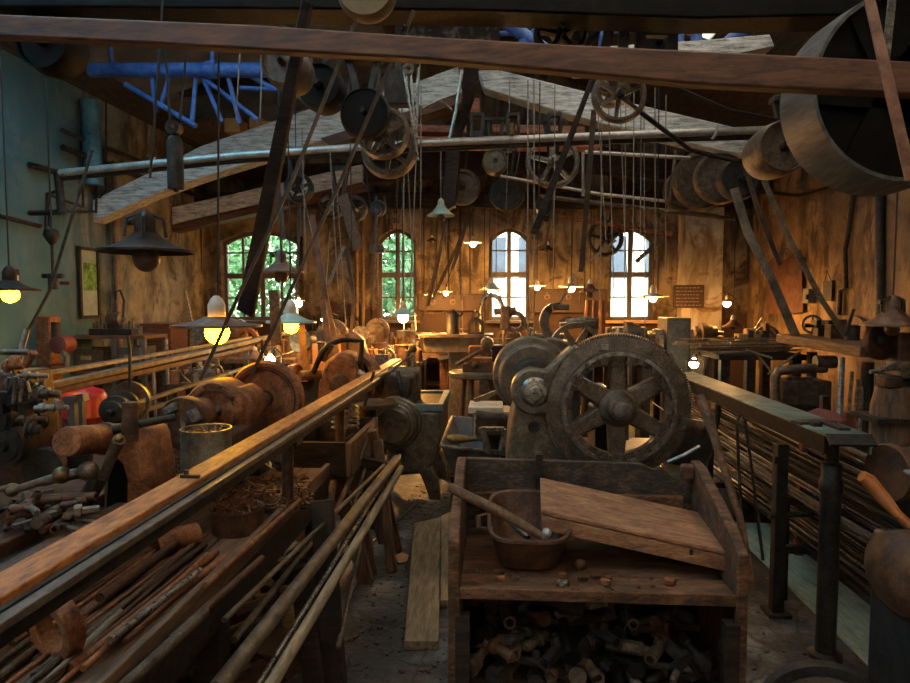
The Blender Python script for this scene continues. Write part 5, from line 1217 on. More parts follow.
# steel shelf unit by the picture wall
t = thing('shelf_unit', 'grey steel shelf unit with boxes beneath the framed picture', 'shelf', (P(100,400,7.8).x, 7.9, 0))
x0, x1 = P(56,340,7.8).x, P(146,340,7.8).x; zt_ = P(100,337,7.8).z
for x in (x0, (x0+x1)/2+.2, x1):
    for y in (7.75, 8.25): MB().box((x,y,zt_/2), (.05,.05,zt_)).build('upright', cabinet, t)
for z in (zt_, zt_-.45, zt_-.9): MB().box(((x0+x1)/2, 8.0, z), (x1-x0+.05,.56,.04)).build('shelf_board', woodx, t)
def crate(px, py, Y, w, d, h, mat, label, cat='box', name='storage_box', zb=None):
    p = P(px, py, Y); z0 = p.z if zb is None else zb
    tt = thing(name, label, cat, (p.x, Y, z0)); m = MB(); e = .015
    m.box((p.x,Y,z0+e/2),(w,d,e))
    for s in (-1,1): m.box((p.x+s*(w-e)/2,Y,z0+h/2),(e,d,h)); m.box((p.x,Y+s*(d-e)/2,z0+h/2),(w,e,h))
    m.build('box', mat, tt, .003); MB().box((p.x, Y-d/2-.004, z0+h*.6), (w*.3,.008,h*.18)).build('label_holder', pale, tt); return tt
crate(84,0,8.0,.45,.4,.28,wood,'wooden box with pale label on the middle shelf under picture', zb=zt_-.43)
crate(126,0,8.0,.3,.4,.3,cabinet,'grey box on the middle shelf nearer the lamp', zb=zt_-.43)
crate(80,0,8.0,.3,.4,.25,irond,'dark box on the lowest shelf under picture', zb=zt_-.88)
crate(118,0,8.0,.5,.4,.3,woodred,'red-brown box on the lowest shelf nearer the lamp', zb=zt_-.88)
t = thing('bit_rack', 'dark rack of upright bits along the top of shelf unit', 'rack', (P(110,333,7.9).x, 7.9, zt_+.02))
xa, xb = P(90,333,7.85).x, P(133,333,7.85).x
MB().box(((xa+xb)/2,7.9,zt_+.06),(xb-xa,.16,.08)).build('block', irond, t, .005)
for k in range(12): MB().tube((xa+(xb-xa)*(k+.5)/12,7.9,zt_+.09),(xa+(xb-xa)*(k+.5)/12,7.9,zt_+.09+.08+.03*(k % 3)), .016, n=8).build('bit', iron, t)
def motor(px, py, Y, r, label, zb, name='electric_motor'):
    c = P(px,py,Y); tt = thing(name, label, 'motor', (c.x,c.y,zb))
    MB().lathe(c-V((r*1.2,0,0)), (1,0,0), [(0,r*.6),(.01,r*.9),(.03,r),(r*2.2,r),(r*2.3,r*.8),(r*2.4,r*.3),(r*3,r*.2)], 24).build('body', castg, tt)
    fn = MB()
    for k in range(6): fn.lathe(c+V((-r*.9+k*r*.35,0,0)), (1,0,0), [(0,r),(0,r*1.06),(.012,r*1.06),(.012,r)], 24, closed=True)
    fn.build('cooling_fin', iron, tt); MB().box((c.x,c.y,(zb+c.z-r)/2+.01), (r*1.8,r*1.4,max(.03,c.z-r*.7-zb))).build('foot', irond, tt); return tt
motor(115,319,7.9,.08,'small grey motor on top of the shelf unit', zt_+.02)
solo(MB().path([P(123,322,7.9),P(124,300,7.9),P(120,290,7.9),P(116,292,7.9),P(116,300,7.9)], .016, 8), 'goose_neck', irond, 'thin bent pipe rising behind the small motor on shelf unit', 'pipe')
t = thing('wall_machine', 'rusty bracket machine with small motor standing before the teal wall', 'machine', (P(50,360,7.2).x, 7.2, 0))
p = P(50,345,7.2)
MB().box((p.x-.06,7.25,P(50,316,7.2).z/2), (.2,.2,P(50,316,7.2).z)).build('column', rust, t, .02)
MB().lathe(P(57,345,7.0), YD, [(0,.05),(.01,.1),(.2,.1),(.21,.06)], 24).build('motor', redd, t)
MB().path([P(62,352,7.0),P(67,356,7.0),P(67,368,7.0)], .03, 8).build('elbow_pipe', castg, t)
MB().tube(P(56,322,7.1),P(56,338,7.1), .05).build('valve', irond, t)
MB().box((P(45,366,7.2).x,7.1,P(45,366,7.2).z), (.5,.3,.05)).build('table', rustd, t)
solo(MB().path([P(40,284,7.4),P(40,345,7.4)], .03, 8), 'wall_pipe', redd, 'red-brown upright pipe before the teal wall', 'pipe')
solo(MB().tube(P(40,283,7.4),P(70,283,7.4), .022), 'wall_pipe', redd, 'red-brown horizontal pipe branch before the teal wall', 'pipe')
t = thing('lamp_switch', 'small black wall switch beside the left lit lamp', 'switch', lw(14,278)); MB().box(lw(14,278), (.05,.12,.2)).build('plate', irond, t, .01); MB().box(lw(14,278)+V((.03,0,0)), (.03,.03,.06)).build('toggle', porcelain, t)
# brown chest and boxes near the wide window corner
t = thing('tool_chest', 'red-brown wooden chest by the wall behind the hooded dark lamp', 'chest', (P(160,345,9).x, 9.1, 0))
p = P(160,326,9); MB().box((p.x,9.15,p.z/2), (.42,.5,p.z)).build('body', woodred, t, .01); MB().box((p.x,8.89,p.z-.12), (.3,.02,.03)).build('handle', irond, t)
MB().box((p.x,9.15,p.z+.02),(.46,.54,.04)).build('lid', woodred, t, .006)
t = thing('saw_stand', 'pale triangular folded board stand at the wide window', 'board', (P(186,318,9.6).x,9.6,0))
MB().prism([P(180,326,9.6),P(185,290,9.6),P(193,326,9.6)], (0,.06,0)).build('board', woodpale, t); c=P(186,326,9.6); MB().tube((c.x,9.63,0),(c.x,9.63,c.z),.04).build('post', wooddk, t)

# generic machine tools in the back of the hall -------------------------------------------------
def small_lathe(x, y, z, s, label, mat, along='y'):
    t = thing('engine_lathe', label, 'lathe', (x,y,0)); o = V((x,y,0)); L = 1.5*s
    if along == 'y': ax = V((0,1,0)); sd = V((1,0,0))
    else: ax = V((1,0,0)); sd = V((0,-1,0))
    def bx(c, d): # c: (along, side, z)
        return (o+ax*c[0]+sd*c[1]+V((0,0,c[2]))), ((d[1],d[0],d[2]) if along == 'y' else (d[0],d[1],d[2]))
    m = MB(); c, d = bx((0,-.07*s,z), (L,.06*s,.12*s)); m.box(c, d); c, d = bx((0,.07*s,z), (L,.06*s,.12*s)); m.box(c, d); c, d = bx((0,0,z-.05*s), (L,.16*s,.05*s)); m.box(c, d); m.build('bed', mat, t, .006)
    for q in (-.38, .38):
        c, d = bx((q*L,0,(z-.05*s)/2), (.1*s,.3*s,z-.05*s)); MB().box(c, d).build('leg', irond, t, .01)
    c, d = bx((.32*L,0,z+.14*s), (.4*s,.2*s,.18*s)); MB().box(c, d).build('headstock', mat, t, .03)
    h = o+ax*.18*L+V((0,0,z+.26*s))
    MB().lathe(h, ax, [(0,.05*s),(.02,.1*s),(.06*s,.1*s),(.065*s,.05*s),(.1*s,.05*s),(.1*s,.16*s),(.17*s,.16*s),(.175*s,.13*s),(.24*s,.13*s),(.245*s,.1*s),(.32*s,.1*s),(.32*s,.03*s),(.42*s,.03*s)], 28).build('cone_pulley', iron, t)
    c, d = bx((-.32*L,0,z+.13*s), (.2*s,.14*s,.2*s)); MB().box(c, d).build('tailstock', mat, t, .02)
    MB().lathe(o-ax*.46*L+V((0,0,z+.26*s)), ax, [(0,.02*s),(0,.09*s),(.02*s,.1*s),(.03*s,.03*s),(.4*s,.03*s),(.44*s,.005*s)], 24).build('tailstock_barrel', steeld, t)
    c, d = bx((-.05*L,.02,z+.09*s), (.26*s,.34*s,.07*s)); MB().box(c, d).build('carriage', mat, t, .01)
    c, d = bx((-.05*L,.02,z+.17*s), (.1*s,.1*s,.1*s)); MB().box(c, d).build('tool_post', steeld, t, .01)
    MB().lathe(o-ax*.05*L+sd*.18*s+V((0,0,z-.02*s)), sd, [(0,.07*s),(0,.09*s),(.02*s,.09*s),(.02*s,.07*s)], 20, closed=True).build('handwheel', steel, t)
    MB().tube(o-ax*.05*L+sd*.2*s+V((.0,0,z+.05*s)), o-ax*.05*L+sd*.3*s+V((0,0,z+.06*s)), .014*s).build('crank_handle', brass, t)
    return t
small_lathe(-1.9, 6.95, 1.02, 1.15, 'rust-brown lathe behind the crossing rails under the amber lamps', rust)
small_lathe(-3.7, 8.6, 1.0, 1.1, 'dark brown lathe standing before the wide window', rustd)
small_lathe(-1.75, 9.0, 1.0, 1.1, 'lathe standing before the radiator and the leafy window', rustd)
small_lathe(1.15, 8.0, 1.0, 1.1, 'lathe standing under the lit lamps behind the curled press', rustd, 'x')
small_lathe(2.5, 9.4, 1.0, 1.0, 'lathe standing before the window beside the grey cabinet', rustd, 'x')
# grinding head and seat along the rail
Yg = 5.0; t = thing('grinding_machine', 'rusty humped grinding head with bent hood rod beside the ochre rail', 'machine', (P(340,420,Yg).x, Yg+.2, 0))
MB().prism([P(316,420,Yg),P(318,385,Yg),P(325,362,Yg),P(338,352,Yg),P(352,356,Yg),P(360,378,Yg),P(363,402,Yg),P(367,420,Yg)], (0,.35,0)).build('head', rust, t, .03)
MB().lathe(P(353,381,Yg+.3), V((.5,1,0)), [(0,.03),(0,.2),(.02,.22),(.08,.22),(.08,.03)], 40).build('grinding_wheel', irond, t)
MB().lathe(P(353,381,Yg+.26), V((.5,1,0)), [(0,.19),(0,.235),(.1,.235),(.1,.19)], 40, closed=True).build('wheel_guard', rust, t)
MB().path([P(312,376,Yg-.05),P(322,352,Yg-.1),P(330,344,Yg-.1),P(343,340,Yg),P(362,341,Yg+.1),P(360,368,Yg+.1),P(358,376,Yg+.1)], .022, 10).build('hood_rod', irond, t)
MB().tube(P(300,376,Yg-.1), P(320,374,Yg), .04).build('spindle', rust, t)
MB().lathe(P(338,384,Yg-.05), YD, [(0,.03),(.0,.06),(.02,.075),(.06,.075)], 24).build('bearing_cap', rustd, t)
MB().prism([P(328,416,Yg-.004),P(346,416,Yg-.004),P(346,398,Yg-.004),P(337,394,Yg-.004),P(328,398,Yg-.004)], (0,.01,0)).build('recess_shade', soot_shade, t)  # dark plate drawn as recess shade on the head
MB().bar(P(322,360,Yg-.06), P(332,344,Yg-.1), .05, .04, (0,1,0)).build('clamp_bracket', rustd, t, .006)
for a, b in ((322,408),(356,410),(326,370),(352,366)): MB().lathe(P(a,b,Yg-.015), YD, [(0,.01),(.004,.015),(.03,.015)], 8).build('cap_bolt', iron, t)
MB().tube(P(358,372,Yg), P(368,380,Yg), .03).build('nozzle', steel, t)
c = P(342,420,Yg); MB().box((c.x, Yg+.18, c.z/2), (.36,.32,c.z)).build('pedestal', rustd, t, .01)
t = thing('machine_seat', 'worn brown leather seat with tall draped back beyond the grinding head', 'seat', (P(358,400,6.2).x, 6.3, 0)); Ysx = 6.1
sb = [P(344,334,Ysx),P(351,331,Ysx),P(361,338,Ysx),P(367,356,Ysx),P(368,368,Ysx),P(349,370,Ysx),P(346,352,Ysx)]
MB().prism(sb, (0,.16,0)).build('seat_back', seatl, t, .03)
MB().ball(P(362,367,Ysx-.1), .12, 20, (1.35,1.2,.42)).build('seat_cushion', seatl, t)
MB().bar(P(343,334,Ysx-.02), P(347,372,Ysx-.02), .06, .05, (0,1,0)).build('back_post', rust, t, .008)
c = P(358,372,Ysx); MB().tube((c.x,6.1,0),(c.x,6.1,c.z),.035).build('pillar', irond, t); MB().box((c.x,6.1,.02),(.35,.35,.04)).build('base', irond, t, .01)
# trough bench beyond the first bench
t = thing('side_trough', 'long wooden trough bench carrying coil and hooks below the far half of the rail', 'bench', (-.95, 4.5, 0))
p0, p1 = P(302,472,3.75), P(372,425,5.0)
tz = .84
for x, lb in ((-.86,'a'),(-1.3,'b')): MB().box((x, 4.12, tz-.06), (.035,.86,.2)).build('side_board', woodz if x > -1 else wooddk, t, .006)
MB().box((-1.08,4.12,tz-.15), (.42,.8,.03)).build('bottom_board', wooddk, t)
for y in (3.71,4.53): MB().box((-1.08,y,tz-.06), (.42,.03,.2)).build('end_board', wooddk, t)
for y in (3.8, 4.45):
    for s in (-1,1):
        MB().bar((-1.08+s*.12,y,tz-.17), (-1.08+s*.3,y+.0,0), .09, .045, (0,1,0)).build('trestle_leg', woodz, t, .006)
m = MB(); cc_ = P(335,440,4.35)
for k in range(26): pass
m.path([V((-1.02+.09*math.cos(a*.7),4.3+.11*math.sin(a*.7),tz+.004*a)) for a in range(40)], .008, 6)
solo(m, 'wire_coil', steel, 'loose coil of wire lying in the wooden trough under the rail', 'wire coil')
for a, b, y0, y1, lb in [((345,440),(365,425),4.3,4.9,'short rod lying across the wooden trough'),((330,420),(362,405),4.4,5.2,'thin pale rod slanting over the wooden trough')]:
    solo(MB().tube(P(*a,y0),P(*b,y1),.009,n=8), 'metal_bar', steel, lb, 'bar')
for (a, b, c_, d, y, lb) in [(262,462,270,470,3.4,'first of two short bright bars below the rail'),(270,456,278,468,3.4,'second of two short bright bars below the rail')]:
    solo(MB().bar(P(a,b,y),P(c_,d,y),.02,.02), 'bright_bar', steel, lb, 'bar')
solo(MB().lathe(P(283,462,3.45), (0,0.2,1), [(-.05,.03),(0,.05),(.06,.02),(.07,.0)], 16), 'iron_wedge', castg, 'dark iron wedge hanging below the rail near the bright bars', 'wedge')
# sticks and pipes leaning in the aisle
LP = [((216,690),(397,459),1.75,3.9,.027,castg,'thickest grey pipe of the bundle leaning along the lathe bench'),
      ((268,690),(401,468),1.8,3.95,.02,woodpale,'pale thinner pole of the bundle leaning along the lathe bench'),
      ((255,690),(400,455),1.9,4.0,.009,steel,'thin bright rod lying on the bundle of leaning pipes'),
      ((234,640),(330,520),2.2,3.4,.014,castg,'short pipe beneath the thickest pipe of the bundle'),
      ((224,620),(384,465),2.0,3.8,.01,castg,'thin pipe on the bench side of the leaning bundle'),
      ((338,560),(376,432),3.5,4.2,.014,iron,'dark thin rod leaning on the trough bench'),
      ((298,600),(376,420),3.0,4.3,.016,wood,'brown stick leaning from the aisle floor up to the rail'),
      ((338,648),(364,530),2.7,3.2,.012,iron,'dark rod end standing by the pale plank'),
      ((318,570),(349,395),3.2,4.4,.022,woodz,'upright brown post leaning against the ochre rail')]
for a, b, y0, y1, r, mt, lb in LP: solo(MB().tube(P(*a,y0), P(*b,y1), r, n=12), 'leaning_pole', mt, lb, 'pole')
t = thing('wooden_trestle', 'dark wooden trestle with splayed legs holding the leaning pipes', 'trestle', (P(378,560,4.0).x, 4.0, 0))
for a, b, c_, d in [(352,455,372,575),(378,440,392,572),(372,430,398,552)]:
    p, q = P(a,b,4.05), PZ(c_,d,0); MB().bar(p, (q.x, q.y, .0), .06, .045, (0,1,0)).build('leg', woodz, t, .006)
MB().bar(P(345,458,4.0), P(400,470,4.0), .07, .07).build('cross_beam', wooddk, t, .006)
t = thing('wooden_trestle', 'near dark trestle with leaning plank below the lathe bench front', 'trestle', (P(310,640,2.9).x, 2.9, 0))
for a, b, c_, d in [(322,500,335,690),(300,560,318,700)]:
    p, q = P(a,b,2.9), PZ(c_,d,0); MB().bar(p, (q.x, q.y, 0), .1, .05, (0,1,0)).build('leg', wooddk, t, .006)
MB().bar(P(290,575,2.85), P(345,560,2.85), .06, .06).build('cross_beam', wooddk, t, .006)
# ================================================================= CENTRE BACK
t = thing('round_stool_table', 'round wooden machine table on splayed legs in the aisle middle', 'table', (P(478,375,6.4).x, 6.4, 0))
c = P(477,374,6.4); k = S(6.4)
MB().lathe(c-V((0,0,.03)), (0,0,1), [(0,26*k),(.01,28*k),(.05,28*k),(.06,27*k)], 40).build('table_top', castg, t)
for a in (.6,2.5,4.4): MB().path([c+V((math.cos(a)*.16,math.sin(a)*.16,-.03)), V((c.x+math.cos(a)*.27,c.y+math.sin(a)*.27,0))], .03, 8).build('leg', woodz, t)
t = thing('angle_vise', 'rusty clamp block with lever on the round wooden table', 'vise', c+V((0,0,.03)))
MB().box(c+V((.03,0,.07)), (.34,.2,.08)).build('body', rustd, t, .01); MB().box(c+V((.02,0,.14)), (.26,.16,.05)).build('plate', rust, t, .006)
MB().tube(c+V((-.2,-.1,.1)), c+V((.05,-.05,.24)), .02).build('lever', wood, t); MB().ball(c+V((-.02,-.12,.1)), .035, 12).build('knob', brass, t)
t = thing('shaper_machine', 'grey shaper with long flat ram and hooked arm behind the round table', 'machine', (P(470,380,7.6).x, 7.6, 0)); Yh = 7.4
MB().box((P(456,345,Yh).x,7.6,P(456,345,Yh).z), (.75,.4,.18)).build('ram', castg, t, .01)
MB().box((P(456,337,Yh).x,7.55,P(456,336,Yh).z), (.85,.45,.04)).build('ram_cap', iron, t, .006)
z_ = P(465,352,Yh).z; MB().box((P(470,360,Yh).x,7.7,z_/2), (.5,.4,z_)).build('column', castg, t, .02)
MB().prism([P(478,394,7.1),P(492,394,7.1),P(488,360,7.1),P(493,340,7.1),P(484,336,7.1),P(480,360,7.1)], (0,.12,0)).build('arm', iron, t, .015)
MB().lathe(P(487,344,7.05), YD, [(0,4*S(7)),(.01,6*S(7)),(.2,7*S(7))], 20).build('arm_boss', castg, t)
MB().box((P(478,352,7.2).x,7.2,P(478,352,7.2).z), (.2,.2,.14)).build('clapper_box', rust, t, .01)
t = thing('oil_can', 'tall dark cylinder can with two ear handles on the shaper', 'can', P(453,334,7.5)); c = P(453,334.5,7.5); k = S(7.5)
MB().lathe(c, (0,0,1), [(0,6.5*k),(20*k,6.5*k),(22*k,5*k),(24*k,1.5*k),(26*k,1.5*k)], 20).build('body', irond, t)
for s in (-1,1): MB().path([c+V((s*6*k,0,18*k)), c+V((s*9*k,0,20*k)), c+V((s*9.5*k,0,23*k))], .01, 6).build('handle', irond, t)
t = thing('toggle_press', 'small dark ornate press beside the cylinder can on shaper', 'press', P(476,336,7.4)); c = P(476,334.5,7.4)
MB().ringprism([P(468,335,7.4),P(484,335,7.4),P(484,322,7.4),P(479,318,7.4),P(473,318,7.4),P(468,322,7.4)], [P(471,332,7.4),P(481,332,7.4),P(481,325,7.4),P(478,322,7.4),P(474,322,7.4),P(471,325,7.4)], (0,.08,0)).build('frame', irond, t)
MB().lathe(P(476,315,7.4), YD, [(0,3*S(7.4)),(0,5*S(7.4)),(.03,5*S(7.4)),(.03,3*S(7.4))], 5, closed=True).build('handwheel', irond, t); MB().tube(P(476,310,7.43),P(476,330,7.43),.015).build('screw', steel, t)
t = thing('bench_table', 'orange-lit wooden table with square block top beside the tank machine', 'table', (P(432,370,8.4).x, 8.4, 0)); 
z_ = P(432,354,8.4).z; MB().box((P(432,354,8.4).x,8.4,z_), (.45,.5,.06)).build('table_top', wood, t, .008)
for sx in (-1,1):
    for sy in (-1,1): MB().box((P(432,354,8.4).x+sx*.16,8.4+sy*.18,z_/2), (.08,.08,z_)).build('leg', woodred, t)
MB().prism([P(436,356,8.2),P(452,351,8.3),P(456,358,8.1),P(440,362,8.0)], (0,0,.02)).build('flap', woodpale, t)
crate(430,0,8.4,.32,.3,.14,irond,'dark iron block box on the orange-lit wooden table', zb=z_+.03)
# band-like arch machine
t = thing('arch_machine', 'thin arched pipe machine with small cross heads before gear-side window', 'machine', (P(495,350,8.2).x, 8.2, 0)); Ym = 8.2
pts = [P(482,345,Ym),P(481,310,Ym),P(484,298,Ym),P(491,294,Ym),P(499,298,Ym),P(504,310,Ym),P(504,345,Ym)]
MB().path(pts, .03, 10).build('arch_pipe', steel, t)
MB().box(P(505,318,Ym), (.12,.1,.3)).build('head', iron, t, .02); MB().tube(P(494,312,Ym),P(516,310,Ym), .04).build('cross_shaft', iron, t); MB().lathe(P(515,322,Ym), YD, [(0,.08),(0,.14),(.04,.14),(.04,.08)], 24, closed=True).build('handwheel', iron, t)
z_ = P(494,345,Ym).z; MB().box((P(494,345,Ym).x,Ym+.05,z_/2), (.5,.3,z_)).build('base', irond, t, .02)
# curled press
t = thing('throat_press', 'curled C-shaped cast press behind the big gear machine', 'press', (P(553,345,7.0).x, 7.0, 0)); Yp = 6.9; k = S(Yp)
c = P(556,322,Yp); o_ = []; i_2 = []
for q in range(15):
    a = math.radians(62+q*(300-62)/14); ww = 5+4*math.sin(PI*q/14)
    o_.append(c+V((math.cos(a)*16*k,0,math.sin(a)*19*k))); i_2.append(c+V((math.cos(a)*(16-ww)*k,0,math.sin(a)*(19-ww)*k)))
m = MB()
for q in range(14): m.prism([o_[q],o_[q+1],i_2[q+1],i_2[q]], (0,.16,0))
m.build('frame', castg, t)
MB().box(P(560,307,Yp+.05), (.18,.2,.06)).build('jaw', iron, t, .01); MB().tube(P(560,325,Yp),P(572,320,Yp), .05).build('ram', iron, t)
z_ = P(556,341,Yp).z; MB().box((c.x,7.0,z_/2), (.4,.4,z_)).build('base', irond, t, .02)
t = thing('drill_table', 'flat horizontal tool arm on pillar above the big gear', 'machine', (P(580,345,6.4).x,6.4,0)); Yp = 6.3
MB().bar(P(560,326,Yp),P(595,323,Yp),.2,.06).build('arm', iron, t, .01)
MB().tube(P(566,322,Yp),P(590,319,Yp),.03).build('top_shaft', steeld, t); MB().tube(P(594,330,Yp),P(594,318,Yp),.05).build('head', castg, t)
c = P(589,325,Yp); MB().tube((c.x,Yp+.05,0),(c.x,Yp+.05,c.z), .06).build('pillar', irond, t)
t = thing('spoked_wheel', 'spoked iron wheel half hidden behind the headstock cone pulley', 'wheel', P(576,345,5.6)); c = P(576,349,5.6); k = S(5.6)
MB().lathe(c, YD, [(0,22*k),(0,26*k),(.08,26*k),(.08,22*k)], 48, closed=True).build('rim', castg, t); spokes_mb(c,.02,.06,.02,23*k,6,.05).build('spoke_web', castg, t); MB().tube(c-V((0,.05,0)),c+YD*.3,.04).build('axle', iron, t)
MB().bar((c.x,c.y+.2,0),(c.x,c.y+.2,c.z),.12,.1,(0,1,0)).build('stand', irond, t)
# rags hanging
m = MB(); tr = [P(586+k*3.2,300,9.6) for k in range(7)]; br = [P(584+k*3.6+R.uniform(-1,1),335+R.uniform(-6,6),9.6) for k in range(7)]
for k in range(6):
    y = V((0,.03*(k % 2),0)); m.hexa([br[k]+y,br[k+1]+V((0,.03*((k+1)%2),0)),br[k+1]+V((0,.05,0)),br[k]+V((0,.06,0))],[tr[k]+y,tr[k+1]+V((0,.03*((k+1)%2),0)),tr[k+1]+V((0,.05,0)),tr[k]+V((0,.06,0))])
solo(m, 'hanging_rags', M('oily_rag', [(56,34,22),(96,64,42),(130,92,62)], 6, (.8,.95), 0, .2, (6,6,1)), 'bunch of brown oily rags hanging between the last two windows', 'rags')
# end wall bench with clutter
t = thing('end_bench', 'long wooden bench along the end wall under the windows', 'bench', (0, 11.0, 0)); z_ = .92
MB().box((-.2,11.0,z_-.03),(6.2,.7,.06)).build('top', wood, t, .006)
for x in (-3.1,-1.5,0,1.4,2.7):
    for y in (10.75,11.25): MB().box((x,y,z_/2-.03),(.09,.09,z_-.06)).build('leg', wooddk, t)
MB().box((-.2,11.1,.3),(6,.5,.03)).build('lower_shelf', wooddk, t)
CL = ['tin', 'vise', 'wheel', 'block', 'bottle', 'bracket']
NMS = {'tin':'small tin','vise':'bench vise','wheel':'small handwheel','block':'iron block','bottle':'dark bottle','bracket':'iron bracket'}
def clutter(kind, p, s, mat):
    p = V(p); m = MB()
    if kind == 'tin': m.lathe(p,(0,0,1),[(0,s*.4),(s*.9,s*.4),(s*.92,s*.43),(s,s*.4)],16)
    elif kind == 'bottle': m.lathe(p,(0,0,1),[(0,s*.25),(s*.7,s*.25),(s*.85,s*.1),(s*1.2,s*.1)],14)
    elif kind == 'wheel':
        c = p+V((0,0,s*.55)); m.lathe(c,V((.3,1,0)),[(0,s*.4),(0,s*.55),(s*.15,s*.55),(s*.15,s*.4)],24,closed=True); m.box(c,(s*.9,.02,s*.1)); m.box(c,(s*.1,.02,s*.9))
    elif kind == 'vise': m.box(p+V((0,0,s*.2)),(s*.6,s*.5,s*.4)); m.box(p+V((s*.25,0,s*.55)),(s*.25,s*.6,s*.35)); m.box(p+V((-s*.3,0,s*.55)),(s*.2,s*.6,s*.35)); m.tube(p+V((-s*.8,0,s*.45)),p+V((s*.3,0,s*.45)),s*.07)
    elif kind == 'block': m.box(p+V((0,0,s*.35)),(s,s*.6,s*.7)); m.box(p+V((s*.1,0,s*.8)),(s*.4,s*.4,s*.3))
    else: m.box(p+V((0,0,s*.06)),(s,s*.5,s*.12)); m.box(p+V((-s*.4,0,s*.5)),(s*.14,s*.5,s)); m.bar(p+V((-s*.35,0,s*.8)),p+V((s*.4,0,s*.1)),s*.3,s*.1)
    return m
for k in range(34):
    kd = CL[(k*5+k//6) % 6]; x = -3.1+k*.178; s = R.uniform(.14,.28)
    if kd in ('tin','bottle'): s *= 1.2
    mt = R.choice([iron, irond, rust, rustd, steeld, castg, brass if k % 4 == 0 else rust])
    tag(clutter(kd, (x, 10.85+R.uniform(0,.2), z_), s, mt).build(kd if kd not in ('vise','wheel') else {'vise':'bench_vise','wheel':'small_handwheel'}[kd], mt, None, .004), '%s among the clutter on the long bench under the end wall windows' % NMS[kd], kd, '%ss on the end wall bench' % NMS[kd])
# clutter on far machine tops (left and centre rear)
ZN = [((232,330),(300,352),8.1,1.0,'table behind the crossing rails',12), ((395,300),(425,345),8.9,1.0,'table beside the leafy window',9), ((500,310),(545,340),8.9,1.0,'table below the gear-side window',10), ((606,318),(668,336),8.6,1.05,'table before the last window',12)]
for (a, b, Y, z_, lb, n) in ZN:
    xa, xb = P(a[0],300,Y).x, P(b[0],300,Y).x
    t = thing('work_table', 'heavy work '+lb, 'table', ((xa+xb)/2, Y, 0))
    MB().box(((xa+xb)/2,Y,z_-.03),(xb-xa,.6,.06)).build('top', wood, t, .006)
    for sx in (xa+.06,xb-.06):
        for y in (Y-.24,Y+.24): MB().box((sx,y,z_/2-.03),(.08,.08,z_-.06)).build('leg', wooddk, t)
    for k in range(n):
        kd = CL[(k*7+len(lb)) % 6]; s = R.uniform(.16,.34); x = xa+.1+(xb-xa-.2)*(k+.5)/n
        mt = R.choice([iron, rust, rustd, steeld, castg])
        tag(clutter(kd, (x, Y+R.uniform(-.2,.2), z_), s, mt).build({'vise':'bench_vise','wheel':'small_handwheel','tin':'tin','block':'iron_block','bottle':'bottle','bracket':'iron_bracket'}[kd], mt, None, .004), '%s standing on the work %s' % (NMS[kd], lb), kd, '%ss on the work %s' % (NMS[kd], lb))
# grey steel cabinet
t = thing('steel_cabinet', 'tall grey steel cabinet standing between big gear and corner', 'cabinet', (P(680,380,8.6).x, 8.6, 0))
x0, x1 = P(667,330,8.5).x, P(691,330,8.5).x; zt_ = P(680,318,8.5).z
MB().box(((x0+x1)/2,8.75,zt_/2),(x1-x0,.5,zt_)).build('body', cabinet, t, .008); MB().box(((x0+x1)/2,8.495,zt_/2+.02),(x1-x0-.04,.012,zt_-.12)).build('door', cabinet, t, .004); MB().box((x1-.06,8.48,zt_*.6),(.02,.02,.12)).build('handle', steel, t)
for k in range(5):
    x = P(693+k*4,370,8.2).x; solo(MB().tube((x,8.25,.0),(x,8.28,P(690,330+k*6,8.2).z),.02,n=8), 'upright_bar', castg, 'grey upright bar leaning beside the steel cabinet by the white work lamp', 'bar', 'upright bars beside the cabinet')
# ================================================================= RIGHT SIDE
CX, CZ = 1.57, 1.10
t = thing('steel_channel_rail', 'dusty green-grey steel channel rail on posts above the steel bars', 'rail', (CX, 4.1, 0))
m = MB(); y0, y1 = 2.98, 5.6
m.box((CX, (y0+y1)/2, CZ), (.2, y1-y0, .018)); m.build('channel_top', greygreen, t, .003)
MB().box((CX-.098, (y0+y1)/2, CZ-.04), (.014, y1-y0, .08)).build('channel_side', soot_shade, t)
MB().box((CX+.098, (y0+y1)/2, CZ-.04), (.014, y1-y0, .08)).build('channel_side', greygreen, t)
MB().box((CX, y0-.02, CZ-.012), (.2,.06,.012), (.7,0,0)).build('bent_end', irond, t)
MB().box((CX-.02, y0+.28, CZ+.014), (.2,.07,.014), (0,0,.25)).box((CX+.03, y0+.17, CZ+.014), (.05,.16,.014)).box((CX-.05, y0+.2, CZ+.016), (.04,.05,.02)).build('loose_plate', irond, t)
t2 = thing('rack_post', 'near thick round iron post under the end of the channel rail', 'post', P(825,655,3.13)); 
c = P(825,655,3.13); c.z = 0
MB().lathe(c, (0,0,1), [(0,.075),(.02,.075),(.03,.045),(.80,.045),(.81,.052),(.86,.052),(.87,.045),(.94,.045),(.95,.03),(CZ-.02,.028)], 28).build('post_body', irond, t2)
c = P(776,612,3.56); c.z = 0
t2 = thing('rack_post', 'slimmer square iron post left of the round post at the bar rack', 'post', c)
MB().box((c.x,c.y,.47),(.062,.062,.94)).build('post_body', irond, t2, .006); MB().box((c.x,c.y,.01),(.12,.12,.02)).build('foot_plate', irond, t2)
MB().tube((c.x-.06,c.y-.02,.55),(c.x+.18,c.y+.0,.56),.016).build('cross_pin', irond, t2); MB().box((c.x-.04,c.y-.03,.86),(.02,.03,.04)).build('lug', irond, t2)
for k, (a, b, y, lb) in enumerate([(712,398,4.6,'middle'), (690,382,5.5,'far')]):
    p = P(a, b, y); t2 = thing('rack_post', 'dark bent iron post under the channel rail, %s one' % lb, 'post', (CX-.1,y,0))
    MB().path([(CX-.02,y,CZ-.02),(CX-.04,y,CZ-.25),(CX-.12,y,CZ-.5),(CX-.12,y,0)], .022, 8).build('post_body', irond, t2)
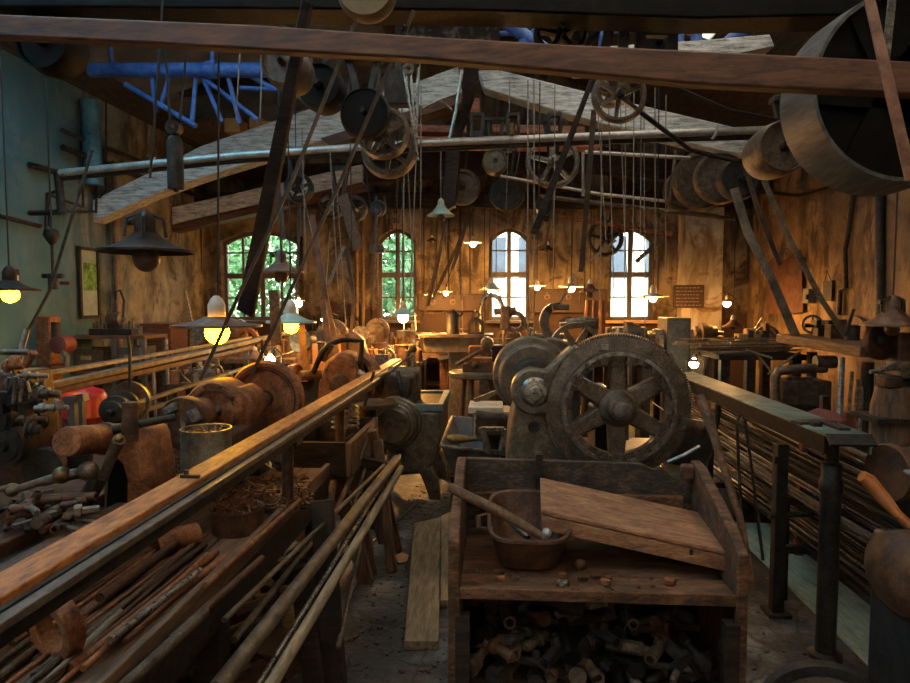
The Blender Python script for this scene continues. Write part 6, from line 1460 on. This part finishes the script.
solo(MB().tube((CX+.16,2.7,.99),(CX+.10,5.2,.98),.016,n=10), 'long_rod', silver, 'bright long rod just beyond the channel rail', 'rod')
# bars bundle: upper layer and lower layer, each bar an object
g = 'steel bars on the rack'
for lv, (n, zb, xa, xb, lab) in enumerate([(64,.62,1.64,2.46,'upper'), (51,.34,1.74,2.2,'lower')]):
    for k in range(n):
        x = xa+(xb-xa)*(k % 17)/16+R.uniform(-.02,.02); z = zb+.035*(k//17)+R.uniform(0,.012); r = R.choice([.004,.005,.006,.008,.011])
        ys = R.uniform(1.75,2.7) if k % 5 else R.uniform(2.9,3.4); ye = R.uniform(5.2,6.6); dx = R.uniform(-.14,.14)
        zz = z+R.uniform(0,.07)*(lv == 0)
        m = MB()
        if k % 3 == 0: m.bar((x,ys,z), (x+dx,ye,zz), r*1.6, r)
        else: m.path([(x,ys,z),(x+dx*.4,(ys+ye)/2,z-.006),(x+dx,ye,zz)], r, 7)
        solo(m, 'steel_bar', R.choice([soot_shade, soot_shade, irond, irond, steel, steeld]), 'long thin steel bar lying in the %s layer of the bar rack' % lab, 'bar', g+', %s layer' % lab)
t = thing('bar_rack', 'dark iron rack whose cross arms carry the steel bars', 'rack', (1.66, 4.2, 0))
for y in (3.7, 5.0):
    for z in (.59, .31): MB().box((2.05,y,z),(.86,.04,.04)).build('cross_arm', irond, t)
    MB().box((2.45,y,.5),(.05,.05,1.0)).build('upright', irond, t)
    MB().box((1.64,y+.05,.32),(.04,.04,.64)).build('upright', irond, t)
# painted floor strip
q = [PZ(a,b,.004) for a,b in [(742,500),(744,518),(846,664),(884,664)]]
structure(MB().hexa([(1.74,2.2,.0),(2.08,2.2,.0),(2.08,5.6,.0),(1.74,5.6,.0)],[(1.74,2.2,.012),(2.08,2.2,.012),(2.08,5.6,.012),(1.74,5.6,.012)]), 'trim_2', greenstrip, 'pale green painted strip on the floor beneath the steel bars', 'floor strip')
# lever, hoop, shovel handle
p, q = P(702,398,2.95), P(741,522,2.75)
solo(MB().path([P(699,396,2.96), p+(q-p)*.12, p+(q-p)*.35, q, P(752,590,2.65)], [.024,.026,.018,.016,.016], 12), 'wooden_lever', wood, 'worn wooden handled lever leaning on the end of the bench box', 'lever')
hp = [P(742,525,2.95),P(739,470,2.95),P(737,425,2.95),P(740,414,2.95),P(745,420,2.95),P(752,470,2.95),P(763,560,2.95)]
solo(MB().path(hp, .007, 8), 'wire_hoop', irond, 'thin iron wire hoop between bench box and the square post', 'hoop')
solo(MB().path([P(862,476,2.3),P(868,480,2.3),P(885,500,2.25),P(897,514,2.22),P(925,540,2.15)], [.02,.025,.022,.016,.016], 14), 'file_handle', M('varnished_orange_wood', [(120,64,26),(168,98,44)], 5, (.25,.45), 0, .05), 'varnished orange wooden handle jutting in over the steel bars', 'handle')
t = thing('belt_drum', 'brown flanged drum at the edge of view above the orange handle', 'drum', P(905,473,2.9))
c = P(908,473,2.9); MB().lathe(c+V((-.09,0,0)), V((1,.25,0)), [(0,.03),(0,.12),(.01,.125),(.03,.125),(.035,.105),(.14,.105),(.145,.125),(.17,.125),(.17,.03)], 36).build('drum', rustd, t)
c2 = V((c.x+.02,c.y,0)); MB().box((c2.x+.02,c2.y+.02,(c.z-.1)/2),(.12,.12,c.z-.1)).build('stand', irond, t)
t = thing('dark_machine_end', 'dark blurred machine end with round cover at the bottom corner', 'machine', (1.25,1.75,0))
c = P(915,572,1.95); MB().lathe(c, V((-1,-.3,0)), [(0,.12),(.06,.12),(.09,.08),(.1,.03)], 32).build('round_cover', rustd, t)
MB().box((c.x+.12,c.y+.1,c.z/2),(.22,.3,c.z+.1)).build('body', irond, t, .02)
c = P(820,690,1.9); MB().lathe((c.x+.02,c.y,c.z-.12), V((.2,1,0)), [(0,.16),(0,.19),(.04,.19),(.04,.16)], 40, closed=True).build('handwheel', irond, t); MB().box((c.x+.1,c.y+.1,.3),(.3,.08,.1)).build('wheel_arm', irond, t); MB().box((c.x+.02,c.y+.02,c.z-.12),(.33,.03,.035)).build('wheel_spoke', irond, t)
# timber bench with strips by the brown wall
t = thing('timber_bench', 'long bench by the brown wall stacked with thin timber strips', 'bench', (2.6, 7.6, 0))
zt_ = P(700,348,7.6).z; bxa, bxb = P(692,350,7.9).x, P(805,350,7.0).x
MB().box(((bxa+bxb)/2,7.4,zt_-.05),(bxb-bxa,.9,.06)).build('top', wooddk, t, .006)
for x in (bxa+.08,(bxa+bxb)/2-.1,bxb-.08):
    for y in (7.03,7.8): MB().box((x,y,zt_/2-.04),(.09,.09,zt_-.08)).build('leg', wooddk, t)
MB().box(((bxa+bxb)/2,7.4,.35),(bxb-bxa-.1,.8,.04)).build('lower_shelf', wooddk, t)
for k in range(24):
    y = 6.98+.036*k; a = R.uniform(-.3,.25); b = R.uniform(-.5,.3); z = zt_-.008+.022*(k % 5)+.01*(k//8)
    solo(MB().bar((bxa+a,y+R.uniform(-.03,.03),z),(bxb+b,y+R.uniform(-.08,.05),z+R.uniform(-.004,.02)),.035,.014), 'timber_strip', R.choice([woodpale, woodpale, wood]), 'thin timber strip in the stack on the bench by the brown wall', 'timber strip', 'timber strips on the bench')
for a, b, lb in [((755,352),(778,380),'first'),((800,352),(768,374),'second, crossing'),((746,350),(772,358),'third, short')]:
    solo(MB().tube(P(*a,6.75),P(*b,6.7),.012,n=7), 'leaning_strip', woodpale, 'thin pale stick slanting down from the timber stack, %s of three' % lb, 'stick')
for a, kd, s, mt, lb in [(748,'block',.25,pale,'pale orange wooden block on the timber stack below the lit corner lamp'),(757,'vise',.3,irond,'dark vise on the timber bench behind strips'),(768,'wheel',.25,iron,'iron handwheel on the timber bench behind strips'),(776,'bracket',.3,rustd,'rusty bracket on the timber bench beside the broad belt')]:
    p = P(a,345,7.75); solo(clutter(kd,(p.x,7.78,zt_-.02),s,mt), {'block':'wooden_block','vise':'bench_vise','wheel':'small_handwheel','bracket':'iron_bracket'}[kd], mt, lb, kd, None, .004)
for (a, b, c_, d) in [(749,340,762,318),(756,342,766,322),(752,342,770,326)]:
    solo(MB().tube(P(a,b,8.1),P(c_,d,8.3),.012,n=7), 'propped_rod', iron, 'thin rod propped behind the timber stack against the brown wall', 'rod', 'rods propped behind the timber stack')
crate(711,395,7.3,.3,.3,.35,rust,'rusty box on the lower shelf of the timber bench', zb=.37)
t = thing('keg', 'small round wooden keg under the timber bench', 'keg', (P(732,400,7.2).x,7.2,.37)); c = V((P(732,400,7.2).x,7.2,.37))
MB().lathe(c,(0,0,1),[(0,.13),(.15,.16),(.3,.13)],24).build('barrel', woodz, t); MB().lathe(c+V((0,0,.06)),(0,0,1),[(0,.148),(0,.155),(.03,.16),(.03,.15)],24,closed=True).build('hoop', irond, t)
# pipe-framed machine
t = thing('frame_machine', 'machine with heavy bent pipe frame beneath the timber strips', 'machine', (P(800,400,6.3).x, 6.3, 0)); Yk = 6.2
MB().path([P(775,415,Yk),P(775,378,Yk),P(779,371,Yk),P(800,369,Yk),P(826,368,Yk)], .045, 12).build('pipe_frame', iron, t)
MB().box(P(800,392,Yk+.2), (.45,.3,.25)).build('engine_block', iron, t, .02)
for k in range(4): MB().tube(P(788+k*7,384,Yk+.1),P(788+k*7,377,Yk+.1),.035).build('cylinder', castg, t)
MB().tube(P(815,362,Yk),P(835,362,Yk),.06).build('roller', iron, t)
c = P(800,415,Yk); MB().box((c.x,Yk+.2,(c.z+.1)/2),(.6,.35,c.z+.1)).build('base', irond, t, .02)
# heavy second bench at right
t = thing('plank_bench', 'heavy plank bench along the brown wall at the right of timber stack', 'bench', (3.7, 7, 0))
a, b = P(806,343,6.8), P(885,353,6.0)
m = MB().bar(P(800,338,7.0), P(890,352,5.6), .5, .09); m.build('top', wood, t, .01)
for p in (P(868,362,5.9), P(812,352,6.9)): MB().tube((p.x,p.y,0),(p.x,p.y,p.z),.05).build('leg', irond, t)
for (pt, kd, s, mt, lb) in [((812,334),'wheel',.18,iron,'small handwheel on the plank bench by the brown wall'),((822,336),'vise',.22,irond,'dark vise on the plank bench by the brown wall'),((838,339),'block',.2,rustd,'rusty block on the plank bench by the brown wall'),((852,342),'tin',.16,irond,'dark tin on the plank bench beside the iron lever')]:
    Yw = 6.95-(pt[0]-806)*.0155; p = P(pt[0],pt[1],Yw); solo(clutter(kd,p,s,mt), {'wheel':'small_handwheel','vise':'bench_vise','block':'iron_block','tin':'tin'}[kd], mt, lb, kd, None, .004)
solo(MB().tube(P(845,335,6.2),P(854,309,6.2),.016,n=8), 'iron_lever', irond, 'dark lever standing up from the plank bench', 'lever')
m = MB(); c = P(851,330,PX(851,330,XR-.04).y); rr = 26*S(c.y)
m.add([V((XR-.03,c.y+math.cos(PI*k/16)*rr*1.1,c.z+math.sin(PI*k/16)*rr*.55)) for k in range(17)]+[V((XR-.06,c.y+math.cos(PI*k/16)*rr*1.1,c.z+math.sin(PI*k/16)*rr*.55)) for k in range(17)], [(k,k+1,18+k,17+k) for k in range(16)]+[tuple(range(17)),tuple(range(33,16,-1))])
solo(m, 'wall_patch_board', pl_right, 'arched plaster-coloured board leaning on the wall behind the plank bench', 'board')
# things standing below plank bench
for (a, b, c_, d, lb) in [(833,400,842,358,'first'),(838,412,852,372,'second'),(845,412,858,380,'third'),(852,412,862,386,'fourth'),(868,415,882,372,'fifth, thickest')]:
    p = P(a,b,5.6); q = P(c_,d,5.9); solo(MB().tube((p.x-.05,5.4,0),q,.016 if d > 371 else .025,n=8), 'leaning_rod', steeld, 'grey rod leaning under the plank bench, %s from the broad belt' % lb, 'rod')
t = thing('spoked_wheel', 'big dark wheel under the plank bench', 'wheel', (P(856,385,6.1).x,6.1,0)); c = P(856,388,6.1); c.z = .34
MB().lathe(c,YD,[(0,.27),(0,.33),(.06,.33),(.06,.27)],40,closed=True).build('rim', irond, t); spokes_mb(c,.015,.045,.03,.28,5,.05).build('spoke_web', irond, t); MB().tube(c-V((0,.05,0)),c+V((0,.12,0)),.05).build('hub', irond, t)
# wheel grinder and vise at the right edge
t = thing('wheel_grinder', 'brown bench grinder wheel below the rusty hooded lamp', 'grinder', (P(888,375,4.5).x,4.5,0)); Yv = 4.5
MB().lathe(P(886,341,Yv), V((-.35,1,0)), [(0,.03),(0,.1),(.015,.125),(.02,.13),(.06,.13),(.06,.03)], 40).build('grinding_wheel', rustd, t)
MB().lathe(P(886,341,Yv-.04), V((-.35,1,0)), [(0,.03),(.02,.05),(.05,.05)], 20).build('wheel_hub', irond, t)
MB().box(P(903,352,Yv+.05), (.18,.2,.26)).build('grinder_body', rustd, t, .02)
c = P(900,375,Yv); MB().box((c.x,Yv+.05,(c.z)/2),(.16,.2,c.z)).build('column', rustd, t, .01)
MB().box((c.x,Yv+.05,.03),(.4,.4,.06)).build('base', irond, t, .01)
t = thing('post_vise', 'dark post vise with bright screw handle at the edge of the view', 'vise', (P(897,400,4.1).x,4.1,0)); Yv = 4.1
MB().box(P(893,381,Yv),(.14,.16,.08)).build('fixed_jaw', irond, t, .01); MB().box(P(905,372,Yv),(.14,.16,.12)).build('moving_jaw', iron, t, .01)
MB().path([P(870,372,Yv-.1),P(878,371,Yv-.1),P(886,368,Yv-.1),P(898,366,Yv-.05)], [.012,.014,.018,.03], 10).build('screw_handle', steel, t)
MB().box(P(889,382,Yv-.05),(.1,.1,.06)).build('anvil_block', rustd, t, .008)
c = P(895,398,Yv); MB().lathe((c.x,Yv,0),(0,0,1),[(0,.13),(c.z-.05,.13),(c.z+.08,.1)],20).build('stump', woodz, t)
MB().box((c.x,Yv,c.z-.12),(.36,.3,.03)).build('shelf_plate', irond, t)
# stool/barrow with reddish top
t = thing('red_barrow', 'reddish wooden barrow with sloping legs beyond the channel rail end', 'barrow', (P(820,440,4.4).x,4.5,0)); Yr = 4.4
tp = [P(805,412,Yr+.3),P(818,407,Yr+.3),P(838,412,Yr+.2),P(846,420,Yr),P(830,424,Yr)]
MB().prism(tp, (0,0,-.05)).build('top', redd, t, .01)
for a, b, c_, d in [(848,412,862,470),(806,420,800,478),(818,424,828,478)]:
    p = P(a,b,Yr+.05); q = PZ(c_,d,0) ; q = V((P(c_,d,Yr).x, Yr, 0)); MB().bar(p, q, .05, .05, (0,1,0)).build('leg', redd, t)
MB().bar(P(832,440,Yr),P(858,442,Yr),.04,.04).build('stretcher', redd, t)
crate(760,440,5.2,.5,.35,.24,irond,'dark open tray box on the floor under the channel rail', zb=.0)
# floor litter around the right side: none countable, small filings
m = MB()
for k in range(700):
    x, y = R.choice([(R.uniform(-.75,-.2), R.uniform(2.4,6)), (R.uniform(.95,2.4), R.uniform(2.6,6.5))]); s = R.uniform(.004,.014)
    m.box((x,y,s*.4),(s*R.uniform(.6,2.2),s,s*.8),(0,0,R.uniform(0,3)))
solo(m, 'floor_debris', castg, 'grey chips and filings strewn over the dark floor', 'debris', None, 0, 'stuff')
# ================================================================= MORE WORKSHOP CLUTTER
def small(kd, p, s, mt, label, group):
    nm = {'vise':'bench_vise','wheel':'small_handwheel','tin':'tin','block':'iron_block','bottle':'bottle','bracket':'iron_bracket'}[kd]
    return tag(clutter(kd, p, s, mt).build(nm, mt, None, .004), label, kd, group)
# low stand with parts behind the rusty headstock
for (a, b, Y, z_, w_, lb) in [(186,214,5.9,.95,.5,'between crossing rails and rusty headstock'), (366,386,7.3,.98,.4,'beyond the grinding machine'), (392,414,7.5,1.02,.5,'at the far end of the ochre rail')]:
    xa, xb = P(a,300,Y).x, P(b,300,Y).x; xm = (xa+xb)/2
    t = thing('parts_stand', 'dark stand heaped with small parts '+lb, 'stand', (xm,Y,0))
    MB().box((xm,Y,z_-.025),(w_,.45,.05)).build('top', wooddk, t, .006)
    for sx in (-1,1):
        for sy in (-1,1): MB().box((xm+sx*(w_/2-.05),Y+sy*.17,(z_-.05)/2),(.06,.06,z_-.05)).build('leg', wooddk, t)
    for k in range(10):
        kd = CL[(k*5+a) % 6]; s = R.uniform(.1,.2); mt = R.choice([iron,rust,rustd,steeld,castg])
        small(kd, (xm-w_/2+.06+(w_-.12)*(k % 5)/4, Y-.12+.24*(k//5)+R.uniform(-.03,.03), z_), s, mt, '%s on the dark parts stand %s' % (NMS[kd], lb), '%ss on the stand %s' % (NMS[kd], lb))
# rods and pipes standing in the left middle
for k, (a, b, c_, d, y) in enumerate([(152,352,156,410,7.0),(166,340,170,420,6.6),(176,348,176,420,6.8),(190,350,186,425,6.4),(208,345,212,410,6.9)]):
    p, q = P(a,b,y), P(c_,d,y); solo(MB().tube(p,(q.x,q.y,0),.022,n=8), 'upright_pipe', R.choice([cabinet,castg,steeld]), 'grey upright pipe standing behind the crossing rails', 'pipe', 'upright pipes behind the crossing rails')
# spring lamp arms / hoses on the tank machine
for pts, lb in [([(356,382,5.0),(372,380,4.9),(390,372,4.9),(402,362,5.0),(412,356,5.1)],'pale curved hose arching from the rail to the tank machine'), ([(374,372,4.6),(370,385,4.6),(364,408,4.6)],'dark rod leaning from rail to tray table')]:
    solo(MB().path([P(a,b,y) for a,b,y in pts], .011, 8), 'hose' if 'hose' in lb else 'thin_rod', castg if 'hose' in lb else irond, lb, 'hose' if 'hose' in lb else 'rod')
# things on the table side of the round table
for k, (a, b, Y, kd, s, mt, lb) in enumerate([(464,437,6.0,'block',.16,rustd,'rusty block on the floor beneath the round table'),(492,405,6.1,'bracket',.2,iron,'iron bracket on the floor right of the round table'),(452,430,6.2,'tin',.2,castg,'grey tin on the floor left of the round table')]):
    q = PZ(a, 470, 0); small(kd, (P(a,b,Y).x, Y, 0), s*1.4, mt, lb, None)
# under the right benches
for k in range(9):
    kd = CL[(k*5) % 6]; x = bxa+.25+k*.13; mt = R.choice([rustd,iron,irond,rust])
    if x < bxb-.15: small(kd, (x, 7.25+R.uniform(0,.25), .37), R.uniform(.12,.24), mt, '%s on the lower shelf beneath the timber strips' % NMS[kd], '%ss beneath the timber strips' % NMS[kd])
for k in range(10):
    kd = CL[(k*7+1) % 6]; x = R.uniform(2.5,3.9); y = R.uniform(4.6,6.0); mt = R.choice([rustd,iron,irond,rust])
    small(kd, (x, y, 0), R.uniform(.2,.34), mt, '%s on the dark floor between bar rack and plank bench' % NMS[kd], '%ss on the floor by the plank bench' % NMS[kd])
# rods lying loose in the aisle
for a, b, c_, d, lb in [((366,548),(420,500),.008,0,'thin rod lying on the aisle floor beyond the pale plank'),((352,590),(372,556),.01,0,'short rod lying on the aisle floor below the trestle')]:
    p, q = PZ(*a,.012), PZ(*b,.012); solo(MB().tube(p,q,c_,n=7), 'metal_rod', steeld, lb, 'rod')
# wood blocks piled under the lathe bench front
for k, (a, b) in enumerate([(250,600),(276,575),(300,556),(232,640),(268,626)]):
    y = 1.75+.28*k; solo(MB().box((-1.0-.03*(k % 2), y, .06), (.22,.2,.12), (0,0,.3*k)), 'wood_block', R.choice([wooddk,wood,rustd]), 'dark wood block on the floor beneath the front of the lathe bench', 'block', 'wood blocks under the lathe bench', .006)
# belts and wires high in the middle
for k, (a, b, c_, d, y, lb) in enumerate([(376,196,372,300,8.2,'first'),(384,196,390,240,8.4,'second'),(452,200,420,330,9.3,'third'),(556,186,545,250,8.8,'fourth'),(300,200,296,300,7.5,'fifth')]):
    solo(belt_mb([P(a,b,y),P(c_,d,y)], .03, .006), 'hanging_drive_belt', leather, 'narrow dark belt hanging before the end wall, %s from a row of five' % lb if False else 'narrow dark belt hanging before the end wall', 'belt', 'narrow belts before the end wall')

for k in range(14):
    x = -1.02-.022*k+R.uniform(-.01,.01); ys = R.uniform(1.35,1.7); ye = R.uniform(2.2,2.6)
    solo(MB().tube((x,ys,BZ+.016+.012*(k % 2)),(x+R.uniform(-.05,.04),ye,BZ+.016+.012*(k % 2)),R.choice([.007,.009,.011]),n=9), 'metal_bar', R.choice([rust,rustd,rustd,iron]), 'thin rusty bar in the layer spread over the lathe bench beside the rusty can', 'bar', 'thin bars on the lathe bench')
# ================================================================= sub-parts: pieces that belong to one part of their thing
SUBS = {'pendant_lamp': [('bulb','socket'),('switch_knob','socket'),('stay_arm','shade')], 'hanging_pulley': [('shaft_stub','hub'),('spoke_web','rim')],
 'engine_lathe': [('chuck_jaw','chuck_body'),('tailstock_barrel','tailstock'),('clamp_lever','tailstock'),('lever_ball','ball_lever'),('disc_hub','spoked_disc'),('gear_boss','back_gear_case'),('cover_ring','bull_gear_cover'),('tool_post','carriage'),('handwheel','carriage'),('crank_handle','carriage'),('cone_pulley','headstock')],
 'gear_headstock': [('bolt','notched_ring'),('hub_cap','hub'),('port_rim','pedestal'),('port_hole','pedestal'),('cone_hub','cone_pulley')],
 'window': [('glazing_bar','window_frame'),('pane','window_frame')], 'wooden_case': [('latch','lid')], 'storage_box': [('label_holder','box')],
 'framed_picture': [('print','mount')], 'lathe_carriage': [('crank_handle','crank_arm')], 'red_tank': [('yellow_label','tank_body')],
 'shaft_hanger': [('bearing','bracket')], 'keg': [('hoop','barrel')], 'steel_cabinet': [('handle','door')], 'coolant_tank_machine': [('tank_rim','tank'),('lever_knob','spindle'),('spindle_nose','cone_pulley')],
 'tool_chest': [('handle','body')], 'electric_motor': [('cooling_fin','body')], 'spindle_head': [('guard_ring','spindle')], 'turret_machine': [('pin','clamp_block')], 'wheel_grinder': [('wheel_hub','grinding_wheel')],
 'bar_rail': [('groove_strip','top_board'),('saddle','support_post')], 'rack_post': [('cross_pin','post_body'),('lug','post_body')], 'hanging_counterweight': [('pulley_wheel','weight')], 'open_tool_bench': [('strap_hinge','back_panel'),('batten','back_panel')]}
import re as _re
def stem_(n): return _re.sub(r'[._]\d+$', '', n)
for o in [o for o in C.objects if o.parent is None and o.type == 'EMPTY']:
    for c_, p_ in SUBS.get(stem_(o.name), []):
        ps = [x for x in o.children if stem_(x.name) == p_]
        if not ps: continue
        for x in [x for x in o.children if stem_(x.name) == c_]:
            q = min(ps, key=lambda s: (sum((V(b) for b in s.bound_box), V())-sum((V(b) for b in x.bound_box), V())).length)
            x.parent = q
for o in C.objects:
    if '_w' in o: del o['_w']
